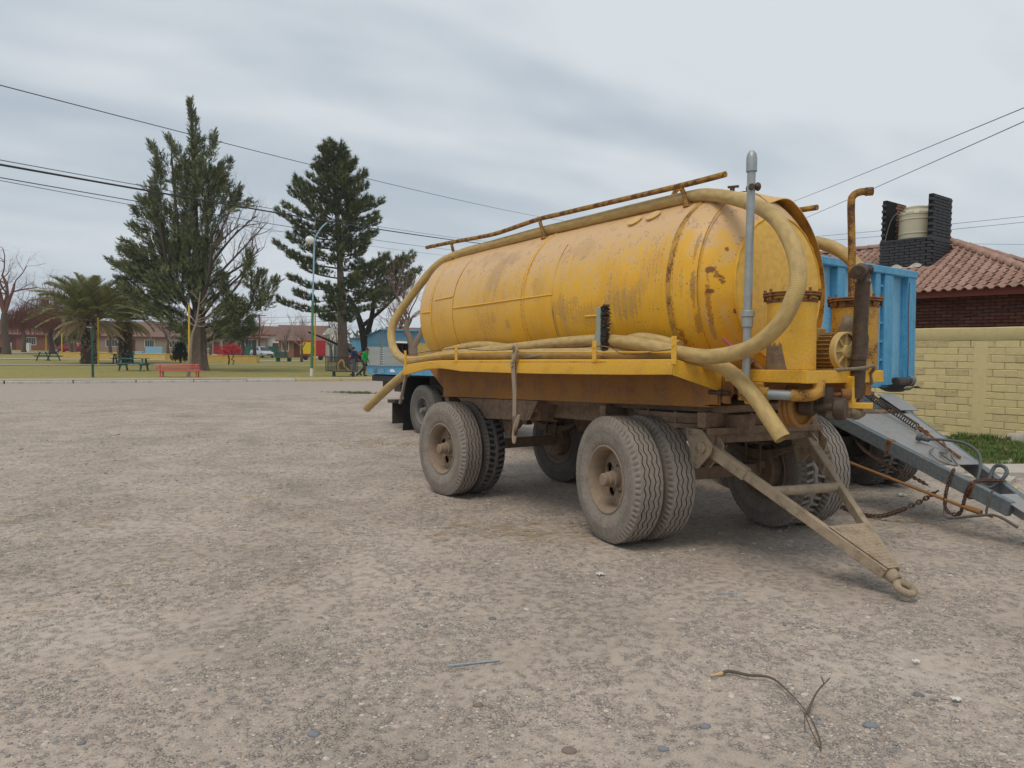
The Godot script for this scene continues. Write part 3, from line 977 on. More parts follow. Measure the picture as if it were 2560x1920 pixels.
# ---------------------------------------------------------------- the yellow tank trailer
const TH := 2.0776
const TK := 0.829
func tank_texture() -> ImageTexture:
	var W := 1400
	var Hh := 1024
	var out := PackedByteArray()
	out.resize(W * Hh * 3)
	var a := noise_bytes(W, Hh, 0.006, 4, 31)
	var m := noise_bytes(W, Hh, 0.03, 4, 32)
	var f := noise_bytes(W, Hh, 0.16, 3, 33)
	var st := stretched(W, Hh, 1, 16, 0.10, 3, 34)
	var st2 := stretched(W, Hh, 1, 8, 0.03, 3, 35)
	var paint := sc("e8b02a"); var low := sc("d89c20"); var dust := sc("cfac84"); var scr := sc("a5835c"); var rust := sc("6a3826"); var brown := sc("7a5846"); var pale := sc("e2bc74")
	# [x, angle, half width, half height, amount, kind]  kind 0 scrape, 1 rust, 2 brown run
	var spots := [[0.58, 24.0, 0.16, 17.0, 0.9, 0], [0.72, 38.0, 0.2, 8.0, 0.7, 3], [1.9, 33.0, 0.2, 9.0, 0.5, 3], [0.3, 42.0, 0.3, 8.0, 0.5, 3], [1.32, 12.0, 0.05, 5.0, 0.6, 3], [0.86, -14.0, 0.05, 4.0, 0.8, 3], [0.62, -9.0, 0.06, 4.0, 0.6, 3], [1.75, -6.0, 0.13, 9.0, 0.75, 0], [2.1, -12.0, 0.25, 8.0, 0.6, 0], [1.93, -3.0, 0.06, 4.0, 0.7, 3], [2.55, -7.0, 0.22, 9.0, 0.8, 0], [2.75, 1.0, 0.1, 5.0, 0.5, 3], [1.63, -14.0, 0.03, 14.0, 0.8, 0], [2.37, -20.0, 0.035, 7.0, 0.8, 0], [3.36, 8.5, 0.028, 2.0, 0.9, 1], [3.42, 3.0, 0.02, 4.0, 0.8, 1], [3.36, -4.5, 0.028, 1.5, 0.9, 1], [3.40, 5.5, 0.02, 3.0, 0.6, 1], [3.47, -20.8, 0.012, 2.0, 1.0, 1], [3.255, 21.0, 0.014, 12.0, 0.9, 2], [3.262, -3.0, 0.02, 13.0, 0.9, 2], [3.27, -22.0, 0.03, 8.0, 0.8, 2], [3.17, 2.0, 0.02, 10.0, 0.5, 0], [3.35, -10.0, 0.02, 14.0, 0.5, 1], [3.12, -28.0, 0.03, 6.0, 0.6, 1], [3.34, -28.0, 0.015, 8.0, 0.7, 2], [3.42, 24.0, 0.012, 2.0, 0.8, 1], [1.4, 8.0, 0.1, 10.0, 0.4, 0]]
	for y in Hh:
		var th := (y + 0.5) / Hh * 360.0 - 90.0
		for x in W:
			var i := y * W + x
			var X := -1.3 + 5.1 * (x + 0.5) / W
			var A := a[i] / 255.0
			var Bn := m[i] / 255.0
			var Fn := f[i] / 255.0
			var S := st[i] / 255.0
			var c := paint.lerp(low, clampf((A - 0.35) * 1.6 + (S - 0.5) * 0.5, 0.0, 1.0))
			c = c.lerp(pale, clampf((Bn - 0.5) * 0.8, 0.0, 0.35))
			# dust lies on the upper side, thicker towards the rear, and in runs below
			var t2 := th if th < 90.0 else 180.0 - th
			var d := smooth(-20.0 + 16.0 * (A - 0.5) - 13.0 * (1.0 - X), 40.0, t2 + (Bn - 0.5) * 26.0)
			d = maxf(d * 0.92, clampf((S - 0.5) * 1.6 + (A - 0.6), 0.0, 0.45))
			if X < 0.9:
				d = maxf(d, 0.25)
			c = c.lerp(dust, d)
			if t2 > 24.0 and Bn + Fn * 0.5 > 1.0:
				c = c.lerp(brown, 0.22)
			var sf := S * 0.55 + Fn * 0.5 + A * 0.3
			if sf > 0.86 and t2 < 30.0 and X < 3.1:
				c = c.lerp(scr, clampf((sf - 0.86) * 5.0, 0.0, 0.55))
			for q in spots:
				var dx: float = absf(X - q[0]) / q[2]
				if dx > 1.6:
					continue
				var dy: float = absf(th - q[1]) / q[3]
				if dy > 1.6:
					continue
				var e := 1.0 - (dx * dx + dy * dy) * 0.6
				if e <= 0.0:
					continue
				var n := Fn * 0.6 + (S if q[5] == 0 else Bn) * 0.6
				var k := clampf((e * 0.75 + n - 0.93) * 5.0, 0.0, 1.0) * float(q[4])
				c = c.lerp(scr if q[5] == 0 else (rust if q[5] == 1 else (brown if q[5] == 2 else sc("a08064"))), k * (0.5 if q[5] != 1 else 0.85))
			# weld line rust
			for wx in [-0.704, 1.146, 3.06]:
				var w := absf(X - wx)
				if w < 0.05:
					var k2 := clampf((Fn + S * 0.5 - 0.72) * 3.0, 0.0, 1.0) * (1.0 - w / 0.05) * (1.0 if wx > 3.0 else 0.55)
					c = c.lerp(rust, k2)
			if X > 3.02 and X < 3.07 and t2 > 24.0:
				c = c.lerp(brown, 0.75 * clampf(Bn * 2.0 - 0.3, 0.0, 1.0))
			if Fn > 0.80 and Bn > 0.52:
				c = c.lerp(rust, 0.6 if X > 2.6 else 0.35)
			out[i * 3] = int(c.r * 255); out[i * 3 + 1] = int(c.g * 255); out[i * 3 + 2] = int(c.b * 255)
	return tex(W, Hh, out)

func xring(x: float, r: float, th: float) -> Vector3:   # th from the near side, upwards
	return Vector3(x, TH + r * sin(th), r * cos(th))

func make_tank_trailer() -> void:
	var t := thing("tank_trailer", "rusty yellow tank trailer with double wheels parked on the gravel", "tank trailer", tilt)
	var Y: Material = M.yellow_paint
	# shell
	var tm := mat("tank_paint", Color.WHITE, 0.48)
	tm.albedo_texture = tank_texture()
	tm.normal_enabled = true
	tm.normal_texture = bump(512, 512, NB, 3.0)
	tm.normal_scale = 0.12
	var b := Mb.new()
	var pr := []
	for i in 13:
		var u := i / 12.0 * PI / 2.0
		pr.append([-0.95 - 0.30 * cos(u), maxf(TK * sin(u), 0.01)])
	var dn := FastNoiseLite.new()
	dn.seed = 2; dn.frequency = 1.3
	for i in 41:
		pr.append([lerpf(-0.9, 3.10, i / 40.0), TK])
	for i in 12:
		var u := (i + 1) / 12.0
		pr.append([3.10 + 0.38 * u, TK - 0.265 * pow(u, 2.3)])
	var rows := []
	for q in pr:
		var r := PackedVector3Array()
		for k in 97:
			var a := TAU * k / 96.0 - PI / 2.0
			var p := xring(q[0], q[1], a)
			r.append(p + (p - Vector3(q[0], TH, 0)).normalized() * dn.get_noise_3dv(p * 1.4) * 0.006)
		r[96] = r[0]
		rows.append(r)
	var b0 := b.v.size()
	b.grid(rows)
	for i in rows.size():
		for k in 97:
			b.uv[b0 + i * 97 + k] = Vector2((pr[i][0] + 1.3) / 5.1, k / 96.0)
	var tank := part(t, "tank", b, tm)
	b = Mb.new()
	rows = []
	for q in [[3.475, 0.570], [3.486, 0.555], [3.495, 0.50], [3.505, 0.38], [3.512, 0.22], [3.515, 0.1], [3.515, 0.005]]:
		var r := PackedVector3Array()
		for k in 72:
			r.append(xring(q[0], q[1], TAU * k / 72.0))
		rows.append(r)
	b.grid(rows, true)
	part(tank, "front_head", b, M.yellow_head, "pale dusty front end cap of the tank")
	for q in [[-0.704, TK, 0.011], [1.146, TK, 0.012], [3.478, 0.570, 0.015]]:
		b = Mb.new()
		rows = []
		for k in 120:
			var a := TAU * k / 120.0
			var r := PackedVector3Array()
			for j in 6:
				var e := TAU * j / 6.0
				var wob: float = q[2] * (1.0 + 0.25 * sin(k * 2.9) * sin(k * 1.7))
				r.append(xring(q[0] + wob * cos(e), q[1] + wob * 0.7 * sin(e), a))
			rows.append(r)
		b.grid(rows, true, true)
		part(tank, "weld_seam", b, Y)
	# flat band weld
	b = Mb.new()
	rows = []
	for k in 120:
		var a := TAU * k / 120.0
		rows.append(PackedVector3Array([xring(3.03, TK + 0.001, a), xring(3.034, TK + 0.007, a), xring(3.072, TK + 0.007, a), xring(3.076, TK + 0.001, a)]))
	b.grid(rows, false, true)
	part(tank, "weld_band", b, M.yellow_rusty)
	for q in [[-1.05, -0.70, 0.6, 0.6], [-0.62, -0.22, 10.0, 11.0], [-0.19, 1.62, 1.5, 3.0], [2.06, 2.34, -13.0, -13.0]]:
		var ps := []
		for j in 9:
			var f := j / 8.0
			var x: float = lerpf(q[0], q[1], f)
			ps.append(xring(x, TK + 0.001 if x > -0.95 else TK * 0.97, deg_to_rad(lerpf(q[2], q[3], f))))
		b = Mb.new()
		b.tube(ps, 0.010, 6)
		part(tank, "weld_seam", b, Y)
	for q in [[-0.20, -60, 48], [1.615, -55, 40], [3.31, -50, 55]]:
		var ps := []
		for j in 30:
			ps.append(xring(q[0], TK - 0.0005 - (0.03 if q[0] > 3.2 else 0.0), deg_to_rad(lerpf(q[1], q[2], j / 29.0))))
		b = Mb.new()
		b.tube(ps, 0.005, 5)
		part(tank, "plate_joint", b, M.yellow_rusty)
	# shroud: the shell runs on past the head along its far side
	var head_r := func(x: float) -> float: return TK - 0.265 * pow(clampf((x - 3.10) / 0.38, 0.0, 1.0), 2.3)
	for inside in [false, true]:
		b = Mb.new()
		rows = []
		for k in 77:
			var th := lerpf(87.0, 240.0, k / 76.0)
			var f := smooth(86.0, 113.0, th)
			var a := deg_to_rad(th)
			var off := -0.006 if inside else 0.003
			var r := PackedVector3Array()
			for x in [3.06, 3.16, 3.24, 3.31, 3.36, 3.385]:
				r.append(xring(x, lerpf(head_r.call(x) + 0.004, 0.826 - 0.010 * (x - 3.06) / 0.32, f) + off, a))
			if not inside:
				r.append(xring(3.386, lerpf(head_r.call(3.385) + 0.004, 0.816, f) - 0.006, a))
			rows.append(r)
		b.grid(rows)
		part(t, "shroud_lining" if inside else "end_shroud", b, M.yellow_rusty if inside else M.yellow_dusty, "" if inside else "curved plate that shields the far side of the front end")
	# fittings on the crown
	for q in [[2.40, 50.0], [2.60, 51.5]]:
		var p := xring(q[0], TK, deg_to_rad(q[1]))
		var o := (p - Vector3(q[0], TH, 0)).normalized()
		b = Mb.new()
		b.cyl(p - o * 0.03, p + o * 0.012, 0.06, 20, 0.004)
		b.cyl(p + o * 0.012, p + o * 0.022, 0.07, 20, 0.004)
		part(t, "inspection_cap", b, M.yellow_dusty)
	b = Mb.new()
	var eye := PackedVector2Array()
	for j in 13:
		eye.append(Vector2.from_angle(PI * j / 12.0) * 0.085 + Vector2(0, 0.1))
	eye.append(Vector2(-0.14, 0.0)); eye.append(Vector2(-0.14, -0.03)); eye.append(Vector2(0.14, -0.03)); eye.append(Vector2(0.14, 0.0))
	var cut := PackedVector2Array()
	for j in 12:
		cut.append(Vector2.from_angle(TAU * j / 12.0) * 0.036 + Vector2(0, 0.115))
	for s in [-1.0, 1.0]:
		var half := PackedVector2Array([Vector2(0, -0.1), Vector2(s * 0.3, -0.1), Vector2(s * 0.3, 0.4), Vector2(0, 0.4)])
		for pg in Geometry2D.intersect_polygons(eye, half):
			for pg2 in Geometry2D.clip_polygons(pg, cut):
				b.prism(pg2, 0.022, Transform3D(Basis(), Vector3(2.42, TH + TK, 0.0)))
	part(t, "lifting_lug", b, M.yellow_rusty)
	b = Mb.new()
	b.cyl(Vector3(3.05, TH + TK - 0.02, 0.05), Vector3(3.05, TH + TK + 0.05, 0.05), 0.02, 10)
	b.box(Vector3(0.09, 0.015, 0.03), Transform3D(Basis(Vector3.UP, 0.5), Vector3(3.06, TH + TK + 0.055, 0.05)))
	part(t, "vent_fitting", b, M.greasy)
	# hand rails along the crown
	for s in [1.0, -1.0]:
		b = Mb.new()
		b.tube(spline([Vector3(-1.49, 3.0, 0.45 * s), Vector3(-0.94, 2.985, 0.45 * s), Vector3(-0.2, 2.955, 0.455 * s), Vector3(0.2, 2.95, 0.455 * s), Vector3(0.9, 2.985, 0.45 * s), Vector3(1.3, 2.98, 0.45 * s), Vector3(2.8, 2.955, 0.45 * s), Vector3(3.29, 2.955, 0.45 * s)] if s > 0 else [Vector3(-1.49, 2.96, -0.55), Vector3(3.46, 2.80, -0.55)], 0.1), 0.024, 12)
		var rail := part(t, "hand_rail", b, M.rail_rust)
		for x in [-0.86, 0.93, 2.83]:
			var zz: float = 0.45 if s > 0 else -0.55
			var y0 := TH + sqrt(TK * TK - zz * zz)
			b = Mb.new()
			b.tube([Vector3(x + 0.09, y0 - 0.01, zz), Vector3(x, 2.97 if s > 0 else 2.90, zz)], 0.019, 8)
			b.cyl(Vector3(x + 0.09, y0 - 0.012, zz), Vector3(x + 0.088, y0 + 0.012, zz), 0.042, 10)
			part(rail, "rail_post", b, M.rail_rust)
	# walkways on both sides
	for s in [1.0, -1.0]:
		b = Mb.new()
		b.box(Vector3(3.3, 0.006, 0.56), Transform3D(Basis(), Vector3(1.8, 1.482, 0.92 * s)))
		b.bar(Vector3(0.16, 1.482, 0.92 * s), Vector3(-0.68, 1.425, 0.92 * s), 0.56, 0.006)
		part(t, "walkway_plate", b, M.yellow_rusty)
		b = Mb.new()
		for seg in [[0.52, 1.478], [1.5, 1.12], [2.62, 1.12]]:
			pass
		var top := [[-0.69, 1.440, 1.325], [-0.4, 1.466, 1.365], [-0.1, 1.488, 1.404], [0.16, 1.497, 1.412], [0.42, 1.498, 1.398], [0.60, 1.499, 1.384], [1.2, 1.499, 1.379], [1.9, 1.502, 1.376], [2.62, 1.499, 1.38], [3.0, 1.498, 1.383], [3.44, 1.498, 1.39]]
		rows = []
		for q in top:
			var ding := 0.006 * sin(q[0] * 9.0)
			rows.append(PackedVector3Array([Vector3(q[0], q[1], 1.17 * s), Vector3(q[0], q[1] + 0.003, 1.196 * s), Vector3(q[0], q[1] - 0.004, (1.203 + ding) * s), Vector3(q[0], q[2] + 0.004, (1.202 - ding) * s), Vector3(q[0], q[2], 1.19 * s), Vector3(q[0], q[2] + 0.002, 1.16 * s)]))
		b.grid(rows)
		part(t, "walkway_edge", b, Y)
		b = Mb.new()
		rows = [PackedVector3Array([Vector3(3.442, 1.499, 1.16 * s), Vector3(3.442, 1.499, 1.203 * s), Vector3(3.442, 1.388, 1.203 * s), Vector3(3.442, 1.388, 1.17 * s)]), PackedVector3Array([Vector3(3.50, 1.40, 0.755 * s), Vector3(3.53, 1.40, 0.775 * s), Vector3(3.53, 1.265, 0.775 * s), Vector3(3.50, 1.265, 0.755 * s)])]
		b.grid(rows)
		part(t, "walkway_corner", b, Y)
		b = Mb.new()
		b.tube([Vector3(-0.64, 1.52, 1.185 * s), Vector3(0.5, 1.575, 1.185 * s), Vector3(1.6, 1.575, 1.187 * s), Vector3(2.62, 1.56, 1.186 * s), Vector3(3.44, 1.55, 1.186 * s)], 0.007, 6)
		part(t, "lashing_rod", b, Y)
		b = Mb.new()
		b.tube(spline([Vector3(-0.64, 1.56, 1.187 * s), Vector3(-0.1, 1.60, 1.189 * s), Vector3(0.5, 1.625, 1.186 * s), Vector3(1.1, 1.595, 1.19 * s), Vector3(2.62, 1.61, 1.188 * s), Vector3(2.95, 1.54, 1.19 * s), Vector3(3.44, 1.575, 1.187 * s)], 0.1), 0.005, 6)
		part(t, "lashing_wire", b, M.rust_pipe)
		for x in [-0.64, 0.5, 1.55, 2.62, 3.45]:
			b = Mb.new()
			b.box(Vector3(0.045, 0.17 if x != 3.45 else 0.2, 0.012), Transform3D(Basis(), Vector3(x, 1.565 - (0.035 if x < -0.5 else 0.0), 1.203 * s)), 0.002)
			b.cyl(Vector3(x, 1.60, 1.205 * s), Vector3(x, 1.60, 1.218 * s), 0.009, 8)
			part(t, "walkway_stake", b, Y)
	# chassis
	for s in [1.0, -1.0]:
		b = Mb.new()
		b.prism(PackedVector2Array([Vector2(-0.55, 1.42), Vector2(-0.52, 1.075), Vector2(3.30, 1.145), Vector2(3.42, 1.165), Vector2(3.58, 1.20), Vector2(3.62, 1.26), Vector2(3.62, 1.42)]), 0.01, Transform3D(Basis(), Vector3(0, 0, 0.75 * s)))
		b.box(Vector3(4.0, 0.008, 0.06), Transform3D(Basis(Vector3.BACK, 0.018), Vector3(1.4, 1.112, 0.72 * s)))
		part(t, "side_skirt", b, M.brown_rusty)
		b = Mb.new()
		b.prism(PackedVector2Array([Vector2(-0.95, 1.42), Vector2(-0.556, 1.42), Vector2(-0.535, 1.16)]), 0.008, Transform3D(Basis(), Vector3(0, 0, 0.735 * s)))
		part(t, "skirt_gusset", b, M.brown_rusty)
		b = Mb.new()
		b.box(Vector3(4.4, 0.16, 0.07), Transform3D(Basis(), Vector3(1.35, 1.0, 0.42 * s)), 0.006)
		part(t, "chassis_beam", b, M.chassis)
		b = Mb.new()
		b.prism(PackedVector2Array([Vector2(-0.20, 1.07), Vector2(1.30, 1.10), Vector2(1.16, 0.9), Vector2(0.2, 0.86)]), 0.01, Transform3D(Basis(), Vector3(0, 0, 0.742 * s)))
		b.box(Vector3(1.4, 0.2, 0.2), Transform3D(Basis(), Vector3(0.5, 0.99, 0.55 * s)), 0.01)
		b.prism(PackedVector2Array([Vector2(0.42, 0.9), Vector2(0.64, 0.9), Vector2(0.58, 0.68), Vector2(0.5, 0.68)]), 0.1, Transform3D(Basis(), Vector3(0, 0, 0.52 * s)))
		b.prism(PackedVector2Array([Vector2(-0.64, 1.0), Vector2(-0.42, 1.0), Vector2(-0.5, 0.68), Vector2(-0.58, 0.68)]), 0.1, Transform3D(Basis(), Vector3(0, 0, 0.52 * s)))
		part(t, "spring_hanger", b, M.chassis)
		b = Mb.new()
		leaf_spring(b, Transform3D(Basis(), Vector3(0, 0.80, 0.52 * s)), 0.56, 6)
		part(t, "leaf_spring", b, M.chassis)
		b = Mb.new()
		b.prism(PackedVector2Array([Vector2(1.2, 1.1), Vector2(3.45, 1.15), Vector2(3.45, 1.10), Vector2(1.2, 1.06)]), 1.2 if s > 0 else 0.02, Transform3D(Basis(), Vector3(0, 0, 0)))
		part(t, "belly_plate", b, M.chassis)
	b = Mb.new()
	for x in [-0.5, 0.4, 1.2, 2.2, 3.3]:
		b.box(Vector3(0.08, 0.12, 1.44), Transform3D(Basis(), Vector3(x, 1.04, 0)), 0.006)
	b.box(Vector3(4.0, 0.01, 1.44), Transform3D(Basis(), Vector3(1.5, 1.40, 0)))
	part(t, "cross_members", b, M.chassis)
	for x in [-0.6, 0.6, 1.8, 3.0]:
		b = Mb.new()
		var sp := PackedVector2Array()
		for j in 17:
			var a := deg_to_rad(lerpf(-150, -30, j / 16.0))
			sp.append(Vector2(cos(a), sin(a)) * (TK + 0.003) + Vector2(0, TH))
		sp.append(Vector2(0.73, 1.4)); sp.append(Vector2(-0.73, 1.4))
		b.prism(sp, 0.05, Transform3D(Basis(Vector3.UP, PI / 2), Vector3(x, 0, 0)))
		part(t, "tank_saddle", b, M.brown_rusty)
	b = Mb.new()
	b.box(Vector3(0.11, 0.11, 1.9), Transform3D(Basis(), Vector3(0, 0.53, 0)), 0.008)
	for s in [-1.0, 1.0]:
		b.cyl(Vector3(0, 0.53, 0.5 * s), Vector3(0, 0.53, 0.62 * s), 0.2, 28, 0.01)
	part(t, "rear_axle", b, M.chassis)
	# rear wheels
	for s in [1.0, -1.0]:
		var fl := Basis() if s > 0 else Basis(Vector3.UP, PI)
		wheel(t, Transform3D(fl, Vector3(0, TR, 0.985 * s)), false, true)
		wheel(t, Transform3D(fl.rotated(Vector3.UP, PI), Vector3(0, TR, 0.685 * s)), true, false, true)
	# steering bogie
	var bo := Transform3D(Basis(Vector3.UP, -0.22), Vector3(2.84, 0, 0))
	b = Mb.new()
	for q in [[1.06, 0.66, 0.018], [1.02, 0.64, 0.022], [0.975, 0.66, 0.018]]:
		b.lathe([Vector2(q[0] - q[2], q[1] - 0.1), Vector2(q[0] - q[2], q[1] + 0.02), Vector2(q[0] + q[2], q[1] + 0.02), Vector2(q[0] + q[2], q[1] - 0.1), Vector2(q[0] - q[2], q[1] - 0.1)], 60, Transform3D(Basis(), Vector3(2.84, 0, 0)))
	for k in 14:
		var a := TAU * k / 14.0
		b.cyl(Vector3(2.84 + cos(a) * 0.67, 0.95, sin(a) * 0.67), Vector3(2.84 + cos(a) * 0.67, 1.09, sin(a) * 0.67), 0.012, 6)
	part(t, "turntable", b, M.chassis)
	b = Mb.new()
	for s in [-1.0, 1.0]:
		b.box(Vector3(1.3, 0.1, 0.07), bo * Transform3D(Basis(), Vector3(0.0, 0.905, 0.53 * s)), 0.006)
		b.prism(PackedVector2Array([Vector2(-0.66, 0.9), Vector2(-0.44, 0.9), Vector2(-0.5, 0.68), Vector2(-0.58, 0.68)]), 0.1, bo * Transform3D(Basis(), Vector3(0, 0, 0.52 * s)))
	for x in [-0.6, -0.2, 0.2, 0.6]:
		b.box(Vector3(0.07, 0.09, 1.06), bo * Transform3D(Basis(), Vector3(x, 0.905, 0)), 0.006)
	b.box(Vector3(0.03, 0.05, 1.16), bo * Transform3D(Basis(), Vector3(0.66, 0.955, 0)), 0.004)
	part(t, "bogie_frame", b, M.chassis)
	for s in [1.0, -1.0]:
		b = Mb.new()
		leaf_spring(b, bo * Transform3D(Basis(), Vector3(0, 0.80, 0.50 * s)), 0.5, 6)
		part(t, "leaf_spring", b, M.chassis)
		b = Mb.new()
		var ear := PackedVector2Array([Vector2(0.40, 0.965), Vector2(0.60, 0.965), Vector2(0.72, 0.86), Vector2(0.70, 0.78), Vector2(0.60, 0.70), Vector2(0.56, 0.66), Vector2(0.50, 0.66)])
		for k in [-0.055, 0.055]:
			b.prism(ear, 0.014, bo * Transform3D(Basis(), Vector3(0, 0, 0.53 * s + k)))
		b.cyl(bo * Vector3(0.62, 0.83, 0.53 * s - 0.09), bo * Vector3(0.62, 0.83, 0.53 * s + 0.09), 0.022, 12)
		b.cyl(bo * Vector3(0.62, 0.83, 0.53 * s + 0.06), bo * Vector3(0.62, 0.83, 0.53 * s + 0.085), 0.042, 16, 0.004)
		part(t, "drawbar_bracket", b, M.drawbar_paint)
	b = Mb.new()
	b.box(Vector3(0.11, 0.11, 1.9), bo * Transform3D(Basis(), Vector3(0, 0.53, 0)), 0.008)
	for s in [-1.0, 1.0]:
		b.cyl(bo * Vector3(0, 0.53, 0.5 * s), bo * Vector3(0, 0.53, 0.62 * s), 0.2, 28, 0.01)
	part(t, "front_axle", b, M.chassis)
	for s in [1.0, -1.0]:
		var fl := Basis() if s > 0 else Basis(Vector3.UP, PI)
		wheel(t, bo * Transform3D(fl, Vector3(0, TR, 0.975 * s)), false, true)
		wheel(t, bo * Transform3D(fl.rotated(Vector3.UP, PI), Vector3(0, TR, 0.675 * s)), s < 0, false)
	# drawbar
	var db := Node3D.new()
	db.name = "drawbar"
	t.add_child(db)
	db.transform = Transform3D(Basis(Vector3.UP, -0.27), Vector3(2.84, 0, 0))
	var E0 := Vector3(1.93, 0.13, 0)
	var line := func(f: float, s: float) -> Vector3: return Vector3(0.62, 0.83, 0.50 * s).lerp(Vector3(1.87, 0.145, 0.045 * s), f)
	for s in [1.0, -1.0]:
		b = Mb.new()
		b.bar(line.call(0.0, s), line.call(0.26, s), 0.07, 0.095, Vector3.UP, 0.008)
		b.bar(line.call(0.2, s), line.call(1.0, s), 0.045, 0.075, Vector3.UP, 0.005)
		b.cyl(line.call(0.0, s) - Vector3(0, 0, 0.045), line.call(0.0, s) + Vector3(0, 0, 0.045), 0.05, 18)
		part(db, "drawbar_arm", b, M.drawbar_paint)
	b = Mb.new()
	b.cyl(line.call(0.40, 1.0), line.call(0.40, -1.0), 0.036, 16)
	part(db, "cross_tube", b, M.drawbar_paint)
	b = Mb.new()
	var up_n := (line.call(1.0, 1.0) - line.call(0.7, 1.0)).cross(Vector3.BACK).normalized() as Vector3
	if up_n.y < 0: up_n = -up_n
	var pl := []
	for q in [[0.71, 1.0], [1.0, 1.0], [1.0, -1.0], [0.71, -1.0]]:
		pl.append(line.call(q[0], q[1]) + up_n * 0.046)
	b.poly(pl, up_n)
	b.poly([pl[0] - up_n * 0.006, pl[3] - up_n * 0.006, pl[3], pl[0]], Vector3(-1, 0.3, 0))
	for i in 14:
		for j in 9:
			var f := 0.725 + 0.27 * (i + 0.5) / 14.0
			var w := lerpf(0.9, -0.9, (j + 0.5) / 9.0)
			if absf(w) * (line.call(f, 1.0) as Vector3).z > 0.22:
				continue
			var p: Vector3 = line.call(f, w) + up_n * 0.047
			var dr := Vector3(0.6, -0.32, 0.75 if (i + j) % 2 else -0.75).normalized()
			b.bar(p - dr * 0.009, p + dr * 0.009, 0.005, 0.003, up_n)
	part(db, "tread_plate", b, M.drawbar_paint)
	b = Mb.new()
	var fw := Vector3(0.90, -0.42, 0).normalized()
	b.cyl(Vector3(1.83, 0.155, 0), Vector3(1.925, 0.112, 0), 0.052, 16, 0.01, 0.04)
	b.torus(Transform3D(Basis(fw, fw.cross(Vector3.BACK) * -1.0, Vector3.BACK).orthonormalized(), Vector3(1.98, 0.08, 0)), 0.05, 0.024, 32, 12)
	part(db, "tow_eye", b, M.drawbar_paint)
	# front platform
	var P := Node3D.new()
	P.name = "pump_platform"
	t.add_child(P)
	b = Mb.new()
	b.box(Vector3(0.62, 0.085, 0.05), Transform3D(Basis(), Vector3(3.93, 1.388, 0.83)), 0.004)
	b.box(Vector3(0.05, 0.085, 0.97), Transform3D(Basis(), Vector3(4.243, 1.386, 0.375)), 0.004)
	b.box(Vector3(0.62, 0.085, 0.05), Transform3D(Basis(), Vector3(3.93, 1.388, -0.11)), 0.004)
	b.box(Vector3(0.7, 0.008, 0.93), Transform3D(Basis(), Vector3(3.9, 1.415, 0.36)))
	part(P, "platform_frame", b, Y)
	b = Mb.new()
	b.box(Vector3(0.06, 0.2, 0.05), Transform3D(Basis(), Vector3(4.275, 1.29, 0.35)), 0.004)
	b.box(Vector3(0.16, 0.04, 0.06), Transform3D(Basis(Vector3.UP, 0.4), Vector3(4.33, 1.19, 0.33)), 0.004)
	part(P, "platform_bracket", b, Y)
	for s in [-0.3, 0.3]:
		b = Mb.new()
		b.box(Vector3(0.9, 0.1, 0.08), Transform3D(Basis(), Vector3(3.8, 1.30, 0.36 + s)), 0.005)
		part(P, "platform_beam", b, M.brown_rusty)
	for q in [[4.02, 0.66], [4.07, -0.06]]:
		b = Mb.new()
		var c := Vector3(q[0], 1.43, q[1])
		b.cyl(c, c + Vector3(0, 0.50, 0), 0.16, 40, 0.004)
		var drum := part(t, "drum", b, M.yellow_paint if q[1] > 0.4 else M.yellow_rusty, "yellow drum with scraped base beside the standpipe" if q[1] > 0.4 else "yellow drum with soot stains under the exhaust pipe")
		b = Mb.new()
		b.cyl(c + Vector3(0, 0.455, 0), c + Vector3(0, 0.485, 0), 0.165, 40, 0.004)
		b.cyl(c + Vector3(0, 0.50, 0), c + Vector3(0, 0.512, 0), 0.19, 40, 0.003)
		b.cyl(c + Vector3(0, 0.516, 0), c + Vector3(0, 0.528, 0), 0.19, 40, 0.003)
		part(drum, "drum_flange", b, M.rust_pipe)
		for k in 8:
			var a := TAU * k / 8.0 + 0.3
			b = Mb.new()
			b.cyl(c + Vector3(cos(a) * 0.175, 0.47, sin(a) * 0.175), c + Vector3(cos(a) * 0.175, 0.55, sin(a) * 0.175), 0.011, 6)
			part(drum, "bolt", b, M.rust_pipe)
		for k in 4:
			var a := TAU * k / 4.0 + 0.6
			b = Mb.new()
			b.box(Vector3(0.05, 0.03, 0.05), Transform3D(Basis(), c + Vector3(cos(a) * 0.13, -0.012, sin(a) * 0.13)))
			part(drum, "drum_foot", b, M.black_steel)
		if q[1] > 0.4:
			b = Mb.new()
			rows = []
			for j in 9:
				var f := j / 8.0
				var r := PackedVector3Array()
				for k in 49:
					var a := deg_to_rad(lerpf(66.0, 150.0, k / 48.0))
					var hh := 0.004 + f * (0.17 + 0.012 * sin(k * 1.9) + 0.010 * sin(k * 0.7 + 1.0)) * smooth(-1.0, 9.0, k)
					r.append(c + Vector3(cos(a) * 0.1612, hh, sin(a) * 0.1612))
				rows.append(r)
			b.grid(rows)
			part(drum, "scraped_patch", b, M.chassis)
	# exhaust on the far drum
	b = Mb.new()
	b.tube(spline([Vector3(4.04, 1.94, -0.075), Vector3(4.03, 2.36, -0.075), Vector3(4.02, 2.66, -0.075), Vector3(4.03, 2.725, -0.085), Vector3(4.065, 2.75, -0.115), Vector3(4.10, 2.752, -0.155)], 0.02), 0.027, 14)
	b.cyl(Vector3(4.09, 2.752, -0.145), Vector3(4.125, 2.754, -0.18), 0.032, 14)
	b.cyl(Vector3(4.04, 1.945, -0.075), Vector3(4.04, 1.96, -0.075), 0.05, 14)
	part(t, "exhaust_pipe", b, M.rail_rust)
	# elbow on the far drum
	b = Mb.new()
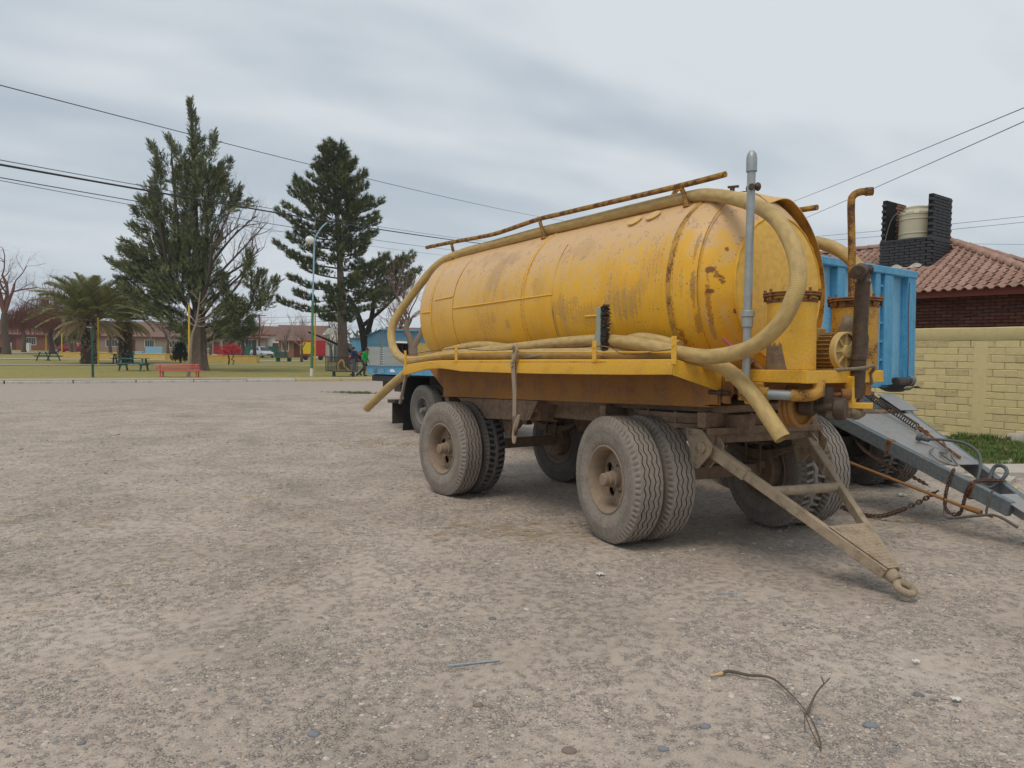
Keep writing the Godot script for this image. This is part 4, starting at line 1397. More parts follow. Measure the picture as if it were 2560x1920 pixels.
	b.tube(spline([Vector3(4.14, 1.48, 0.20), Vector3(4.14, 1.70, 0.20), Vector3(4.15, 1.77, 0.18), Vector3(4.12, 1.79, 0.12), Vector3(4.1, 1.79, 0.06)], 0.02), 0.04, 12)
	b.cyl(Vector3(4.14, 1.68, 0.20), Vector3(4.14, 1.71, 0.20), 0.05, 12)
	part(t, "pipe_elbow", b, M.grey_cast)
	# motor
	var mo := Node3D.new()
	mo.name = "motor"
	t.add_child(mo)
	mo.transform = Transform3D(Basis(Vector3.UP, -0.1), Vector3(4.11, 1.56, 0.295))
	b = Mb.new()
	var axx := Basis(Vector3(0, 1, 0), Vector3(1, 0, 0), Vector3(0, 0, -1))
	b.lathe([Vector2(-0.2, 0.001), Vector2(-0.2, 0.11), Vector2(0.08, 0.11), Vector2(0.08, 0.001)], 32, Transform3D(axx, Vector3.ZERO))
	b.box(Vector3(0.1, 0.1, 0.12), Transform3D(Basis(), Vector3(-0.1, 0.12, 0.06)), 0.01)
	b.box(Vector3(0.24, 0.03, 0.2), Transform3D(Basis(), Vector3(-0.05, -0.135, 0)), 0.004)
	part(mo, "motor_body", b, M.motor_dusty)
	for k in 26:
		var a := TAU * k / 26.0
		b = Mb.new()
		b.box(Vector3(0.24, 0.032, 0.006), Transform3D(Basis(Vector3.RIGHT, a), Basis(Vector3.RIGHT, a) * Vector3(-0.06, 0.122, 0)))
		part(mo, "cooling_fin", b, M.motor_dusty)
	b = Mb.new()
	b.lathe([Vector2(0.06, 0.118), Vector2(0.07, 0.138), Vector2(0.11, 0.138), Vector2(0.118, 0.128), Vector2(0.112, 0.118)], 40, Transform3D(axx, Vector3.ZERO))
	b.lathe([Vector2(0.09, 0.118), Vector2(0.092, 0.05), Vector2(0.11, 0.045), Vector2(0.125, 0.042), Vector2(0.13, 0.001)], 40, Transform3D(axx, Vector3.ZERO))
	for k in 8:
		var a := TAU * k / 8.0
		b.box(Vector3(0.02, 0.09, 0.01), Transform3D(Basis(Vector3.RIGHT, a), Basis(Vector3.RIGHT, a) * Vector3(0.102, 0.08, 0)))
	part(mo, "motor_end_cover", b, M.motor_cover)
	b = Mb.new()
	b.tube(spline([Vector3(0.1, 0.08, -0.1), Vector3(0.14, 0.13, -0.16), Vector3(0.12, 0.08, -0.22), Vector3(0.1, -0.08, -0.2), Vector3(0.06, -0.16, -0.1)], 0.02), 0.006, 6)
	part(mo, "motor_cable", b, M.rubber_dark)
	# galvanised standpipe
	b = Mb.new()
	b.cyl(Vector3(3.845, 1.31, 0.92), Vector3(3.868, 2.80, 0.92), 0.0275, 20)
	b.cyl(Vector3(3.853, 1.79, 0.92), Vector3(3.854, 1.835, 0.92), 0.046, 20, 0.005)
	b.cyl(Vector3(3.852, 1.72, 0.92), Vector3(3.853, 1.8, 0.92), 0.037, 20, 0.004)
	var sp_ := part(t, "standpipe", b, M.galvanised)
	b = Mb.new()
	b.lathe([Vector2(0, 0.03), Vector2(0, 0.036), Vector2(0.09, 0.036), Vector2(0.12, 0.03), Vector2(0.14, 0.014), Vector2(0.143, 0.001)], 20, Transform3D(Basis(), Vector3(3.868, 2.775, 0.92)))
	part(sp_, "standpipe_cap", b, M.galvanised)
	b = Mb.new()
	b.cyl(Vector3(3.83, 2.665, 0.88), Vector3(3.90, 2.665, 0.96), 0.02, 10)
	b.ball(Vector3(3.905, 2.67, 0.90), Vector3(0.022, 0.03, 0.022))
	b.ball(Vector3(3.835, 2.67, 0.90), Vector3(0.022, 0.03, 0.022))
	part(sp_, "pipe_bolt", b, M.greasy)
	b = Mb.new()
	b.box(Vector3(0.11, 0.05, 0.1), Transform3D(Basis(Vector3.UP, 0.3), Vector3(3.85, 1.565, 0.92)), 0.006)
	b.box(Vector3(0.09, 0.07, 0.02), Transform3D(Basis(Vector3.BACK, 0.5), Vector3(3.90, 1.59, 0.965)), 0.004)
	b.cyl(Vector3(3.88, 1.6, 0.94), Vector3(3.93, 1.62, 1.0), 0.012, 8)
	part(t, "pipe_clamp", b, M.yellow_rusty)
	b = Mb.new()
	b.cyl(Vector3(3.845, 1.33, 0.92), Vector3(3.845, 1.22, 0.92), 0.05, 16, 0.006)
	b.box(Vector3(0.1, 0.15, 0.1), Transform3D(Basis(), Vector3(3.90, 1.27, 0.9)), 0.01)
	b.cyl(Vector3(3.94, 1.265, 0.90), Vector3(4.0, 1.265, 0.88), 0.048, 8)
	part(t, "valve_body", b, M.yellow_rusty)
	b = Mb.new()
	b.cyl(Vector3(3.99, 1.265, 0.885), Vector3(4.16, 1.262, 0.80), 0.034, 16)
	part(t, "delivery_pipe", b, M.galvanised)
	b = Mb.new()
	b.tube(spline([Vector3(4.13, 1.262, 0.815), Vector3(4.22, 1.265, 0.77), Vector3(4.255, 1.29, 0.72), Vector3(4.25, 1.36, 0.70)], 0.02), 0.041, 14)
	part(t, "delivery_elbow", b, M.yellow_rusty)
	# skirt front plates and bolt
	b = Mb.new()
	b.box(Vector3(0.09, 0.2, 0.012), Transform3D(Basis(), Vector3(3.47, 1.265, 0.765)), 0.003)
	b.box(Vector3(0.07, 0.09, 0.03), Transform3D(Basis(), Vector3(3.47, 1.215, 0.775)), 0.006)
	b.box(Vector3(0.06, 0.06, 0.03), Transform3D(Basis(), Vector3(3.58, 1.21, 0.775)), 0.006)
	part(t, "skirt_bracket", b, M.brown_rusty)
	b = Mb.new()
	b.cyl(Vector3(3.44, 1.26, 0.80), Vector3(3.62, 1.26, 0.80), 0.017, 10)
	b.cyl(Vector3(3.53, 1.26, 0.80), Vector3(3.56, 1.26, 0.80), 0.026, 6)
	part(t, "latch_bolt", b, M.greasy)
	# belt pulley and shaft below the platform
	b = Mb.new()
	var pc := Vector3(4.06, 1.185, 0.64)
	b.lathe([Vector2(-0.05, 0.06), Vector2(-0.05, 0.15), Vector2(-0.03, 0.15), Vector2(-0.022, 0.138), Vector2(-0.014, 0.15), Vector2(0.006, 0.15), Vector2(0.014, 0.138), Vector2(0.022, 0.15), Vector2(0.042, 0.15), Vector2(0.044, 0.128), Vector2(0.02, 0.12), Vector2(0.01, 0.06), Vector2(0.012, 0.001)], 40, Transform3D(axx, pc), 20.0)
	part(t, "belt_pulley", b, M.brown_rusty)
	b = Mb.new()
	b.cyl(pc, pc + Vector3(0.30, 0, -0.06), 0.028, 12)
	b.cyl(pc + Vector3(0.02, 0, 0), pc + Vector3(0.12, 0, -0.025), 0.065, 16, 0.01)
	b.cyl(pc + Vector3(0.24, -0.01, -0.05), pc + Vector3(0.31, -0.01, -0.07), 0.075, 14, 0.01)
	b.box(Vector3(0.06, 0.16, 0.1), Transform3D(Basis(), pc + Vector3(0.16, 0.06, -0.08)), 0.008)
	part(t, "drive_shaft", b, M.greasy)
	b = Mb.new()
	b.cyl(Vector3(4.12, 1.265, 0.62), Vector3(4.28, 1.265, 0.42), 0.018, 10)
	b.cyl(Vector3(4.26, 1.265, 0.45), Vector3(4.30, 1.265, 0.40), 0.04, 12, 0.005)
	part(t, "pump_link", b, M.rust_pipe)
	# cardan shaft stowed upright
	var cs := Node3D.new()
	cs.name = "stowed_shaft"
	t.add_child(cs)
	cs.position = Vector3(-0.01, 0, 0.03)
	b = Mb.new()
	b.cyl(Vector3(4.30, 1.24, 0.275), Vector3(4.31, 1.40, 0.275), 0.046, 18, 0.004, 0.05)
	b.cyl(Vector3(4.31, 1.36, 0.275), Vector3(4.325, 2.02, 0.26), 0.048, 20)
	b.cyl(Vector3(4.313, 1.5, 0.272), Vector3(4.314, 1.53, 0.272), 0.053, 20, 0.003)
	b.lathe([Vector2(0, 0.046), Vector2(0.03, 0.052), Vector2(0.06, 0.03)], 18, Transform3D(Basis(), Vector3(4.326, 2.0, 0.26)))
	part(cs, "shaft_tube", b, M.greasy)
	for q in [[Vector3(4.327, 2.03, 0.26), 1.0], [Vector3(4.298, 1.23, 0.275), -1.0]]:
		b = Mb.new()
		for s in [-1.0, 1.0]:
			b.bar(q[0] + Vector3(0, 0, 0.03 * s), q[0] + Vector3(0.01, 0.085 * q[1], 0.058 * s), 0.04, 0.03, Vector3.RIGHT, 0.006)
			b.ball(q[0] + Vector3(0.01, 0.09 * q[1], 0.056 * s), Vector3(0.034, 0.036, 0.018))
		b.cyl(q[0] + Vector3(0.01, 0.09 * q[1], -0.07), q[0] + Vector3(0.01, 0.09 * q[1], 0.07), 0.017, 10)
		part(cs, "yoke", b, M.greasy if q[1] > 0 else M.grey_cast)
	b = Mb.new()
	b.cyl(Vector3(4.33, 2.115, 0.29), Vector3(4.375, 2.085, 0.41), 0.045, 16, 0.008, 0.036)
	b.cyl(Vector3(4.375, 2.085, 0.41), Vector3(4.381, 2.081, 0.426), 0.05, 16, 0.006)
	b.cyl(Vector3(4.381, 2.081, 0.42), Vector3(4.383, 2.080, 0.431), 0.022, 12)
	part(cs, "yoke_sleeve", b, M.greasy)
	b = Mb.new()
	b.cyl(Vector3(4.16, 1.14, 0.42), Vector3(4.30, 1.14, 0.30), 0.04, 14, 0.006)
	b.ball(Vector3(4.31, 1.14, 0.29), Vector3(0.05, 0.05, 0.05))
	part(cs, "lower_joint", b, M.grey_cast)
	b = Mb.new()
	b.torus(Transform3D(Basis(), Vector3(4.312, 1.44, 0.272)), 0.052, 0.012, 24, 8)
	b.tube(spline([Vector3(4.26, 1.43, 0.50), Vector3(4.36, 1.445, 0.33), Vector3(4.37, 1.46, 0.20), Vector3(4.33, 1.44, 0.10), Vector3(4.28, 1.40, 0.05), Vector3(4.29, 1.33, 0.04)], 0.03), 0.012, 8)
	part(cs, "holding_strap", b, M.grey_cast)
	# reflector slat at the rear corner
	b = Mb.new()
	b.bar(Vector3(-0.70, 1.33, 1.16), Vector3(-0.86, 0.98, 1.16), 0.03, 0.03, Vector3.RIGHT, 0.003)
	part(t, "corner_slat", b, M.wood_old)
	# far side hose loop
	b = Mb.new()
	var fl2 := spline([Vector3(2.6, 2.60, -0.76), Vector3(3.3, 2.55, -0.80), Vector3(3.62, 2.35, -0.84), Vector3(3.72, 2.1, -0.86), Vector3(3.66, 1.8, -0.9), Vector3(3.4, 1.58, -0.95), Vector3(2.5, 1.55, -1.0), Vector3(1.0, 1.55, -1.0)], 0.05)
	b.tube(fl2, 0.054, 16)
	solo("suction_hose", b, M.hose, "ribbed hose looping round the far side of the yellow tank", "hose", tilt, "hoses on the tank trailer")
	# near side hose
	b = Mb.new()
	var path := spline([Vector3(-1.93, 0.87, 1.10), Vector3(-1.35, 1.15, 1.08), Vector3(-0.85, 1.395, 1.02), Vector3(-0.5, 1.52, 0.98), Vector3(0.3, 1.575, 0.94), Vector3(1.2, 1.625, 0.90), Vector3(2.0, 1.66, 0.92), Vector3(2.6, 1.655, 1.0), Vector3(3.09, 1.60, 1.05), Vector3(3.40, 1.545, 1.07), Vector3(3.70, 1.52, 1.09), Vector3(4.0, 1.575, 1.09), Vector3(4.2, 1.715, 1.08), Vector3(4.29, 1.90, 1.05), Vector3(4.28, 2.06, 1.0), Vector3(4.16, 2.275, 0.91), Vector3(3.93, 2.49, 0.77), Vector3(3.57, 2.675, 0.60), Vector3(3.16, 2.815, 0.46), Vector3(2.86, 2.862, 0.385), Vector3(2.29, 2.872, 0.37), Vector3(1.6, 2.87, 0.37), Vector3(0.88, 2.868, 0.38), Vector3(-0.02, 2.845, 0.40), Vector3(-0.70, 2.815, 0.44), Vector3(-1.10, 2.70, 0.53), Vector3(-1.42, 2.36, 0.70), Vector3(-1.60, 1.985, 0.88), Vector3(-1.49, 1.715, 0.95), Vector3(-1.17, 1.545, 1.0), Vector3(-0.65, 1.497, 1.06), Vector3(0.2, 1.556, 1.08), Vector3(1.5, 1.552, 1.09), Vector3(2.4, 1.548, 1.07), Vector3(2.9, 1.545, 0.94), Vector3(3.35, 1.505, 0.90), Vector3(3.68, 1.44, 0.94), Vector3(3.93, 1.28, 0.98), Vector3(4.10, 1.10, 1.0), Vector3(4.19, 0.99, 1.0)], 0.03)
	b.tube(path, 0.053, 18, false)
	var inner := []
	for k in 6:
		inner.append(path[path.size() - 1 - k])
	b.tube(inner, 0.046, 16, false)
	inner = []
	for k in 6:
		inner.append(path[k])
	b.tube(inner, 0.046, 16, false)
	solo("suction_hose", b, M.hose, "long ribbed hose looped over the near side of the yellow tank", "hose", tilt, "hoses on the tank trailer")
	b = Mb.new()
	b.tube(spline([Vector3(-0.3, 1.60, 0.86), Vector3(0.4, 1.66, 0.82), Vector3(1.4, 1.57, 0.80), Vector3(2.2, 1.54, 0.84), Vector3(2.75, 1.67, 0.86), Vector3(3.2, 1.60, 0.86)], 0.05), 0.05, 16)
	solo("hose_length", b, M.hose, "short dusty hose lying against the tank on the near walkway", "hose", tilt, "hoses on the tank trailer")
	# the strap
	b = Mb.new()
	for dz in [0.0, 0.02]:
		var ps := [Vector3(1.53, 1.63, 1.19), Vector3(1.545, 1.56, 1.218), Vector3(1.55, 1.45, 1.216 + dz), Vector3(1.54 + dz, 1.2, 1.20 + dz), Vector3(1.53, 0.98, 1.20), Vector3(1.545, 0.83, 1.21)]
		for j in ps.size() - 1:
			b.bar(ps[j], ps[j + 1], 0.055, 0.006, Vector3.BACK)
	b.tube(spline([Vector3(1.55, 0.84, 1.215), Vector3(1.60, 0.90, 1.22), Vector3(1.63, 1.0, 1.215), Vector3(1.60, 0.93, 1.23), Vector3(1.56, 0.84, 1.23), Vector3(1.565, 0.76, 1.235), Vector3(1.585, 0.74, 1.235), Vector3(1.59, 0.80, 1.23)], 0.02), 0.013, 8)
	b.tube(spline([Vector3(1.52, 1.60, 1.21), Vector3(1.56, 1.63, 1.225), Vector3(1.60, 1.60, 1.225), Vector3(1.57, 1.5, 1.235), Vector3(1.53, 1.46, 1.235), Vector3(1.56, 1.44, 1.24)], 0.02), 0.016, 8)
	solo("tie_strap", b, M.strap_cloth, "knotted dusty cloth strap hanging over the walkway edge of the tank trailer", "strap", tilt)
	# the broom
	var br := thing("scrub_broom", "stiff scrubbing broom standing on end on the walkway against the tank", "broom", tilt)
	b = Mb.new()
	b.box(Vector3(0.05, 0.42, 0.06), Transform3D(Basis(), Vector3(2.535, 1.72, 1.06)), 0.006)
	b.prism(PackedVector2Array([Vector2(2.51, 1.76), Vector2(2.45, 1.58), Vector2(2.47, 1.55), Vector2(2.51, 1.58)]), 0.04, Transform3D(Basis(), Vector3(0, 0, 1.06)))
	part(br, "brush_block", b, M.brush_block)
	b = Mb.new()
	for i in 420:
		var y := rnd(1.52, 1.93)
		var z := rnd(1.035, 1.085)
		var p := Vector3(2.558, y, z)
		b.bar(p, p + Vector3(rnd(0.05, 0.075), rnd(-0.02, 0.03), rnd(-0.015, 0.015)), 0.004, 0.004)
	part(br, "bristles", b, M.brush_bristle)
	b = Mb.new()
	b.tube([Vector3(2.50, 1.60, 1.07), Vector3(1.62, 1.52, 1.15)], 0.014, 10)
	part(br, "broom_handle", b, M.wood_old)
	# red lever by the standpipe
	b = Mb.new()
	b.bar(Vector3(3.50, 1.66, 0.72), Vector3(3.64, 1.56, 0.74), 0.02, 0.035, Vector3.BACK, 0.004)
	part(t, "valve_lever", b, M.red_handle)
	b = Mb.new()
	b.cyl(Vector3(3.62, 1.56, 0.72), Vector3(3.78, 1.46, 0.75), 0.03, 12)
	b.cyl(Vector3(3.75, 1.5, 0.72), Vector3(3.9, 1.40, 0.78), 0.02, 10)
	part(t, "valve_neck", b, M.rust_pipe)

# ---------------------------------------------------------------- the blue flatbed trailer
func chain(b: Mb, ps: Array, link := 0.045, r := 0.006) -> void:
	var path := spline(ps, link * 0.78)
	for i in path.size() - 1:
		var p: Vector3 = (path[i] + path[i + 1]) * 0.5
		var d: Vector3 = (path[i + 1] - path[i]).normalized()
		var s := d.cross(Vector3.UP if absf(d.y) < 0.9 else Vector3.RIGHT).normalized()
		if i % 2:
			s = s.cross(d)
		var up := s.cross(d)
		var l := link * 0.5
		var ring := []
		for k in 9:
			var a := TAU * k / 8.0
			ring.append(p + d * cos(a) * l + s * sin(a) * link * 0.32)
		b.tube(ring, r, 5, false)

func make_blue_trailer() -> void:
	var t := thing("flatbed_trailer", "light blue flatbed trailer with tall headboard parked behind the yellow tank trailer", "flatbed trailer", tilt)
	var A := -3.03
	var b := Mb.new()
	# bed
	for s in [-1.0, 1.0]:
		b = Mb.new()
		b.box(Vector3(10.7, 0.1, 0.05), Transform3D(Basis(), Vector3(-2.9, 1.31, A + 1.215 * s)), 0.006)
		b.box(Vector3(10.7, 0.012, 0.09), Transform3D(Basis(), Vector3(-2.9, 1.364, A + 1.20 * s)), 0.003)
		b.box(Vector3(10.7, 0.03, 0.03), Transform3D(Basis(), Vector3(-2.9, 1.247, A + 1.23 * s)), 0.004)
		part(t, "side_rail", b, M.blue_paint)
		b = Mb.new()
		b.box(Vector3(9.6, 0.26, 0.09), Transform3D(Basis(), Vector3(-3.0, 1.08, A + 0.42 * s)), 0.006)
		part(t, "chassis_beam", b, M.black_steel)
	b = Mb.new()
	b.box(Vector3(10.6, 0.04, 2.38), Transform3D(Basis(), Vector3(-2.9, 1.33, A)))
	for i in 12:
		b.box(Vector3(0.08, 0.1, 2.36), Transform3D(Basis(), Vector3(-8.0 + i * 0.92, 1.255, A)))
	part(t, "bed_floor", b, M.black_steel)
	b = Mb.new()
	b.box(Vector3(0.05, 0.13, 2.48), Transform3D(Basis(), Vector3(-8.26, 1.30, A)), 0.006)
	part(t, "tail_rail", b, M.blue_paint)
	b = Mb.new()
	b.box(Vector3(0.16, 0.085, 0.012), Transform3D(Basis(), Vector3(-7.85, 1.312, A + 1.247)), 0.002)
	for k in 6:
		b.cyl(Vector3(-7.90 + 0.05 * (k % 3), 1.295 + 0.035 * (k / 3), A + 1.252), Vector3(-7.90 + 0.05 * (k % 3), 1.295 + 0.035 * (k / 3), A + 1.257), 0.008, 8)
	part(t, "lamp_bracket", b, M.blue_grey)
	b = Mb.new()
	b.box(Vector3(0.12, 0.09, 0.02), Transform3D(Basis(), Vector3(-7.45, 1.30, A + 1.25)), 0.004)
	part(t, "side_lamp", b, M.lamp_grey)
	b = Mb.new()
	b.prism(PackedVector2Array([Vector2(-0.12, -0.035), Vector2(0.13, -0.035), Vector2(0.09, 0.01), Vector2(0.0, 0.035), Vector2(-0.1, 0.03)]), 0.004, Transform3D(Basis(), Vector3(-7.0, 1.32, A + 1.245)))
	part(t, "paint_patch", b, M.tail_white)
	b = Mb.new()
	b.box(Vector3(1.1, 0.13, 0.08), Transform3D(Basis(), Vector3(-7.55, 1.145, A + 1.17)), 0.008)
	b.box(Vector3(0.14, 0.13, 2.3), Transform3D(Basis(), Vector3(-8.08, 1.145, A)), 0.008)
	part(t, "bumper", b, M.black)
	for q in [[-7.5, 1.13], [-7.0, 1.1]]:
		b = Mb.new()
		b.box(Vector3(0.3, 0.22, 0.06), Transform3D(Basis(), Vector3(q[0], 0.98, A + q[1])), 0.006)
		part(t, "bumper_stay", b, M.black_steel)
	for s in [-1.0, 1.0]:
		b = Mb.new()
		var rows := []
		for j in 9:
			var y := lerpf(1.18, 0.05, j / 8.0)
			var r := PackedVector3Array()
			for k in 5:
				r.append(Vector3(-6.62 - 0.12 * pow(j / 8.0, 2.0) + 0.02 * sin(k * 1.4 + j * 0.5), y, A + s * lerpf(0.56, 1.14, k / 4.0)))
			rows.append(r)
		b.grid(rows)
		part(t, "mud_flap", b, M.black)
		b = Mb.new()
		b.box(Vector3(0.02, 0.46, 0.34), Transform3D(Basis(), Vector3(-7.2, 0.40, A + 0.98 * s)), 0.004)
		b.box(Vector3(0.34, 0.07, 0.42), Transform3D(Basis(), Vector3(-7.18, 0.655, A + 0.98 * s)), 0.006)
		b.box(Vector3(0.05, 0.5, 0.05), Transform3D(Basis(), Vector3(-7.1, 0.90, A + 0.9 * s)), 0.004)
		part(t, "hanging_step", b, M.black_steel)
		b = Mb.new()
		leaf_spring(b, Transform3D(Basis(), Vector3(-5.9, 0.86, A + 0.5 * s)), 0.6, 7)
		leaf_spring(b, Transform3D(Basis(Vector3.UP, -0.46), Vector3(1.95, 0.82, A + 0.5 * s)), 0.55, 6)
		part(t, "leaf_spring", b, M.black_steel)
		var fl := Basis() if s > 0 else Basis(Vector3.UP, PI)
		wheel(t, Transform3D(fl, Vector3(-5.9, TR, A + 1.03 * s)), false, true, true, "grey_rim")
		wheel(t, Transform3D(fl.rotated(Vector3.UP, PI), Vector3(-5.9, TR, A + 0.72 * s)), false, false, true, "grey_rim")
		var bo := Transform3D(Basis(Vector3.UP, -0.46), Vector3(1.95, 0, A))
		wheel(t, bo * Transform3D(fl, Vector3(0, TR, 1.0 * s)), false, true, true, "grey_rim")
		wheel(t, bo * Transform3D(fl.rotated(Vector3.UP, PI), Vector3(0, TR, 0.69 * s)), true, false, true, "grey_rim")
	b = Mb.new()
	b.box(Vector3(0.12, 0.12, 1.9), Transform3D(Basis(), Vector3(-5.9, 0.54, A)), 0.008)
	part(t, "rear_axle", b, M.black_steel)
	b = Mb.new()
	b.box(Vector3(0.12, 0.12, 1.9), Transform3D(Basis(Vector3.UP, -0.46), Vector3(1.95, 0.54, A)), 0.008)
	for s in [-1.0, 1.0]:
		b.cyl(Transform3D(Basis(Vector3.UP, -0.46), Vector3(1.95, 0.54, A)) * Vector3(0, 0, 0.5 * s), Transform3D(Basis(Vector3.UP, -0.46), Vector3(1.95, 0.54, A)) * Vector3(0, 0, 0.6 * s), 0.2, 24)
	part(t, "front_axle", b, M.black_steel)
	b = Mb.new()
	b.lathe([Vector2(1.06, 0.5), Vector2(1.06, 0.66), Vector2(1.16, 0.66), Vector2(1.16, 0.5)], 40, Transform3D(Basis(), Vector3(1.95, 0, A)))
	for s in [-1.0, 1.0]:
		b.box(Vector3(1.5, 0.14, 0.09), Transform3D(Basis(Vector3.UP, -0.46), Vector3(1.95, 0, A)) * Transform3D(Basis(), Vector3(0, 0.98, 0.5 * s)), 0.006)
	b.box(Vector3(0.09, 0.16, 1.0), Transform3D(Basis(Vector3.UP, -0.46), Vector3(1.95, 0, A)) * Transform3D(Basis(), Vector3(0.7, 0.98, 0)), 0.006)
	part(t, "turntable", b, M.blue_grey)
	# headboard
	var hb := Node3D.new()
	hb.name = "headboard"
	t.add_child(hb)
	var X := 2.5
	for q in [[-4.17, 0.20, 1.27, 2.60], [-3.60, 0.20, 1.21, 2.56], [-3.345, 0.11, 1.21, 2.56], [-2.55, 0.16, 1.21, 2.56], [-1.90, 0.18, 1.21, 2.56]]:
		b = Mb.new()
		b.box(Vector3(0.11, q[3] - q[2], q[1]), Transform3D(Basis(), Vector3(X, (q[2] + q[3]) / 2, q[0])), 0.008)
		part(hb, "headboard_post", b, M.blue_paint)
	b = Mb.new()
	b.box(Vector3(0.15, 0.09, 2.46), Transform3D(Basis(), Vector3(X - 0.005, 2.605, -3.05)), 0.01)
	part(hb, "top_rail", b, M.blue_paint)
	b = Mb.new()
	b.box(Vector3(0.12, 0.05, 1.9), Transform3D(Basis(), Vector3(X - 0.01, 1.24, -2.78)), 0.006)
	part(hb, "bottom_rail", b, M.blue_paint)
	for q in [[-3.885, 0.38], [-3.0, 0.66], [-2.22, 0.5]]:
		b = Mb.new()
		b.box(Vector3(0.008, 1.34, q[1]), Transform3D(Basis(), Vector3(X - 0.045, 1.90, q[0])))
		part(hb, "headboard_panel", b, M.blue_panel)
	b = Mb.new()
	b.box(Vector3(0.008, 1.34, 0.13), Transform3D(Basis(), Vector3(X - 0.045, 1.90, -3.45)))
	part(hb, "ladder_back", b, M.blue_panel)
	for k in 6:
		b = Mb.new()
		b.box(Vector3(0.03, 0.03, 0.14), Transform3D(Basis(), Vector3(X + 0.02, 1.32 + k * 0.22, -3.45)), 0.004)
		part(hb, "ladder_rung", b, M.blue_paint)
	b = Mb.new()
	b.cyl(Vector3(X + 0.01, 1.27, -3.84), Vector3(X + 0.03, 1.27, -4.24), 0.055, 16, 0.01)
	b.cyl(Vector3(X + 0.05, 1.265, -3.80), Vector3(X + 0.06, 1.265, -3.96), 0.065, 16, 0.01)
	part(t, "winch_roller", b, M.black_steel)
	b = Mb.new()
	for k in 5:
		b.torus(Transform3D(Basis(Vector3(0.1, 1, 0.2 * k).normalized(), Vector3(0.3, 0.1 * k, 1).normalized(), Vector3(1, 0, 0)).orthonormalized(), Vector3(X + 0.04, 1.29, -4.1 - 0.02 * k)), 0.07, 0.003, 20, 4)
	part(t, "wire_coil", b, M.galvanised)
	b = Mb.new()
	var rows2 := []
	for j in 7:
		var r := PackedVector3Array()
		for k in 12:
			var f := k / 11.0
			r.append(Vector3(X - 0.2 + j * 0.08 * (1.0 - 0.5 * f), 1.205 + 0.035 * sin(f * 7.0 + j * 0.4) - 0.05 * f + (0.02 if j > 4 else 0.0), -3.45 - f * 1.05))
		rows2.append(r)
	b.grid(rows2)
	part(t, "loose_tarp", b, M.tarp)
	b = Mb.new()
	b.tube(spline([Vector3(X + 0.06, 1.27, -4.07), Vector3(X + 0.065, 1.6, -4.075), Vector3(X + 0.06, 2.1, -4.07), Vector3(X + 0.06, 2.5, -4.08)], 0.1), 0.006, 6)
	part(t, "draw_cord", b, M.rubber_dark)
	# drawbar
	var db := Node3D.new()
	db.name = "drawbar"
	t.add_child(db)
	db.transform = Transform3D(Basis(Vector3.UP, -0.47), Vector3(1.95, 0, A))
	var line := func(f: float, s: float, up: float) -> Vector3:
		return Vector3(0.62, 1.06, 0.52 * s).lerp(Vector3(2.98, 0.30, 0.085 * s), f) + Vector3(0.3, 0.92, 0).normalized() * up
	for s in [1.0, -1.0]:
		b = Mb.new()
		b.bar(line.call(0.0, s, 0.0), line.call(1.0, s, 0.0), 0.06, 0.13, Vector3.UP, 0.006)
		b.cyl(line.call(0.0, s, 0) - Vector3(0, 0, 0.06), line.call(0.0, s, 0) + Vector3(0, 0, 0.06), 0.06, 16)
		part(db, "drawbar_arm", b, M.blue_grey)
		b = Mb.new()
		var p0: Vector3 = line.call(-0.02, s, 0.07)
		var p1: Vector3 = line.call(0.19, s * 1.03, 0.075)
		b.bar(p0, p1, 0.2, 0.01, Vector3.UP, 0.002)
		part(db, "gusset_plate", b, M.plate_worn)
	b = Mb.new()
	var un := Vector3(0.3, 0.92, 0).normalized()
	var pl := []
	for q in [[0.22, 0.95], [0.72, 0.95], [0.72, -0.95], [0.22, -0.95]]:
		pl.append(line.call(q[0], q[1], 0.068))
	b.poly(pl, un)
	var pl2 := []
	for p in pl:
		pl2.append(p - un * 0.006)
	b.poly(pl2, -un)
	b.poly([pl[0], pl[3], pl2[3], pl2[0]], Vector3(-1, 0, 0))
	b.poly([pl[1], pl[2], pl2[2], pl2[1]], Vector3(1, 0, 0))
	part(db, "drawbar_plate", b, M.plate_worn)
	b = Mb.new()
	b.cyl(line.call(0.12, 1.0, -0.02), line.call(0.12, -1.0, -0.02), 0.035, 14)
	part(db, "cross_tube", b, M.chassis)
	b = Mb.new()
	b.bar(line.call(0.94, 0.0, 0.055), line.call(1.06, 0.0, 0.045), 0.22, 0.012, Vector3.UP, 0.003)
	b.bar(line.call(0.94, 0.0, 0.0), line.call(1.04, 0.0, 0.0), 0.1, 0.1, Vector3.UP, 0.004)
	part(db, "end_plate", b, M.plate_worn)
	b = Mb.new()
	b.cyl(line.call(1.0, 0, -0.01), line.call(1.17, 0, -0.01), 0.05, 18, 0.01)
	b.torus(Transform3D(Basis(Vector3(0.95, -0.3, 0), Vector3(0.3, 0.95, 0), Vector3.BACK).orthonormalized(), line.call(1.2, 0, -0.01)), 0.06, 0.028, 28, 10)
	part(db, "tow_eye", b, M.rust_pipe)
	b = Mb.new()
	for q in [0.5, 0.86]:
		b.bar(line.call(q, 1.0, -0.08), line.call(q, 1.0, 0.07), 0.068, 0.05, Vector3.RIGHT)
	part(db, "rust_band", b, M.rust_pipe)
	# spring and rod above the plate
	b = Mb.new()
	var s0: Vector3 = line.call(0.10, -0.1, 0.19)
	var s1: Vector3 = line.call(0.42, -0.32, 0.12)
	var ds := (s1 - s0)
	var sx := ds.normalized().cross(Vector3.UP).normalized()
	var sy := sx.cross(ds.normalized())
	var coil := []
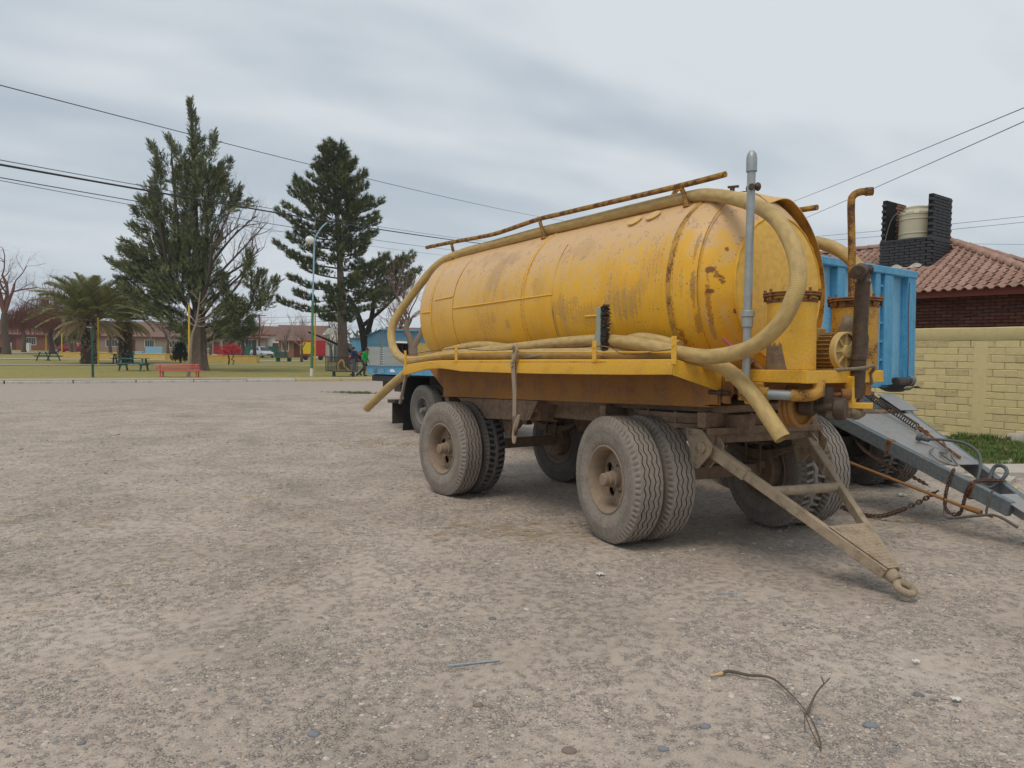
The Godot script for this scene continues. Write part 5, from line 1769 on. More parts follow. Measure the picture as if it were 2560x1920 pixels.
	for k in 24 * 12 + 1:
		var a := TAU * k / 12.0
		coil.append(s0 + ds * (k / (24.0 * 12.0)) + (sx * cos(a) + sy * sin(a)) * 0.03)
	b.tube(coil, 0.0065, 5)
	part(db, "coil_spring", b, M.greasy)
	b = Mb.new()
	chain(b, [s1, s1 + ds.normalized() * 0.07, s1 + ds.normalized() * 0.14], 0.07, 0.007)
	b.tube([s1 + ds.normalized() * 0.14, line.call(0.68, -0.3, 0.09)], 0.012, 8)
	part(db, "pull_rod", b, M.rust_pipe)
	# hoses and wires lying on the bar
	b = Mb.new()
	var hz := spline([line.call(0.55, 0.1, 0.13), line.call(0.60, -0.1, 0.18), line.call(0.66, -0.5, 0.21), line.call(0.73, -0.6, 0.19), line.call(0.79, -0.2, 0.12), line.call(0.82, 0.2, 0.0)], 0.03)
	b.tube(hz, 0.013, 10)
	b.cyl(line.call(0.525, 0.2, 0.12), line.call(0.555, 0.08, 0.13), 0.024, 12, 0.003)
	b.cyl(line.call(0.515, 0.24, 0.12), line.call(0.528, 0.19, 0.12), 0.036, 14, 0.004)
	part(db, "air_hose", b, M.rubber_hose)
	b = Mb.new()
	b.tube(spline([line.call(0.82, -0.5, 0.02), line.call(0.80, -0.9, 0.14), line.call(0.83, -1.1, 0.17), line.call(0.86, -0.9, 0.13), line.call(0.85, -0.3, 0.0), line.call(0.82, 0.3, 0.03)], 0.02), 0.016, 10)
	part(db, "air_hose", b, M.rubber_hose)
	b = Mb.new()
	b.tube(spline([line.call(0.60, 0.2, 0.09), line.call(0.64, 0.7, 0.10), line.call(0.70, 0.85, 0.085), line.call(0.74, 0.4, 0.08), line.call(0.68, 0.1, 0.10), line.call(0.66, -0.1, 0.12)], 0.02), 0.006, 6)
	b.tube(spline([line.call(0.60, -0.1, 0.17), line.call(0.64, 0.0, 0.13), line.call(0.66, 0.2, 0.11), line.call(0.64, 0.3, 0.10), line.call(0.72, 0.5, 0.10)], 0.02), 0.009, 6)
	part(db, "loose_cable", b, M.rubber_dark)
	b = Mb.new()
	chain(b, [line.call(0.78, 1.1, 0.09), line.call(0.785, 1.25, 0.0), line.call(0.79, 1.3, -0.15), line.call(0.81, 1.35, -0.27), line.call(0.85, 1.2, -0.24), line.call(0.86, 1.2, 0.06), line.call(0.87, -0.8, 0.09)])
	part(db, "safety_chain", b, M.chain_steel)
	b = Mb.new()
	chain(b, [line.call(0.30, 0.95, -0.09), line.call(0.40, 1.02, -0.17), line.call(0.52, 1.0, -0.19), line.call(0.62, 1.0, -0.17), line.call(0.70, 1.1, -0.16)])
	part(db, "safety_chain", b, M.chain_steel)
	b = Mb.new()
	b.tube([line.call(0.10, 1.4, -0.38), line.call(0.88, 1.3, -0.16)], 0.014, 10)
	b.cyl(line.call(0.87, 1.3, -0.16), line.call(0.92, 1.25, -0.14), 0.024, 12)
	part(db, "brake_rod", b, M.orange_rod)
	b = Mb.new()
	b.tube(spline([line.call(0.80, 1.3, -0.27), line.call(0.84, 1.7, -0.30), line.call(0.92, 1.6, -0.17), line.call(0.97, 1.3, -0.10), line.call(1.04, 1.2, -0.11)], 0.02), 0.012, 8)
	b.tube(spline([line.call(0.93, 1.15, 0.08), line.call(0.935, 1.3, 0.0), line.call(0.94, 1.35, -0.12), line.call(0.95, 1.0, -0.14)], 0.02), 0.01, 8)
	part(db, "tie_rope", b, M.rubber_dark)
	# chain on the ground between the two trailers
	b = Mb.new()
	chain(b, [Vector3(1.95, 0.35, -3.3), Vector3(2.15, 0.22, -2.85), Vector3(2.55, 0.05, -2.3), Vector3(3.0, 0.02, -1.9), Vector3(3.4, 0.02, -1.75), Vector3(3.72, 0.18, -1.78), Vector3(3.9, 0.33, -1.85)], 0.055, 0.007)
	solo("ground_chain", b, M.chain_steel, "rusty chain drooping to the ground between the two trailers", "chain", tilt)

# ---------------------------------------------------------------- boundary wall, house, roof tank
func brick_set(size: Vector3, mats: Array, sd: int) -> Array:
	var out := []
	rng.seed = sd
	for m in mats:
		for k in 3:
			var b := Mb.new()
			b.box(size * Vector3(rnd(0.985, 1.0), rnd(0.95, 1.0), 1.0), Transform3D(Basis(Vector3.BACK, rnd(-0.006, 0.006)), Vector3.ZERO), rnd(0.006, 0.012))
			out.append(b.mesh(m))
	return out

func make_wall() -> void:
	rng.seed = 41
	var t := thing("boundary_wall", "pale yellow painted block wall with flaking joints along the yard", "wall", site)
	var Z := -10.7
	var b := Mb.new()
	b.box(Vector3(22, 2.02, 0.15), Transform3D(Basis(), Vector3(-2.0, 1.0, Z - 0.083)))
	part(t, "wall_core", b, M.mortar_dirty)
	b = Mb.new()
	var rows := []
	for i in 121:
		var x := -13.0 + i * 0.1833
		rows.append(PackedVector3Array([Vector3(x, 2.01 + 0.006 * sin(i * 1.7), Z - 0.2), Vector3(x, 2.262, Z - 0.2), Vector3(x, 2.266, Z - 0.17), Vector3(x, 2.266 + 0.003 * sin(i * 0.9), Z - 0.004), Vector3(x, 2.25, Z + 0.004 + 0.002 * sin(i * 2.3)), Vector3(x, 2.01 + 0.012 * sin(i * 1.3), Z + 0.003), Vector3(x, 2.0 + 0.006 * sin(i * 1.7), Z - 0.1)]))
	b.grid(rows)
	part(t, "coping_band", b, M.wall_yellow)
	b = Mb.new()
	rows = []
	for i in 40:
		var y := -0.1 + i * 0.0535
		var w := 0.115 + 0.012 * sin(i * 2.1) * sin(i * 0.6)
		rows.append(PackedVector3Array([Vector3(0.785 - w - 0.02, y, Z - 0.03), Vector3(0.785 - w, y, Z + 0.011), Vector3(0.785 + w, y, Z + 0.012), Vector3(0.785 + w + 0.02, y, Z - 0.03)]))
	b.grid(rows)
	part(t, "pilaster", b, M.wall_yellow)
	var set_ := brick_set(Vector3(0.416, 0.1395, 0.11), [M.wall_yellow, M.wall_yellow_b, M.wall_yellow, M.wall_yellow_c], 5)
	rng.seed = 44
	for r in 14:
		var y := 0.0 + (r + 0.5) * 0.1435
		var x := -3.2 + (0.21 if r % 2 else 0.0) + rnd(-0.03, 0.03)
		while x < 3.2:
			if true:
				var o := part(t, "brick", set_[rng.randi() % (9 if rng.randf() < 0.6 else 12)], null)
				o.transform = Transform3D(Basis(Vector3.BACK, rnd(-0.008, 0.008)) * Basis(Vector3.UP, rnd(-0.008, 0.008)), Vector3(x, y + rnd(-0.003, 0.003), Z - 0.052 + rnd(-0.007, 0.004)))
			x += 0.42 + rnd(-0.012, 0.012)
	b = Mb.new()
	for r in 14:
		var x := -12.7 + (0.21 if r % 2 else 0.0)
		while x < -3.4:
			b.box(Vector3(0.408, 0.134, 0.03), Transform3D(Basis(), Vector3(x, (r + 0.5) * 0.1435, Z - 0.012 + rnd(-0.003, 0.003))))
			x += 0.42
	var st := part(t, "bricks_beyond", b, M.wall_yellow)
	st.set_meta("kind", "stuff")
	# footing with bare stones at the base
	b = Mb.new()
	rows = []
	var f := FastNoiseLite.new()
	f.seed = 9; f.frequency = 2.0
	for i in 120:
		var x := -3.0 + i * 0.055
		var h := 0.08 + 0.07 * absf(f.get_noise_1d(x)) + (0.16 if x > 1.1 else 0.0) * smooth(1.1, 1.5, x)
		rows.append(PackedVector3Array([Vector3(x, -0.15, Z + 0.07), Vector3(x, h * 0.6, Z + 0.05 + 0.03 * f.get_noise_1d(x * 3.0)), Vector3(x, h, Z + 0.025), Vector3(x, h + 0.02, Z - 0.02)]))
	b.grid(rows)
	part(t, "footing", b, M.concrete)

func tile_mesh(m: Material, w := 0.207, l := 0.34) -> ArrayMesh:
	var b := Mb.new()
	var rows := []
	for j in 3:
		var v := j / 2.0
		var r := PackedVector3Array()
		for k in 9:
			var u := k / 8.0
			var h := 0.0
			if u < 0.62:
				h = 0.048 * sin(PI * u / 0.62)
			else:
				h = -0.004 + 0.008 * (u - 0.62)
			r.append(Vector3((u - 0.5) * w, h + 0.03 * (1.0 - v), (0.5 - v) * l))
		rows.append(r)
	var lip := PackedVector3Array()
	for k in 9:
		lip.append(rows[0][k] - Vector3(0, 0.026, 0.012))
	rows.push_front(lip)
	b.grid(rows)
	return b.mesh(m)

func make_house() -> void:
	rng.seed = 51
	var t := thing("brick_house", "brick house with terracotta tiled hip roof behind the yellow wall", "house", site)
	var b := Mb.new()
	b.box(Vector3(16, 3.2, 0.2), Transform3D(Basis(), Vector3(-6.4, 1.6, -12.13)))
	b.box(Vector3(0.2, 3.2, 7.0), Transform3D(Basis(), Vector3(1.5, 1.6, -15.4)))
	b.box(Vector3(16, 3.2, 0.2), Transform3D(Basis(), Vector3(-6.4, 1.6, -18.9)))
	b.box(Vector3(0.2, 3.2, 6.8), Transform3D(Basis(), Vector3(-14.3, 1.6, -15.5)))
	var wall := part(t, "wall", b, M.black_steel)
	var set_ := brick_set(Vector3(0.228, 0.062, 0.05), [M.brick_red, M.brick_red_b], 6)
	rng.seed = 53
	for r in 11:
		var x := -1.75 + (0.12 if r % 2 else 0.0)
		while x < 1.55:
			var o := part(wall, "brick", set_[rng.randi() % 6], null)
			o.position = Vector3(x, 2.22 + r * 0.074, -12.018 + rnd(-0.004, 0.004))
			x += 0.24
	b = Mb.new()
	b.box(Vector3(16.8, 0.17, 0.03), Transform3D(Basis(), Vector3(-6.5, 3.035, -11.45)), 0.004)
	part(t, "fascia", b, M.wood_trim)
	b = Mb.new()
	b.box(Vector3(16.7, 0.03, 0.7), Transform3D(Basis(), Vector3(-6.5, 3.03, -11.8)))
	part(t, "soffit", b, M.soffit)
	b = Mb.new()
	b.tube(spline([Vector3(-1.6, 2.58, -11.96), Vector3(-0.9, 2.52, -11.95), Vector3(-0.3, 2.53, -11.95), Vector3(0.4, 2.66, -11.95), Vector3(1.2, 2.75, -11.95)], 0.1), 0.008, 6)
	part(t, "wall_cable", b, M.rubber_dark)
	# roof deck: near slope, hip end, far slope
	var R := Vector3(-1.7, 4.66, -14.8)
	var L := Vector3(-11.5, 4.66, -14.8)
	var c1 := Vector3(1.85, 3.10, -11.38)
	var c2 := Vector3(1.85, 3.10, -18.3)
	var c3 := Vector3(-15, 3.10, -18.3)
	var c4 := Vector3(-15, 3.10, -11.38)
	b = Mb.new()
	b.poly([c1, R, L, c4], Vector3(0, 1, 1))
	b.poly([c1, R, c2], Vector3(1, 1, 0))
	b.poly([c2, R, L, c3], Vector3(0, 1, -1))
	b.poly([c3, L, c4], Vector3(-1, 1, 0))
	var roof := part(t, "roof", b, M.roof_tile_c)
	var tiles := [tile_mesh(M.roof_tile), tile_mesh(M.roof_tile_b), tile_mesh(M.roof_tile_c), tile_mesh(M.roof_tile)]
	var dn := (R - Vector3(R.x, c1.y, c1.z)).normalized()       # up the slope
	var nn := Vector3.RIGHT.cross(-dn).normalized()
	if nn.y < 0: nn = -nn
	var bs := Basis(Vector3.RIGHT, nn, -dn)
	var len_ := Vector3(R.x, c1.y, c1.z).distance_to(R)
	var row_h := 0.242
	var singles := []
	var rest := []
	var nrow := int(len_ / row_h)
	for r in nrow:
		var s := (r + 0.45) * row_h - 0.06
		var f := s / len_
		var xr := lerpf(c1.x, R.x, f) - 0.16
		var x := -14.0
		var cnt := int((xr - x) / 0.2)
		for k in cnt:
			var xx := xr - k * 0.2
			var p := Vector3(xx, c1.y, c1.z) + dn * s + nn * (0.012 + rnd(-0.004, 0.004))
			if xx > -2.6 and xx < -1.15 and p.z < -12.95 and p.z > -14.1:
				continue
			var tr := Transform3D(bs * Basis(Vector3.UP, rnd(-0.02, 0.02)), p)
			if xx > -4.0 - f * 1.4 + (2.2 if r < 6 else 0.0) + (1.0 if r < 3 else 0.0) and singles.size() < 300:
				singles.append(tr)
			else:
				rest.append(tr)
	for tr in singles:
		var o := part(roof, "roof_tile", tiles[rng.randi() % 4], null)
		o.transform = tr
	multi(roof, "tiles_beyond", tiles[1], rest, [])
	# hip and ridge tiles
	var cap := Mb.new()
	var rows := []
	for j in 4:
		var r := PackedVector3Array()
		var rad: float = [0.13, 0.135, 0.115, 0.11][j]
		for k in 9:
			var a := lerpf(-0.15, PI + 0.15, k / 8.0)
			r.append(Vector3(cos(a) * rad, sin(a) * rad * 0.8, [0.0, -0.01, -0.02, -0.40][j] + 0.2))
		rows.append(r)
	cap.grid(rows)
	var capm := [cap.mesh(M.roof_tile), cap.mesh(M.roof_tile_b)]
	for q in [[c1, R], [R, L], [c2, R]]:
		var d: Vector3 = (q[1] - q[0]).normalized()
		var n := int(q[0].distance_to(q[1]) / 0.33)
		for k in n:
			var o := part(roof, "ridge_tile", capm[k % 2], null)
			var p: Vector3 = q[0] + d * (0.2 + k * 0.33)
			o.transform = Transform3D(Basis(d.cross(Vector3.UP).normalized(), d.cross(Vector3.UP).cross(d).normalized(), -d), p + Vector3(0, 0.04, 0))
			o.rotate_object_local(Vector3.RIGHT, 0.05)
	# brick housing of the roof tank
	rng.seed = 57
	var x0 := -2.49
	var x1 := -1.26
	var z0 := -13.0
	b = Mb.new()
	b.box(Vector3(x1 - x0 - 0.04, 0.74, 1.0), Transform3D(Basis(), Vector3((x0 + x1) / 2, 4.16, z0 - 0.52)))
	for x in [x0 + 0.07, x1 - 0.07]:
		b.box(Vector3(0.10, 1.06, 0.98), Transform3D(Basis(), Vector3(x, 5.04, z0 - 0.52)))
	var ch := thing("tank_housing", "black painted brick housing with two tall side walls on the roof", "chimney", site)
	part(ch, "housing_core", b, M.dark_hole)
	var bk := brick_set(Vector3(0.232, 0.064, 0.11), [M.brick_black], 7)
	var hk := brick_set(Vector3(0.11, 0.064, 0.232), [M.brick_black], 8)
	var bb := brick_set(Vector3(0.232, 0.064, 0.05), [M.brick_brown, M.brick_brown], 9)
	for r in 10:
		var y := 3.84 + r * 0.072
		for k in 6:
			var x := x0 + 0.116 + k * 0.245 - (0.12 if r % 2 else 0.0)
			if x > x1 - 0.05:
				continue
			var o := part(ch, "brick", bk[rng.randi() % 3], null)
			o.position = Vector3(clampf(x, x0 + 0.1, x1 - 0.1), y, z0 - 0.05 + rnd(-0.004, 0.004))
		for k in 4:
			var o := part(ch, "brick", hk[rng.randi() % 3], null)
			o.position = Vector3(x1 - 0.045 + rnd(-0.003, 0.003), y, z0 - 0.225 - k * 0.245 + (0.12 if r % 2 else 0.0))
	for r in 14:
		var y := 4.56 + r * 0.0735
		for k in 4:
			var zz := z0 - 0.12 - k * 0.245 - (0.06 if r % 2 else 0.0)
			var o := part(ch, "brick", hk[rng.randi() % 3], null)
			o.position = Vector3(x1 - 0.06 + rnd(-0.003, 0.003), y, zz)
			if k == 0:
				var o2 := part(ch, "brick", hk[rng.randi() % 3], null)
				o2.position = Vector3(x0 + 0.06, y, zz)
			else:
				var o3 := part(ch, "brick", bb[rng.randi() % 6] if k > 1 else hk[rng.randi() % 3], null)
				o3.transform = Transform3D(Basis(Vector3.UP, PI / 2 if k > 1 else 0.0), Vector3(x0 + (0.10 if k > 1 else 0.06), y, zz))
	for r in 13:
		for k in 5:
			var o := part(ch, "brick", bb[rng.randi() % 6], null)
			o.position = Vector3(x0 + 0.12 + k * 0.245, 4.58 + r * 0.0735, z0 - 1.0)
	b = Mb.new()
	b.box(Vector3(x1 - x0 - 0.01, 0.05, 1.04), Transform3D(Basis(), Vector3((x0 + x1) / 2, 4.53, z0 - 0.50)), 0.01)
	part(ch, "ledge", b, M.brick_black)
	b = Mb.new()
	rows = []
	for i in 20:
		var x := lerpf(x0 + 0.3, x1 - 0.2, i / 19.0)
		rows.append(PackedVector3Array([Vector3(x, 3.92 + 0.05 * sin(i * 0.5) - 0.02, z0 + 0.012), Vector3(x, 3.86, z0 + 0.02), Vector3(x, 3.82, z0 + 0.16)]))
	b.grid(rows)
	part(ch, "mortar_flashing", b, M.concrete)
	var w := thing("water_tank", "beige ribbed plastic water tank between the black brick walls on the roof", "water tank", site * Transform3D(Basis(), Vector3(-1.86, 4.56, z0 - 0.52)))
	b = Mb.new()
	b.lathe([Vector2(0, 0.001), Vector2(0, 0.38), Vector2(0.03, 0.40), Vector2(0.13, 0.40), Vector2(0.14, 0.412), Vector2(0.16, 0.412), Vector2(0.17, 0.40), Vector2(0.48, 0.40), Vector2(0.49, 0.412), Vector2(0.51, 0.412), Vector2(0.52, 0.40), Vector2(0.60, 0.40), Vector2(0.61, 0.41), Vector2(0.63, 0.41), Vector2(0.65, 0.385), Vector2(0.74, 0.32), Vector2(0.75, 0.001)], 48, Transform3D(), 30.0)
	part(w, "tank_body", b, M.tank_beige)
	for k in 8:
		b = Mb.new()
		var a := TAU * k / 8.0
		b.prism(PackedVector2Array([Vector2(-0.1, 0.0), Vector2(0.1, 0.0), Vector2(0.06, 0.1), Vector2(-0.06, 0.1)]), 0.03, Transform3D(Basis(Vector3.UP, a) * Basis(Vector3.RIGHT, -0.6), Basis(Vector3.UP, a) * Vector3(0, 0.645, 0.385)))
		part(w, "shoulder_rib", b, M.tank_beige)
	b = Mb.new()
	b.lathe([Vector2(0.74, 0.30), Vector2(0.80, 0.30), Vector2(0.83, 0.24), Vector2(0.84, 0.001)], 32)
	part(w, "tank_lid", b, M.tank_beige)
	b = Mb.new()
	b.tube(spline([Vector3(-0.10, 0.70, 0.30), Vector3(-0.28, 0.68, 0.40), Vector3(-0.40, 0.5, 0.46), Vector3(-0.47, 0.2, 0.50), Vector3(-0.50, 0.0, 0.52)], 0.03), 0.012, 8)
	part(w, "overflow_hose", b, M.rubber_dark)
	# vent post seen beyond the tank trailer
	b = Mb.new()
	b.cyl(Vector3(-9.2, 4.4, -17.5), Vector3(-9.2, 6.2, -17.5), 0.09, 12)
	solo("vent_post", b, M.render_white, "white vent pipe rising from the roof behind the tank", "pipe", site)

func blade_mesh(m: Material, sd: int) -> ArrayMesh:
	var b := Mb.new()
	var r := RandomNumberGenerator.new()
	r.seed = sd
	for k in 9:
		var a := r.randf_range(0, TAU)
		var d := Vector3(cos(a), 0, sin(a))
		var s := d.cross(Vector3.UP)
		var l := r.randf_range(0.5, 1.0)
		var p := d * r.randf_range(0, 0.25)
		var lean := r.randf_range(0.1, 0.7)
		var q := p + Vector3(0, l * 0.6, 0) + d * lean * 0.35
		var e := p + Vector3(0, l * (1.0 - lean * 0.3), 0) + d * lean
		b.poly([p - s * 0.03, p + s * 0.03, q + s * 0.025, q - s * 0.025], d + Vector3.UP)
		b.poly([q - s * 0.025, q + s * 0.025, e], d + Vector3.UP)
	return b.mesh(m)

func make_ground_things() -> void:
	rng.seed = 61
	# grass strip along the wall
	var xs := []
	var cs := []
	var f := FastNoiseLite.new()
	f.seed = 31; f.frequency = 0.9
	for i in 42000:
		var x := rnd(-2.5, 6.0)
		var z := rnd(-10.62, -6.2)
		var front := -7.0 + 0.55 * f.get_noise_2d(x * 0.8, 3.0) - 0.35 * maxf(0.0, 1.5 - x)
		var d := smooth(front, front - 0.8, z) * smooth(-1.0, 0.2, x)
		if rng.randf() > d or f.get_noise_2d(x * 1.5, z * 1.5) < -0.25:
			continue
		var s := rnd(0.05, 0.12) * (1.5 if f.get_noise_2d(x * 2.0 + 7.0, z * 2.0) > 0.2 else 0.9) * (1.4 if z < -10.1 else 1.0)
		xs.append(site * Transform3D(Basis(Vector3.UP, rnd(0, TAU)).scaled(Vector3(s, s, s)), Vector3(x, 0.0203 * x, z)))
		var c := lin("4a6a30").lerp(lin("70803f"), rng.randf())
		if (x < 0.5 and z < -9.8) or rng.randf() < 0.12: c = lin("8f7f50")
		cs.append(c * rnd(0.75, 1.2))
	var g := multi(self, "wall_grass", blade_mesh(M.leaf, 3), xs, cs)
	g.set_meta("label", "strip of green grass at the foot of the yellow wall")
	# broken slabs, litter
	var b := Mb.new()
	for q in [["concrete_slab", "pale broken concrete slab lying by the grass strip, the longest of them", [Vector2(-0.75, -0.25), Vector2(-0.3, -0.33), Vector2(0.5, -0.25), Vector2(0.95, -0.1), Vector2(0.9, 0.2), Vector2(0.1, 0.28), Vector2(-0.6, 0.15)], 7.0, 9.75, 0.09], ["concrete_slab", "small broken concrete piece in front of the long slab", [Vector2(-0.3, -0.2), Vector2(0.2, -0.25), Vector2(0.34, 0.05), Vector2(0.0, 0.24), Vector2(-0.28, 0.1)], 6.15, 9.1, 0.06]]:
		b = Mb.new()
		b.prism(PackedVector2Array(q[2]), q[5], Transform3D(Basis(Vector3.RIGHT, PI / 2 + 0.06), Vector3.ZERO))
		solo(q[0], b, M.concrete, q[1], "slab", Transform3D(Basis(Vector3.UP, 0.3), on_ground(q[3], q[4], 0.035)))
	b = Mb.new()
	b.box(Vector3(0.5, 0.02, 0.14), Transform3D(Basis(Vector3.BACK, 0.12), Vector3.ZERO), 0.004)
	solo("board_scrap", b, M.wood_old, "weathered board scrap lying beside the broken slabs", "board", Transform3D(Basis(Vector3.UP, 0.5), on_ground(5.75, 8.9, 0.04)))
	b = Mb.new()
	var rows := []
	for i in 6:
		var r := PackedVector3Array()
		for k in 6:
			r.append(Vector3((i - 2.5) * 0.028, 0.015 * sin(i * 1.9 + k * 2.3), (k - 2.5) * 0.02))
		rows.append(r)
	b.grid(rows)
	var lm := b.mesh(M.litter_yellow)
	solo("yellow_wrapper", lm, null, "crumpled yellow wrapper on the ground beyond the blue drawbar", "litter", Transform3D(Basis(), on_ground(5.97, 8.5, 0.03)))
	var lw := b.mesh(M.litter_white)
	for q in [[4.43, 8.05, 0.7, "white scrap of paper beside the ground chain"], [0.63, 4.89, 0.4, "small white scrap on the gravel in front of the front wheels"], [6.2, 11.2, 0.8, "pale scrap of paper in the grass strip"], [1.95, 3.05, 0.28, "white chip on the gravel at the right edge, the nearer of two"], [2.0, 3.45, 0.25, "white chip on the gravel at the right edge, the farther of two"]]:
		solo("paper_scrap", lw, null, q[3], "litter", Transform3D(Basis(Vector3.UP, rnd(0, 3)).scaled(Vector3.ONE * q[2]), on_ground(q[0], q[1], 0.02)), "scraps on the gravel")
	# the fallen twig
	var tw := thing("fallen_branch", "crooked bare branch with a pale snapped end lying in the foreground", "branch")
	var G := func(X: float, d: float, h: float) -> Vector3: return Vector3(X, surface_y(X, d) + h, -d)
	b = Mb.new()
	b.tube(spline([G.call(1.0, 3.285, 0.015), G.call(1.04, 3.30, 0.02), G.call(1.11, 3.25, 0.022), G.call(1.205, 3.215, 0.025), G.call(1.235, 3.07, 0.022), G.call(1.245, 2.91, 0.016), G.call(1.235, 2.81, 0.012), G.call(1.21, 2.70, 0.01), G.call(1.185, 2.64, 0.008)], 0.02), PackedFloat32Array(range(80).map(func(i): return maxf(0.0085 - i * 0.00018, 0.0028))), 8)
	part(tw, "stem", b, M.twig_bark)
	b = Mb.new()
	b.tube(spline([G.call(1.245, 2.91, 0.012), G.call(1.33, 3.02, 0.05), G.call(1.42, 3.10, 0.075)], 0.02), PackedFloat32Array(range(60).map(func(i): return maxf(0.006 - i * 0.0002, 0.003))), 7)
	b.tube([G.call(1.38, 3.065, 0.065), G.call(1.375, 3.08, 0.09)], 0.003, 6)
	b.tube(spline([G.call(1.19, 2.66, 0.01), G.call(1.19, 2.75, 0.04), G.call(1.20, 2.83, 0.06)], 0.02), 0.0028, 6)
	b.tube(spline([G.call(1.20, 2.83, 0.06), G.call(1.175, 2.76, 0.02)], 0.02), 0.002, 6)
	part(tw, "side_twig", b, M.twig_bark)
	b = Mb.new()
	b.tube([G.call(0.945, 3.27, 0.012), G.call(1.005, 3.287, 0.016)], [0.004, 0.009], 6)
	part(tw, "snapped_end", b, M.twig_pale)
	b = Mb.new()
	b.box(Vector3(0.26, 0.006, 0.009), Transform3D(), 0.002)
	var st := b.mesh(M.litter_blue)
	solo("plastic_strip", st, null, "thin blue grey plastic strip on the gravel left of the branch", "strip", Transform3D(Basis(Vector3.UP, 0.28), on_ground(-0.16, 3.41, 0.012)))
	solo("plastic_strip", st, null, "short pale blue strip on the gravel below the drawbar", "strip", Transform3D(Basis(Vector3.UP, 0.1).scaled(Vector3(0.6, 1, 0.8)), on_ground(1.4, 4.5, 0.012)))
	# single larger stones
	var tones := ["8d847c", "80706a", "968c84", "7d8086", "a0968e", "747274", "a89e92"]
	var names := ["brown", "reddish brown", "grey brown", "blue grey", "pale grey", "dark grey", "sandy"]
	var where := ["at the bottom edge", "in a small cluster near the bottom edge", "beside the reddish stone near the bottom edge", "in front of the branch", "between strip and branch", "alone in the middle of the gravel", "near the right edge"]
	var k := 0
	for q in [[-0.31, 2.59, 0.055, 0], [0.24, 2.66, 0.06, 1], [0.18, 2.74, 0.04, 2], [0.26, 3.06, 0.045, 6], [0.13, 3.15, 0.035, 0], [0.60, 2.67, 0.045, 3], [-0.09, 4.05, 0.05, 5], [-0.12, 3.0, 0.04, 1], [0.37, 3.34, 0.045, 4], [1.12, 3.14, 0.045, 2], [0.80, 2.83, 0.05, 3], [1.03, 2.8, 0.05, 4], [1.47, 2.83, 0.06, 3], [1.82, 3.11, 0.05, 5], [1.65, 2.7, 0.05, 2], [-1.62, 4.02, 0.05, 4], [-1.35, 4.2, 0.06, 2], [-0.75, 2.75, 0.05, 3]]:
		var m := mat("stone_%d" % k, sc(tones[q[3]]), 0.9)
		var X: float = q[0]
		var D: float = q[1]
		var side := "left" if X < -0.05 else "right"
		var near: String = ["%s stone near the bottom left of the gravel", "%s cobble at the bottom centre, largest of a small cluster", "%s pebble just behind the largest cobble of the cluster", "%s flat pebble on bare dirt above the cobble cluster", "%s pebble left of the flat sandy one", "%s pebble below the branch, left of its snapped end", "%s lump alone in the middle of the gravel", "%s broken stone below the blue grey strip", "%s flat pebble right of the blue grey strip", "%s stone just below the snapped end of the branch", "%s smooth pebble left of the branch", "%s round pebble between branch and smooth pebble", "%s cobble right of the branch tip", "%s pebble far right of the branch", "%s pebble in the bottom right corner", "%s flat stone half buried at the left", "%s long stone half buried at the left", "%s pebble at the bottom left corner"][k]
		solo("stone", stone_mesh(100 + k, m), null, near % names[q[3]], "stone", Transform3D(Basis(Vector3.UP, k * 1.3).scaled(Vector3(q[2] * 1.05, q[2] * 0.75, q[2] * 0.8)), Vector3(X, surface_y(X, D) + q[2] * 0.02, -D)), "larger stones on the gravel")
		k += 1
	# straw
	for q in [["dry straw stalks scattered left of the rear wheels", -2.1, 12.9, 1.7, 0.8, 130], ["dry straw chaff scattered beside the front wheels", 0.2, 6.25, 1.0, 0.5, 90], ["dry straw and chaff behind the drawbar eye", 3.2, 6.9, 1.6, 0.8, 120], ["thin scatter of straw bits over the open gravel", -2.5, 6.5, 4.5, 2.6, 90]]:
		b = Mb.new()
		for i in q[5]:
			var X: float = q[1] + rng.randfn(0, 0.42) * q[3]
			var D: float = q[2] + rng.randfn(0, 0.42) * q[4]
			var l := rnd(0.02, 0.10) * (1.6 if q[2] > 10.0 and rng.randf() < 0.35 else 1.0)
			var a := rnd(-0.8, 0.8)
			var p := Vector3(X, surface_y(X, D) + 0.012, -D)
			var e := Vector3(cos(a) * l, rnd(-0.004, 0.012), sin(a) * l)
			b.bar(p - e, p + e, 0.0045, 0.003)
		var o := solo("straw", b, M.straw, q[0], "", Transform3D())
		o.set_meta("kind", "stuff")
	xs = []
	cs = []
	for i in 260:
		var X := -6.2 + rng.randfn(0, 0.5)
		var D := 28.2 + rng.randfn(0, 0.18)
		var s := rnd(0.06, 0.16)
		xs.append(Transform3D(Basis(Vector3.UP, rnd(0, TAU)).scaled(Vector3(s, s, s)), on_ground(X, D, -0.01)))
		cs.append(lin("54683a").lerp(lin("7c7a4c"), rng.randf()))
	g = multi(self, "roadside_weed", blade_mesh(M.leaf, 4), xs, cs)
	g.set_meta("label", "low green weeds at the edge of the road")

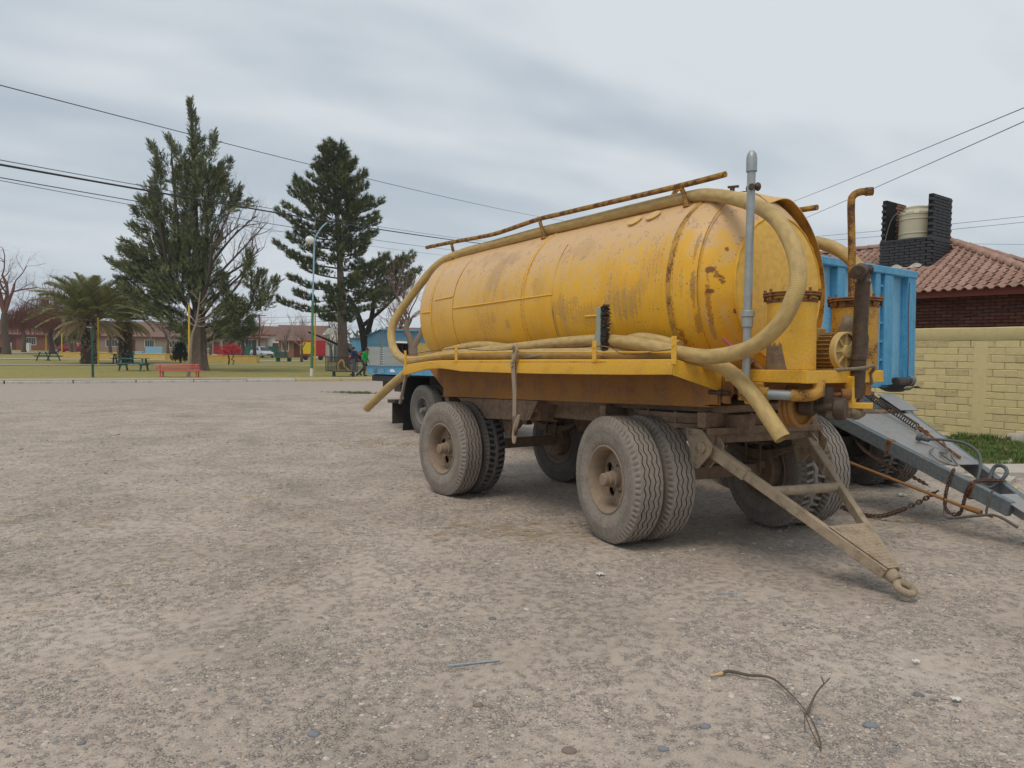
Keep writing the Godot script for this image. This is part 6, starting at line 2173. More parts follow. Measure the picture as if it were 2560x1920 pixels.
# ---------------------------------------------------------------- trees
func sprig_mesh(kind: String, m: Material, sd: int) -> ArrayMesh:
	var b := Mb.new()
	var r := RandomNumberGenerator.new()
	r.seed = sd
	if kind == "cypress":       # a flat feathery spray pointing along +y
		for k in 9:
			var t := k / 8.0
			var s := -1.0 if k % 2 else 1.0
			var p := Vector3(0, t * 0.8, 0)
			var e := p + Vector3(s * r.randf_range(0.18, 0.34) * (1.1 - t * 0.6), r.randf_range(0.18, 0.34), r.randf_range(-0.16, 0.16))
			var w := Vector3(0.02, -0.07, 0.04)
			b.poly([p - w, p + w, e + w * 0.3, e - w * 0.2], Vector3(0, 0.4, 1))
	elif kind == "pine":        # a brush of needles pointing along +y
		for k in 22:
			var a := r.randf_range(0, TAU)
			var l := r.randf_range(0.6, 1.0)
			var sp := r.randf_range(0.15, 0.75)
			var p := Vector3(0, r.randf_range(0.0, 0.35), 0)
			var e := p + Vector3(cos(a) * sp, 1.0 - sp * 0.5, sin(a) * sp) * l * 0.75
			var w := (e - p).cross(Vector3(cos(a + 1.0), 0.3, sin(a + 1.0))).normalized() * 0.028
			b.poly([p - w, p + w, e], Vector3(cos(a), 0.5, sin(a)))
	else:                       # loose leaves
		for k in 7:
			var p := Vector3(r.randf_range(-0.5, 0.5), r.randf_range(-0.4, 0.4), r.randf_range(-0.5, 0.5))
			var u := Vector3(r.randf_range(-1, 1), r.randf_range(-1, 1), r.randf_range(-1, 1)).normalized() * 0.16
			var w := u.cross(Vector3(r.randf_range(-1, 1), 1, r.randf_range(-1, 1))).normalized() * 0.09
			b.poly([p - u, p + w, p + u, p - w], Vector3.UP)
	return b.mesh(m)

func toward(d: Vector3, s: float) -> Basis:
	return Mb.turn(d).rotated(d.normalized(), rnd(0, TAU)).scaled(Vector3(s, s, s))

# a bare limb that splits; returns through b, collects the tips
func limb(b: Mb, p: Vector3, d: Vector3, l: float, r: float, lev: int, tips: Array, droop := 0.0, curl := 0.28, kids := 3) -> void:
	var ps := [p]
	var rs := [r]
	var q := p
	var n := 4 if lev > 0 else 3
	for i in n:
		d = (d + Vector3(rnd(-curl, curl), rnd(-curl, curl) + (0.10 if lev > 1 else 0.0) - droop * (0.3 if lev < 2 else 0.0), rnd(-curl, curl))).normalized()
		q += d * l / n
		ps.append(q)
		rs.append(r * lerpf(1.0, 0.55, (i + 1.0) / n))
	b.tube(ps, rs, 7 if lev > 2 else (5 if lev > 1 else 3), false)
	if lev == 0:
		tips.append([q, d])
		return
	for k in kids + (1 if lev == 1 else 0):
		var f := rnd(0.45, 1.0) if k else 1.0
		var i := clampi(int(f * n), 1, n)
		var side := d.cross(Vector3(rnd(-1, 1), rnd(-1, 1), rnd(-1, 1))).normalized()
		var nd := (d * rnd(0.5, 1.0) + side * rnd(0.5, 1.0) + Vector3(0, 0.25 - droop, 0)).normalized()
		limb(b, ps[i], nd, l * rnd(0.58, 0.8), rs[i] * rnd(0.5, 0.68), lev - 1, tips, droop, curl, kids)

func bare_tree(called: String, label: String, base: Vector3, height: float, sd: int, tone: String, group := "", lev := 4, lean := Vector3.ZERO, droop := 0.0, trunk_share := 0.3, girth := 0.028) -> Node3D:
	rng.seed = sd
	var t := thing(called, label, "tree", Transform3D(Basis(), base), group)
	var b := Mb.new()
	b.col = lin("5e5046")
	var tr := []
	var rr := []
	var h := height * trunk_share
	for i in 6:
		var f := i / 5.0
		tr.append(Vector3(sin(i * 1.3 + sd) * 0.05 * h * 0.3, -0.1 + f * h, cos(i * 1.7 + sd) * 0.05 * h * 0.3) + lean * f * h)
		rr.append(height * girth * (1.35 if i == 0 else lerpf(1.0, 0.75, f)))
	b.tube(tr, rr, 9, false)
	part(t, "trunk", b, M.twig, "")
	b = Mb.new()
	b.col = lin(tone)
	var tips := []
	for k in 4:
		var a := TAU * k / 4.0 + rnd(-0.4, 0.4)
		limb(b, tr[5], Vector3(cos(a) * rnd(0.4, 0.8), 1.0, sin(a) * rnd(0.4, 0.8)).normalized() + lean, height * rnd(0.24, 0.32), height * girth * 0.55, lev, tips, droop)
	part(t, "crown", b, M.twig)
	return t

func plume(xs: Array, cs: Array, p0: Vector3, p1: Vector3, r: float, dens: float, size: float, dark: Color, lite: Color, out := 0.7) -> void:
	var l := p0.distance_to(p1)
	var ax := (p1 - p0) / maxf(l, 0.01)
	var s := ax.cross(Vector3.BACK).normalized()
	var u := s.cross(ax)
	var n := int(dens * (l + r) * r)
	for i in n:
		var f := pow(rng.randf(), 0.9)
		var a := rnd(0, TAU)
		var rad := r * (1.0 - 0.72 * f) * sqrt(rng.randf())
		var o := s * cos(a) + u * sin(a)
		var p := p0 + ax * l * f + o * rad
		var d := (ax * 0.8 + o * out * rad / maxf(r, 0.01) + Vector3(rnd(-0.4, 0.4), rnd(-0.15, 0.4), rnd(-0.4, 0.4))).normalized()
		xs.append(Transform3D(toward(d, size * rnd(0.6, 1.25)), p))
		cs.append(dark.lerp(lite, rng.randf() * rng.randf()))

func make_cypress() -> void:
	rng.seed = 71
	var D := 45.8
	var base := at(500, 927, D)
	base.y = ground_y(base.x, base.z)
	var t := thing("conifer_tree", "tall ragged cypress with bare branches on its right side, behind the red bench", "tree", Transform3D(Basis(), base))
	var L := func(x: float, y: float, dz := 0.0) -> Vector3: return at(x, y, D + dz) - base
	var b := Mb.new()
	b.col = lin("6e6058")
	# buttressed trunk
	var rows := []
	for i in 16:
		var f := i / 15.0
		var c: Vector3 = (L.call(500, 930) as Vector3).lerp(L.call(496, 740), f)
		var r := PackedVector3Array()
		for k in 26:
			var a := TAU * k / 26.0
			var rr := lerpf(0.44, 0.30, pow(f, 0.6)) * (1.0 + 0.20 * sin(k * 1.45 + 1.0 + f * 1.5) * (1.0 - f * 0.4) + 0.10 * sin(k * 2.9 + f * 6.0)) + (0.14 * (1.0 - f * 6.0) if f < 0.16 else 0.0)
			r.append(c + Vector3(cos(a) * rr, 0, sin(a) * rr))
		rows.append(r)
	b.grid(rows, true)
	part(t, "trunk", b, M.bark)
	b = Mb.new()
	b.col = lin("463c34")
	var mains := [[[496, 745, 0], [490, 600, 0.3], [486, 450, 0.2], [480, 330, 0], [475, 262, 0], 0.34], [[500, 760, 0.4], [515, 640, 1.0], [520, 520, 1.2], [525, 420, 0.8], 0.24], [[490, 770, -0.4], [455, 640, -0.8], [440, 520, -0.6], [432, 430, -0.3], [428, 360, 0], 0.24], [[485, 790, 0], [430, 700, -1.2], [400, 560, -1.6], [385, 430, -1.0], 0.2], [[480, 800, 0.5], [400, 760, 1.5], [340, 720, 2.2], 0.18], [[505, 790, -0.5], [560, 720, -1.5], [590, 690, -1.8], 0.18], [[505, 820, 0.3], [560, 800, 1.0], [620, 770, 1.2], [640, 700, 1.0], 0.18], [[520, 850, 0], [565, 830, -0.5], [600, 800, -0.8], 0.17], [[500, 780, -0.8], [520, 700, -2.5], [530, 600, -2.0], 0.2], [[490, 780, 0.8], [470, 680, 2.6], [470, 560, 2.2], 0.2]]
	for m in mains:
		var ps := []
		for k in m.size() - 1:
			ps.append(L.call(m[k][0], m[k][1], m[k][2]))
		ps = spline(ps, 0.6)
		var rr := []
		for i in ps.size():
			rr.append(m[m.size() - 1] * lerpf(0.75, 0.12, float(i) / ps.size()))
		b.tube(ps, rr, 7, false)
	part(t, "limbs", b, M.twig)
	# bare side
	b = Mb.new()
	b.col = lin("6b5d54")
	var tips := []
	for q in [[[500, 700], [575, 600, 0.5], [640, 540, 0.8]], [[505, 730], [590, 640, -0.6], [660, 565, -1.0]], [[505, 690], [560, 560, 0.2], [590, 500, 0.4]], [[508, 760], [600, 690, 0.8], [640, 610, 1.2]], [[512, 800], [590, 720, -0.3], [625, 650, -0.4]], [[500, 660], [540, 570, 1.4], [560, 500, 1.6]], [[510, 720], [610, 660, 1.8], [650, 620, 2.2]], [[495, 660], [545, 610, -1.4], [600, 560, -2.0]]]:
		var p0: Vector3 = L.call(q[0][0], q[0][1])
		var p1: Vector3 = L.call(q[1][0], q[1][1], q[1][2])
		var p2: Vector3 = L.call(q[2][0], q[2][1], q[2][2])
		var ps := spline([p0, p1, p2], 0.5)
		var rr := []
		for i in ps.size():
			rr.append(lerpf(0.10, 0.025, float(i) / ps.size()))
		b.tube(ps, rr, 5, false)
		for k in 11:
			var i := int(lerpf(ps.size() * 0.3, ps.size() - 2, k / 10.0))
			var d: Vector3 = (ps[i + 1] - ps[i]).normalized()
			limb(b, ps[i], (d + Vector3(rnd(-0.8, 0.8), rnd(-0.3, 0.8), rnd(-0.8, 0.8))).normalized(), rnd(0.8, 1.7), 0.028, 2, tips, 0.0, 0.3, 2)
	part(t, "bare_branches", b, M.twig)
	var xs := []
	var cs := []
	var dk := lin("4a5234")
	var lt := lin("949863")
	for q in [[487, 335, 476, 252, 12, 1.5], [495, 425, 486, 325, 25, 1], [522, 405, 536, 334, 15, 1.2], [470, 432, 427, 346, 16, 1.2], [420, 425, 375, 357, 13, 1.2], [398, 485, 396, 415, 17, 1], [506, 520, 498, 405, 36, 1], [460, 525, 448, 418, 27, 1], [512, 452, 556, 410, 12, 1], [530, 505, 548, 425, 18, 1], [542, 525, 574, 458, 12, 0.8], [565, 525, 626, 505, 13, 0.9], [545, 545, 600, 492, 10, 0.7], [400, 560, 360, 500, 20, 1], [412, 560, 388, 476, 28, 1], [380, 612, 332, 560, 17, 1.1], [372, 642, 308, 602, 15, 1.1], [382, 692, 298, 662, 17, 1.1], [420, 705, 328, 630, 32, 1], [440, 685, 398, 555, 42, 0.9], [480, 680, 470, 535, 40, 0.9], [520, 640, 520, 515, 30, 0.8], [460, 765, 440, 600, 50, 0.8], [440, 745, 372, 690, 38, 0.9], [402, 772, 304, 716, 30, 0.9], [432, 800, 340, 752, 24, 0.8], [470, 805, 398, 772, 28, 0.8], [470, 845, 425, 815, 20, 0.7], [525, 765, 562, 686, 28, 0.7], [545, 795, 606, 752, 30, 0.9], [535, 835, 590, 795, 28, 0.8], [500, 740, 540, 640, 30, 0.5], [625, 725, 624, 628, 20, 1.1], [640, 765, 652, 680, 22, 1], [655, 775, 688, 698, 18, 1], [600, 805, 655, 748, 24, 0.9], [590, 790, 560, 715, 28, 0.7], [560, 850, 625, 825, 20, 0.8], [500, 720, 505, 600, 36, 0.7]]:
		for rep in 2:
			var dz := rnd(-0.7, 0.7) * (2.2 if q[3] > 400 else 1.0) * (1.0 if rep == 0 else -1.4)
			plume(xs, cs, L.call(q[0], q[1], dz), L.call(q[2] + (0 if rep == 0 else rnd(-10, 10)), q[3] + (0 if rep == 0 else rnd(-4, 16)), dz * 1.4), q[4] * 0.0255 * (1.0 if rep == 0 else 0.8), 95.0 * q[5] * (1.0 if rep == 0 else 0.6), 0.40, dk, lt)
	# fill of the crown between the plumes, by its outline
	var ol := [[300, 472, 488], [340, 470, 500], [370, 430, 535], [420, 405, 548], [470, 388, 560], [520, 380, 570], [570, 356, 545], [620, 335, 530], [660, 322, 525], [700, 325, 530], [740, 325, 548], [780, 365, 585], [820, 400, 600], [850, 430, 550]]
	for k in 105:
		var y := lerpf(400.0, 850.0, pow(rng.randf(), 0.75))
		var i := 0
		while i < ol.size() - 2 and ol[i + 1][0] < y:
			i += 1
		var f: float = (y - ol[i][0]) / (ol[i + 1][0] - ol[i][0])
		var xl: float = lerpf(ol[i][1], ol[i + 1][1], f)
		var xr: float = lerpf(ol[i][2], ol[i + 1][2], f)
		var x := lerpf(xl, xr, rng.randf())
		if x > 515.0 and y > 540.0 and y < 740.0 and rng.randf() < 0.6:
			continue
		var half := (xr - xl) * 0.5 * 0.0255
		var c := ((x - xl) / (xr - xl) - 0.5) * 2.0
		var dz := rnd(-1, 1) * half * sqrt(maxf(0.0, 1.0 - c * c)) * 0.9
		var p0: Vector3 = L.call(x, y, dz)
		var d := Vector3((x - 492.0) / 90.0, rnd(0.5, 1.1), dz / 2.4).normalized()
		plume(xs, cs, p0, p0 + d * rnd(0.9, 1.7), rnd(0.3, 0.55), 85.0, 0.36, dk, lt)
	var o := multi(t, "foliage", sprig_mesh("cypress", M.leaf, 5), xs, cs)
	o.set_meta("kind", "stuff")

func make_pine() -> void:
	rng.seed = 72
	var D := 55.0
	var k0 := D / FL
	var base := at(858, 921, D)
	base.y = ground_y(base.x, base.z)
	var t := thing("pine_tree", "tall dark green pine with a straight trunk behind the street lamp", "tree", Transform3D(Basis(), base))
	var b := Mb.new()
	b.col = lin("6a4f42")
	var top: Vector3 = at(836, 366, D) - base
	var H: float = top.y
	var tr := []
	var rr := []
	for i in 14:
		var f := i / 13.0
		tr.append(Vector3(lerpf(0, top.x, f) + 0.10 * sin(f * 5.0), f * H - 0.1, 0.06 * sin(f * 7.0)))
		rr.append(0.40 * (1.0 - f) + 0.03 + (0.14 if i == 0 else 0.0))
	b.tube(tr, rr, 10, false)
	part(t, "trunk", b, M.bark)
	b = Mb.new()
	b.col = lin("463a32")
	var xs := []
	var cs := []
	var dk := lin("47502e")
	var lt := lin("8f965c")
	# [height above the ground as seen, reach to the left, reach to the right] in photo pixels
	var env_ := [[905, 0, 0], [800, 150, 60], [770, 190, 120], [720, 150, 190], [680, 170, 200], [640, 190, 110], [590, 190, 120], [560, 230, 140], [520, 170, 130], [490, 120, 100], [470, 85, 110], [440, 75, 75], [410, 55, 50], [385, 30, 25], [362, 5, 5]]
	var y := 800.0
	while y > 372.0:
		var i := 0
		while i < env_.size() - 2 and env_[i + 1][0] > y:
			i += 1
		var f: float = (env_[i][0] - y) / (env_[i][0] - env_[i + 1][0])
		var le: float = lerpf(env_[i][1], env_[i + 1][1], f) * k0 * 0.84
		var ri: float = lerpf(env_[i][2], env_[i + 1][2], f) * k0 * 0.86
		var hf := (921.0 - y) * k0 / H
		var o := Vector3(lerpf(0, top.x, hf), hf * H, 0)
		var n := 4
		var a0 := rnd(0, TAU)
		for k in n:
			var a := a0 + TAU * k / n + rnd(-0.3, 0.3)
			var ca := cos(a)
			var reach := (le if ca < 0 else ri) * rnd(0.72, 1.05)
			reach = lerpf((le + ri) * 0.5, reach, absf(ca)) * rnd(0.85, 1.05)
			if y > 780.0: reach *= 0.6
			var rise := reach * rnd(0.20, 0.42) * (1.0 if y < 700 else 0.35)
			var e := o + Vector3(ca * reach, rise, sin(a) * reach)
			var mid := o.lerp(e, 0.55) - Vector3(0, reach * 0.10, 0)
			var ps := spline([o, mid, e], 0.35)
			var rs := []
			for j in ps.size():
				rs.append(lerpf(0.03 + reach * 0.009, 0.01, float(j) / ps.size()))
			b.tube(ps, rs, 5, false)
			var start := int(ps.size() * (0.22 if y < 640 else 0.42))
			for j in range(start, ps.size()):
				var g := float(j - start) / maxf(1.0, ps.size() - start)
				var d: Vector3 = (ps[j] - ps[maxi(j - 1, 0)]).normalized()
				var side := d.cross(Vector3.UP).normalized()
				var cnt := int(lerpf(9, 7, g)) + 2
				for c in cnt:
					var w := rnd(-1, 1) * lerpf(0.75, 0.18, g) * minf(1.0, reach * 0.4)
					var p: Vector3 = ps[j] + side * w + Vector3(rnd(-0.12, 0.12), rnd(-0.12, 0.34), rnd(-0.12, 0.12))
					var dd := (d * 0.7 + side * signf(w) * 0.45 + Vector3(0, rnd(0.3, 1.0), 0)).normalized()
					xs.append(Transform3D(toward(dd, rnd(0.40, 0.68)), p))
					cs.append(dk.lerp(lt, rng.randf() * rng.randf()))
		y -= lerpf(27.0, 17.0, (800.0 - y) / 430.0)
	for k in 26:
		var p := top + Vector3(rnd(-0.2, 0.2), rnd(-1.1, 0.1), rnd(-0.2, 0.2))
		xs.append(Transform3D(toward(Vector3(rnd(-0.4, 0.4), 1, rnd(-0.4, 0.4)), 0.4), p))
		cs.append(dk.lerp(lt, rng.randf()))
	part(t, "branches", b, M.twig)
	multi(t, "needles", sprig_mesh("pine", M.leaf, 8), xs, cs)
	# the darker pine behind, its crown leaning to the right
	rng.seed = 73
	D = 62.0
	k0 = D / FL
	base = at(918, 912, D)
	base.y = ground_y(base.x, base.z)
	t = thing("pine_tree", "smaller dark pine with a forked black trunk left of the blue kiosk", "tree", Transform3D(Basis(), base))
	var L := func(x: float, yy: float, dz := 0.0) -> Vector3: return at(x, yy, D + dz) - base
	b = Mb.new()
	b.col = lin("2e2723")
	for m in [[[920, 915, 0], [912, 860, 0], [905, 820, 0.2], [888, 770, 0.6], [870, 740, 1.0], 0.42], [[912, 850, 0], [928, 800, -0.3], [940, 740, -0.8], [975, 700, -1.0], 0.28], [[906, 815, 0], [960, 770, 1.5], [1010, 720, 2.0], 0.2], [[890, 775, 0.4], [850, 780, 1.5], [800, 790, 2.0], 0.16], [[930, 790, 0], [940, 720, 1.0], [945, 680, 1.2], 0.2], [[915, 905, 0], [880, 880, -0.6], [820, 850, -1.2], [770, 830, -1.6], 0.16]]:
		var ps := []
		for k in m.size() - 1:
			ps.append(L.call(m[k][0], m[k][1], m[k][2]))
		ps = spline(ps, 0.5)
		var rs := []
		for i in ps.size():
			rs.append(m[m.size() - 1] * lerpf(1.0, 0.35, float(i) / ps.size()))
		b.tube(ps, rs, 7, false)
	part(t, "trunk", b, M.twig)
	xs = []
	cs = []
	for q in [[940, 710, 1035, 635, 26], [970, 730, 1030, 690, 26], [900, 720, 960, 660, 30], [880, 740, 900, 680, 26], [930, 760, 990, 720, 24], [870, 770, 830, 745, 18], [980, 700, 1050, 670, 14], [850, 790, 790, 770, 14], [960, 690, 1010, 640, 24]]:
		for rep in 3:
			var dz := rnd(-2.0, 2.0)
			plume(xs, cs, L.call(q[0], q[1], dz), L.call(q[2] + rnd(-12, 4) * rep, q[3] + rnd(0, 12) * rep, dz + rnd(-0.5, 0.5)), q[4] * k0, 34.0, 0.5, dk, lt, 1.1)
	multi(t, "needles", sprig_mesh("pine", M.leaf, 9), xs, cs)

func frond_mesh(sd: int, dead: bool) -> ArrayMesh:
	var b := Mb.new()
	var r := RandomNumberGenerator.new()
	r.seed = sd
	var ps := []
	for i in 15:
		var f := i / 14.0
		ps.append(Vector3(0, sin(f * 1.5) * 0.28 - f * f * 0.42, f))
	b.col = lin("8a7a50") if not dead else lin("a08a66")
	var rs := []
	for i in 15:
		rs.append(lerpf(0.014, 0.004, i / 14.0))
	b.tube(ps, rs, 4, false)
	for i in range(2, 15):
		for h in 4:
			var f := (i + h / 4.0) / 15.0
			var p: Vector3 = ps[i].lerp(ps[mini(i + 1, 14)], h / 4.0)
			for s in [-1.0, 1.0]:
				var l := 0.20 * sin(PI * clampf(f * 0.95 + 0.08, 0, 1)) + 0.03
				var e := p + Vector3(s * l * 0.8, (-0.35 if dead else 0.10) * l + r.randf_range(-0.03, 0.03), l * 0.75)
				if dead:
					e = p + Vector3(s * l * 0.35, -l * 0.7, l * 0.3)
				b.col = (lin("c4b08a").lerp(lin("a08c68"), r.randf()) if dead else lin("6a7044").lerp(lin("b4ac7c"), r.randf() * r.randf()))
				var w := Vector3(0, 0.006, 0.016)
				b.poly([p - w, p + w, e], Vector3(s * 0.2, 1, 0))
	return b.mesh(M.leaf)

func palm(base: Vector3, label: String, trunk_h: float, trunk_r: float, reach: float, sd: int, tilt_ := 0.0) -> void:
	rng.seed = sd
	var t := thing("palm_tree", label, "tree", Transform3D(Basis(Vector3.BACK, tilt_), base), "palms in the park")
	var b := Mb.new()
	var rows := []
	for i in 25:
		var f := i / 24.0
		var r := PackedVector3Array()
		for k in 24:
			var a := TAU * k / 24.0
			var rr := trunk_r * (1.0 + 0.12 * (1.0 if (k + i) % 2 else -1.0) * 0.8 + (0.25 * smooth(0.75, 1.0, f)) - 0.1 * sin(f * PI)) 
			r.append(Vector3(cos(a) * rr, f * trunk_h - 0.1, sin(a) * rr))
		rows.append(r)
	b.grid(rows, true)
	part(t, "trunk", b, M.palm_bark)
	b = Mb.new()
	for i in 150:
		var f := rng.randf()
		var a := rnd(0, TAU)
		var p := Vector3(cos(a), 0, sin(a)) * trunk_r * (1.0 + 0.2 * f) + Vector3(0, f * trunk_h, 0)
		b.bar(p, p + Vector3(cos(a) * 0.12, 0.12, sin(a) * 0.12), 0.12, 0.05)
	part(t, "leaf_bases", b, M.wood_old)
	var gm := [frond_mesh(sd, false), frond_mesh(sd + 1, false), frond_mesh(sd + 2, false)]
	var dm := [frond_mesh(sd + 3, true), frond_mesh(sd + 4, true)]
	for k in 48:
		var f := k / 47.0
		var a := k * 2.39996 + rnd(-0.15, 0.15)
		var el := lerpf(1.40, -0.12, pow(f, 0.95)) + rnd(-0.08, 0.08)
		var o := part(t, "frond", gm[k % 3], null)
		var s := reach * lerpf(0.72, 1.0, sin(minf(f * 2.0, 1.0) * PI / 2.0)) * rnd(0.9, 1.08)
		o.transform = Transform3D(Basis(Vector3.UP, a) * Basis(Vector3.RIGHT, -el) * Basis(Vector3.BACK, rnd(-0.3, 0.3)).scaled(Vector3(s * 0.9, s, s)), Vector3(0, trunk_h * 1.0 + lerpf(0.35, 0.0, f), 0) + Vector3(sin(a), 0, cos(a)) * trunk_r * 0.5)
	for k in 40:
		var a := k * 2.39996 + 0.7
		var el := rnd(-0.15, -0.6)
		var o := part(t, "dead_frond", dm[k % 2], null)
		var s := reach * rnd(0.32, 0.62)
		o.transform = Transform3D(Basis(Vector3.UP, a) * Basis(Vector3.RIGHT, -el).scaled(Vector3(s, s, s)), Vector3(0, trunk_h - rnd(0.05, 0.4), 0) + Vector3(sin(a), 0, cos(a)) * trunk_r * 0.8)

func make_trees() -> void:
	make_cypress()
	make_pine()
	palm(on_ground(-32.5, 55.1), "large palm with a thick shaggy trunk, left of the other palm", 3.4, 0.52, 3.9, 81)
	palm(on_ground(-32.6, 60.5), "palm half hidden by the ragged cypress, right of the larger palm", 3.5, 0.52, 3.3, 91)
	# yucca
	rng.seed = 95
	var yb := on_ground(-45.7, 74.6)
	var y := thing("yucca", "small spiky yucca on thin stems in front of the red car", "shrub", Transform3D(Basis(), yb))
	for q in [[-0.3, 2.3], [0.35, 2.0]]:
		var b := Mb.new()
		b.col = lin("7a6a56")
		b.tube([Vector3(q[0] * 0.6, 0, 0), Vector3(q[0] * 0.9, q[1] * 0.5, 0.1), Vector3(q[0], q[1], 0)], 0.09, 7)
		part(y, "stem", b, M.twig)
		b = Mb.new()
		for k in 170:
			var a := rnd(0, TAU)
			var e := rnd(-0.9, 1.4)
			var d := Vector3(cos(a) * cos(e), sin(e), sin(a) * cos(e))
			var p := Vector3(q[0], q[1], 0)
			var w := d.cross(Vector3.UP).normalized() * 0.05
			b.col = lin("5d6a36").lerp(lin("8f8a58"), clampf(0.5 - e * 0.5, 0, 1))
			b.poly([p - w, p + w, p + d * rnd(0.7, 1.05)], Vector3.UP)
		part(y, "leaves", b, M.leaf)
	# cone shrub
	rng.seed = 96
	var sb := on_ground(-28.9, 62.5)
	var s := thing("cone_shrub", "dark conical evergreen shrub left of the cypress trunk", "shrub", Transform3D(Basis(), sb))
	var xs := []
	var cs := []
	plume(xs, cs, Vector3(0, 0.1, 0), Vector3(0, 1.5, 0), 0.75, 260.0, 0.4, lin("1c2a1a"), lin("33432a"))
	var tb := Mb.new()
	tb.col = lin("3c332c")
	tb.tube([Vector3(0, 0, 0), Vector3(0, 1.2, 0)], 0.08, 6)
	part(s, "stem", tb, M.twig)
	multi(s, "foliage", sprig_mesh("cypress", M.leaf, 15), xs, cs)
	sb = on_ground(-60.5, 84.0)
	s = thing("low_shrub", "low dark shrub at the left end of the lawn", "shrub", Transform3D(Basis(), sb))
	xs = []
	cs = []
	plume(xs, cs, Vector3(0, 0.0, 0), Vector3(0.1, 0.7, 0), 1.0, 160.0, 0.5, lin("24301c"), lin("4a5232"))
	tb = Mb.new()
	tb.tube([Vector3(0, 0, 0), Vector3(0, 0.6, 0)], 0.06, 6)
	part(s, "stem", tb, M.bark)
	multi(s, "foliage", sprig_mesh("leaf", M.leaf, 16), xs, cs)
	# small red tree
	rng.seed = 97
	var rb := on_ground(-23.8, 60.2)
	var rt := thing("red_tree", "small umbrella shaped tree with bright red foliage on the lawn", "tree", Transform3D(Basis(), rb))
	tb = Mb.new()
	tb.col = lin("2c2422")
	tb.tube(spline([Vector3(0, 0, 0), Vector3(0.05, 0.5, 0), Vector3(-0.05, 0.95, 0.05)], 0.15), 0.06, 7)
	tb.tube(spline([Vector3(0.38, 0.0, 0.1), Vector3(0.5, 0.35, 0.1), Vector3(0.3, 0.45, 0.1), Vector3(0.45, 0.75, 0.1), Vector3(0.2, 1.0, 0.0)], 0.1), 0.035, 6)
	for k in 7:
		var a := TAU * k / 7.0
		tb.tube([Vector3(-0.02, 0.9, 0), Vector3(cos(a) * 0.7, 1.2, sin(a) * 0.6)], 0.025, 5)
	part(rt, "trunk", tb, M.twig)
	xs = []
	cs = []
	for k in 620:
		var a := rnd(0, TAU)
		var r := sqrt(rng.randf())
		var p := Vector3(cos(a) * r * 1.2, 0.98 + (0.85 * sqrt(1.0 - r * r) + 0.1) * (rng.randf() - 0.12) + 0.14 * sin(a * 3.0) * r, sin(a) * r * 1.0)
		xs.append(Transform3D(toward(Vector3(cos(a), rnd(-0.3, 0.5), sin(a)), rnd(0.16, 0.3)), p))
		cs.append(lin("a8202c").lerp(lin("dc4048"), rng.randf()))
	multi(rt, "foliage", sprig_mesh("leaf", M.leaf, 18), xs, cs)
	# sapling in front of the bench
	rng.seed = 98
	var D := 37.8
	var pb := at(470, 941, D)
	pb.y = ground_y(pb.x, pb.z)
	var sp := thing("sapling", "young bare tree with a crooked pale stem in front of the red bench", "tree", Transform3D(Basis(), pb))
	var Ls := func(x: float, yy: float, dz := 0.0) -> Vector3: return at(x, yy, D + dz) - pb
	tb = Mb.new()
	tb.col = lin("94877a")
	var stem := spline([Ls.call(470, 943), Ls.call(474, 915), Ls.call(477, 870), Ls.call(481, 835), Ls.call(490, 810), Ls.call(496, 770), Ls.call(501, 730)], 0.2)
	var rs := []
	for i in stem.size():
		rs.append(lerpf(0.10, 0.02, float(i) / stem.size()))
	tb.tube(stem, rs, 7, false)
	part(sp, "trunk", tb, M.twig)
	tb = Mb.new()
	tb.col = lin("a3968a")
	var tips := []
	for q in [[493, 805, 525, 792], [494, 800, 540, 775], [496, 790, 518, 770], [492, 808, 470, 780], [489, 815, 468, 800], [498, 760, 515, 740], [499, 750, 484, 735], [490, 812, 512, 815]]:
		var p0: Vector3 = Ls.call(q[0], q[1])
		var e: Vector3 = Ls.call(q[2], q[3], rnd(-0.4, 0.4))
		tb.tube(spline([p0, p0.lerp(e, 0.5) - Vector3(0, 0.06, 0), e], 0.1), 0.016, 5, false)
		for k in 3:
			limb(tb, p0.lerp(e, 0.5 + k * 0.25), (e - p0).normalized() + Vector3(0, 0.5, 0), 0.4, 0.008, 1, tips, 0.0, 0.3, 2)
	part(sp, "crown", tb, M.twig)
	# weeping reddish tree on the far left and its neighbours
	rng.seed = 101
	for q in [["reddish bare willow with hanging twigs at the left edge, the larger one", -58.5, 83.0, 15.0, "7a5448", 101, 0.4], ["reddish brown bare willow behind the large palm", -59.0, 92.0, 12.0, "70524a", 102, 0.5], ["dark bare tree between the willow and the palm", -54.0, 88.0, 9.5, "5a4a46", 103, 0.15]]:
		var w := bare_tree("willow_tree", q[0], on_ground(q[1], q[2]), q[3], q[5], q[4], "bare trees at the left of the park", 5 if q[6] > 0.3 else 4, Vector3(-0.05, 0, 0), q[6], 0.32)
		if q[6] > 0.4:
			var hb := Mb.new()
			rng.seed = q[5] + 50
			for k in 5200:
				var a := rnd(0, TAU)
				var r: float = sqrt(rng.randf()) * q[3] * 0.40
				var p := Vector3(cos(a) * r, q[3] * (0.32 + 0.42 * rng.randf() * (1.0 - r / (q[3] * 0.55))), sin(a) * r)
				var l := rnd(0.5, 1.9)
				hb.col = lin("8f5540").lerp(lin("6d4a3e"), rng.randf())
				hb.tube([p, p + Vector3(cos(a) * 0.15, -l * 0.5, sin(a) * 0.15), p + Vector3(cos(a) * 0.18 + rnd(-0.1, 0.1), -l, sin(a) * 0.18)], 0.012, 3, false)
			var hg := part(w, "hanging_twigs", hb, M.twig)
			hg.set_meta("kind", "stuff")
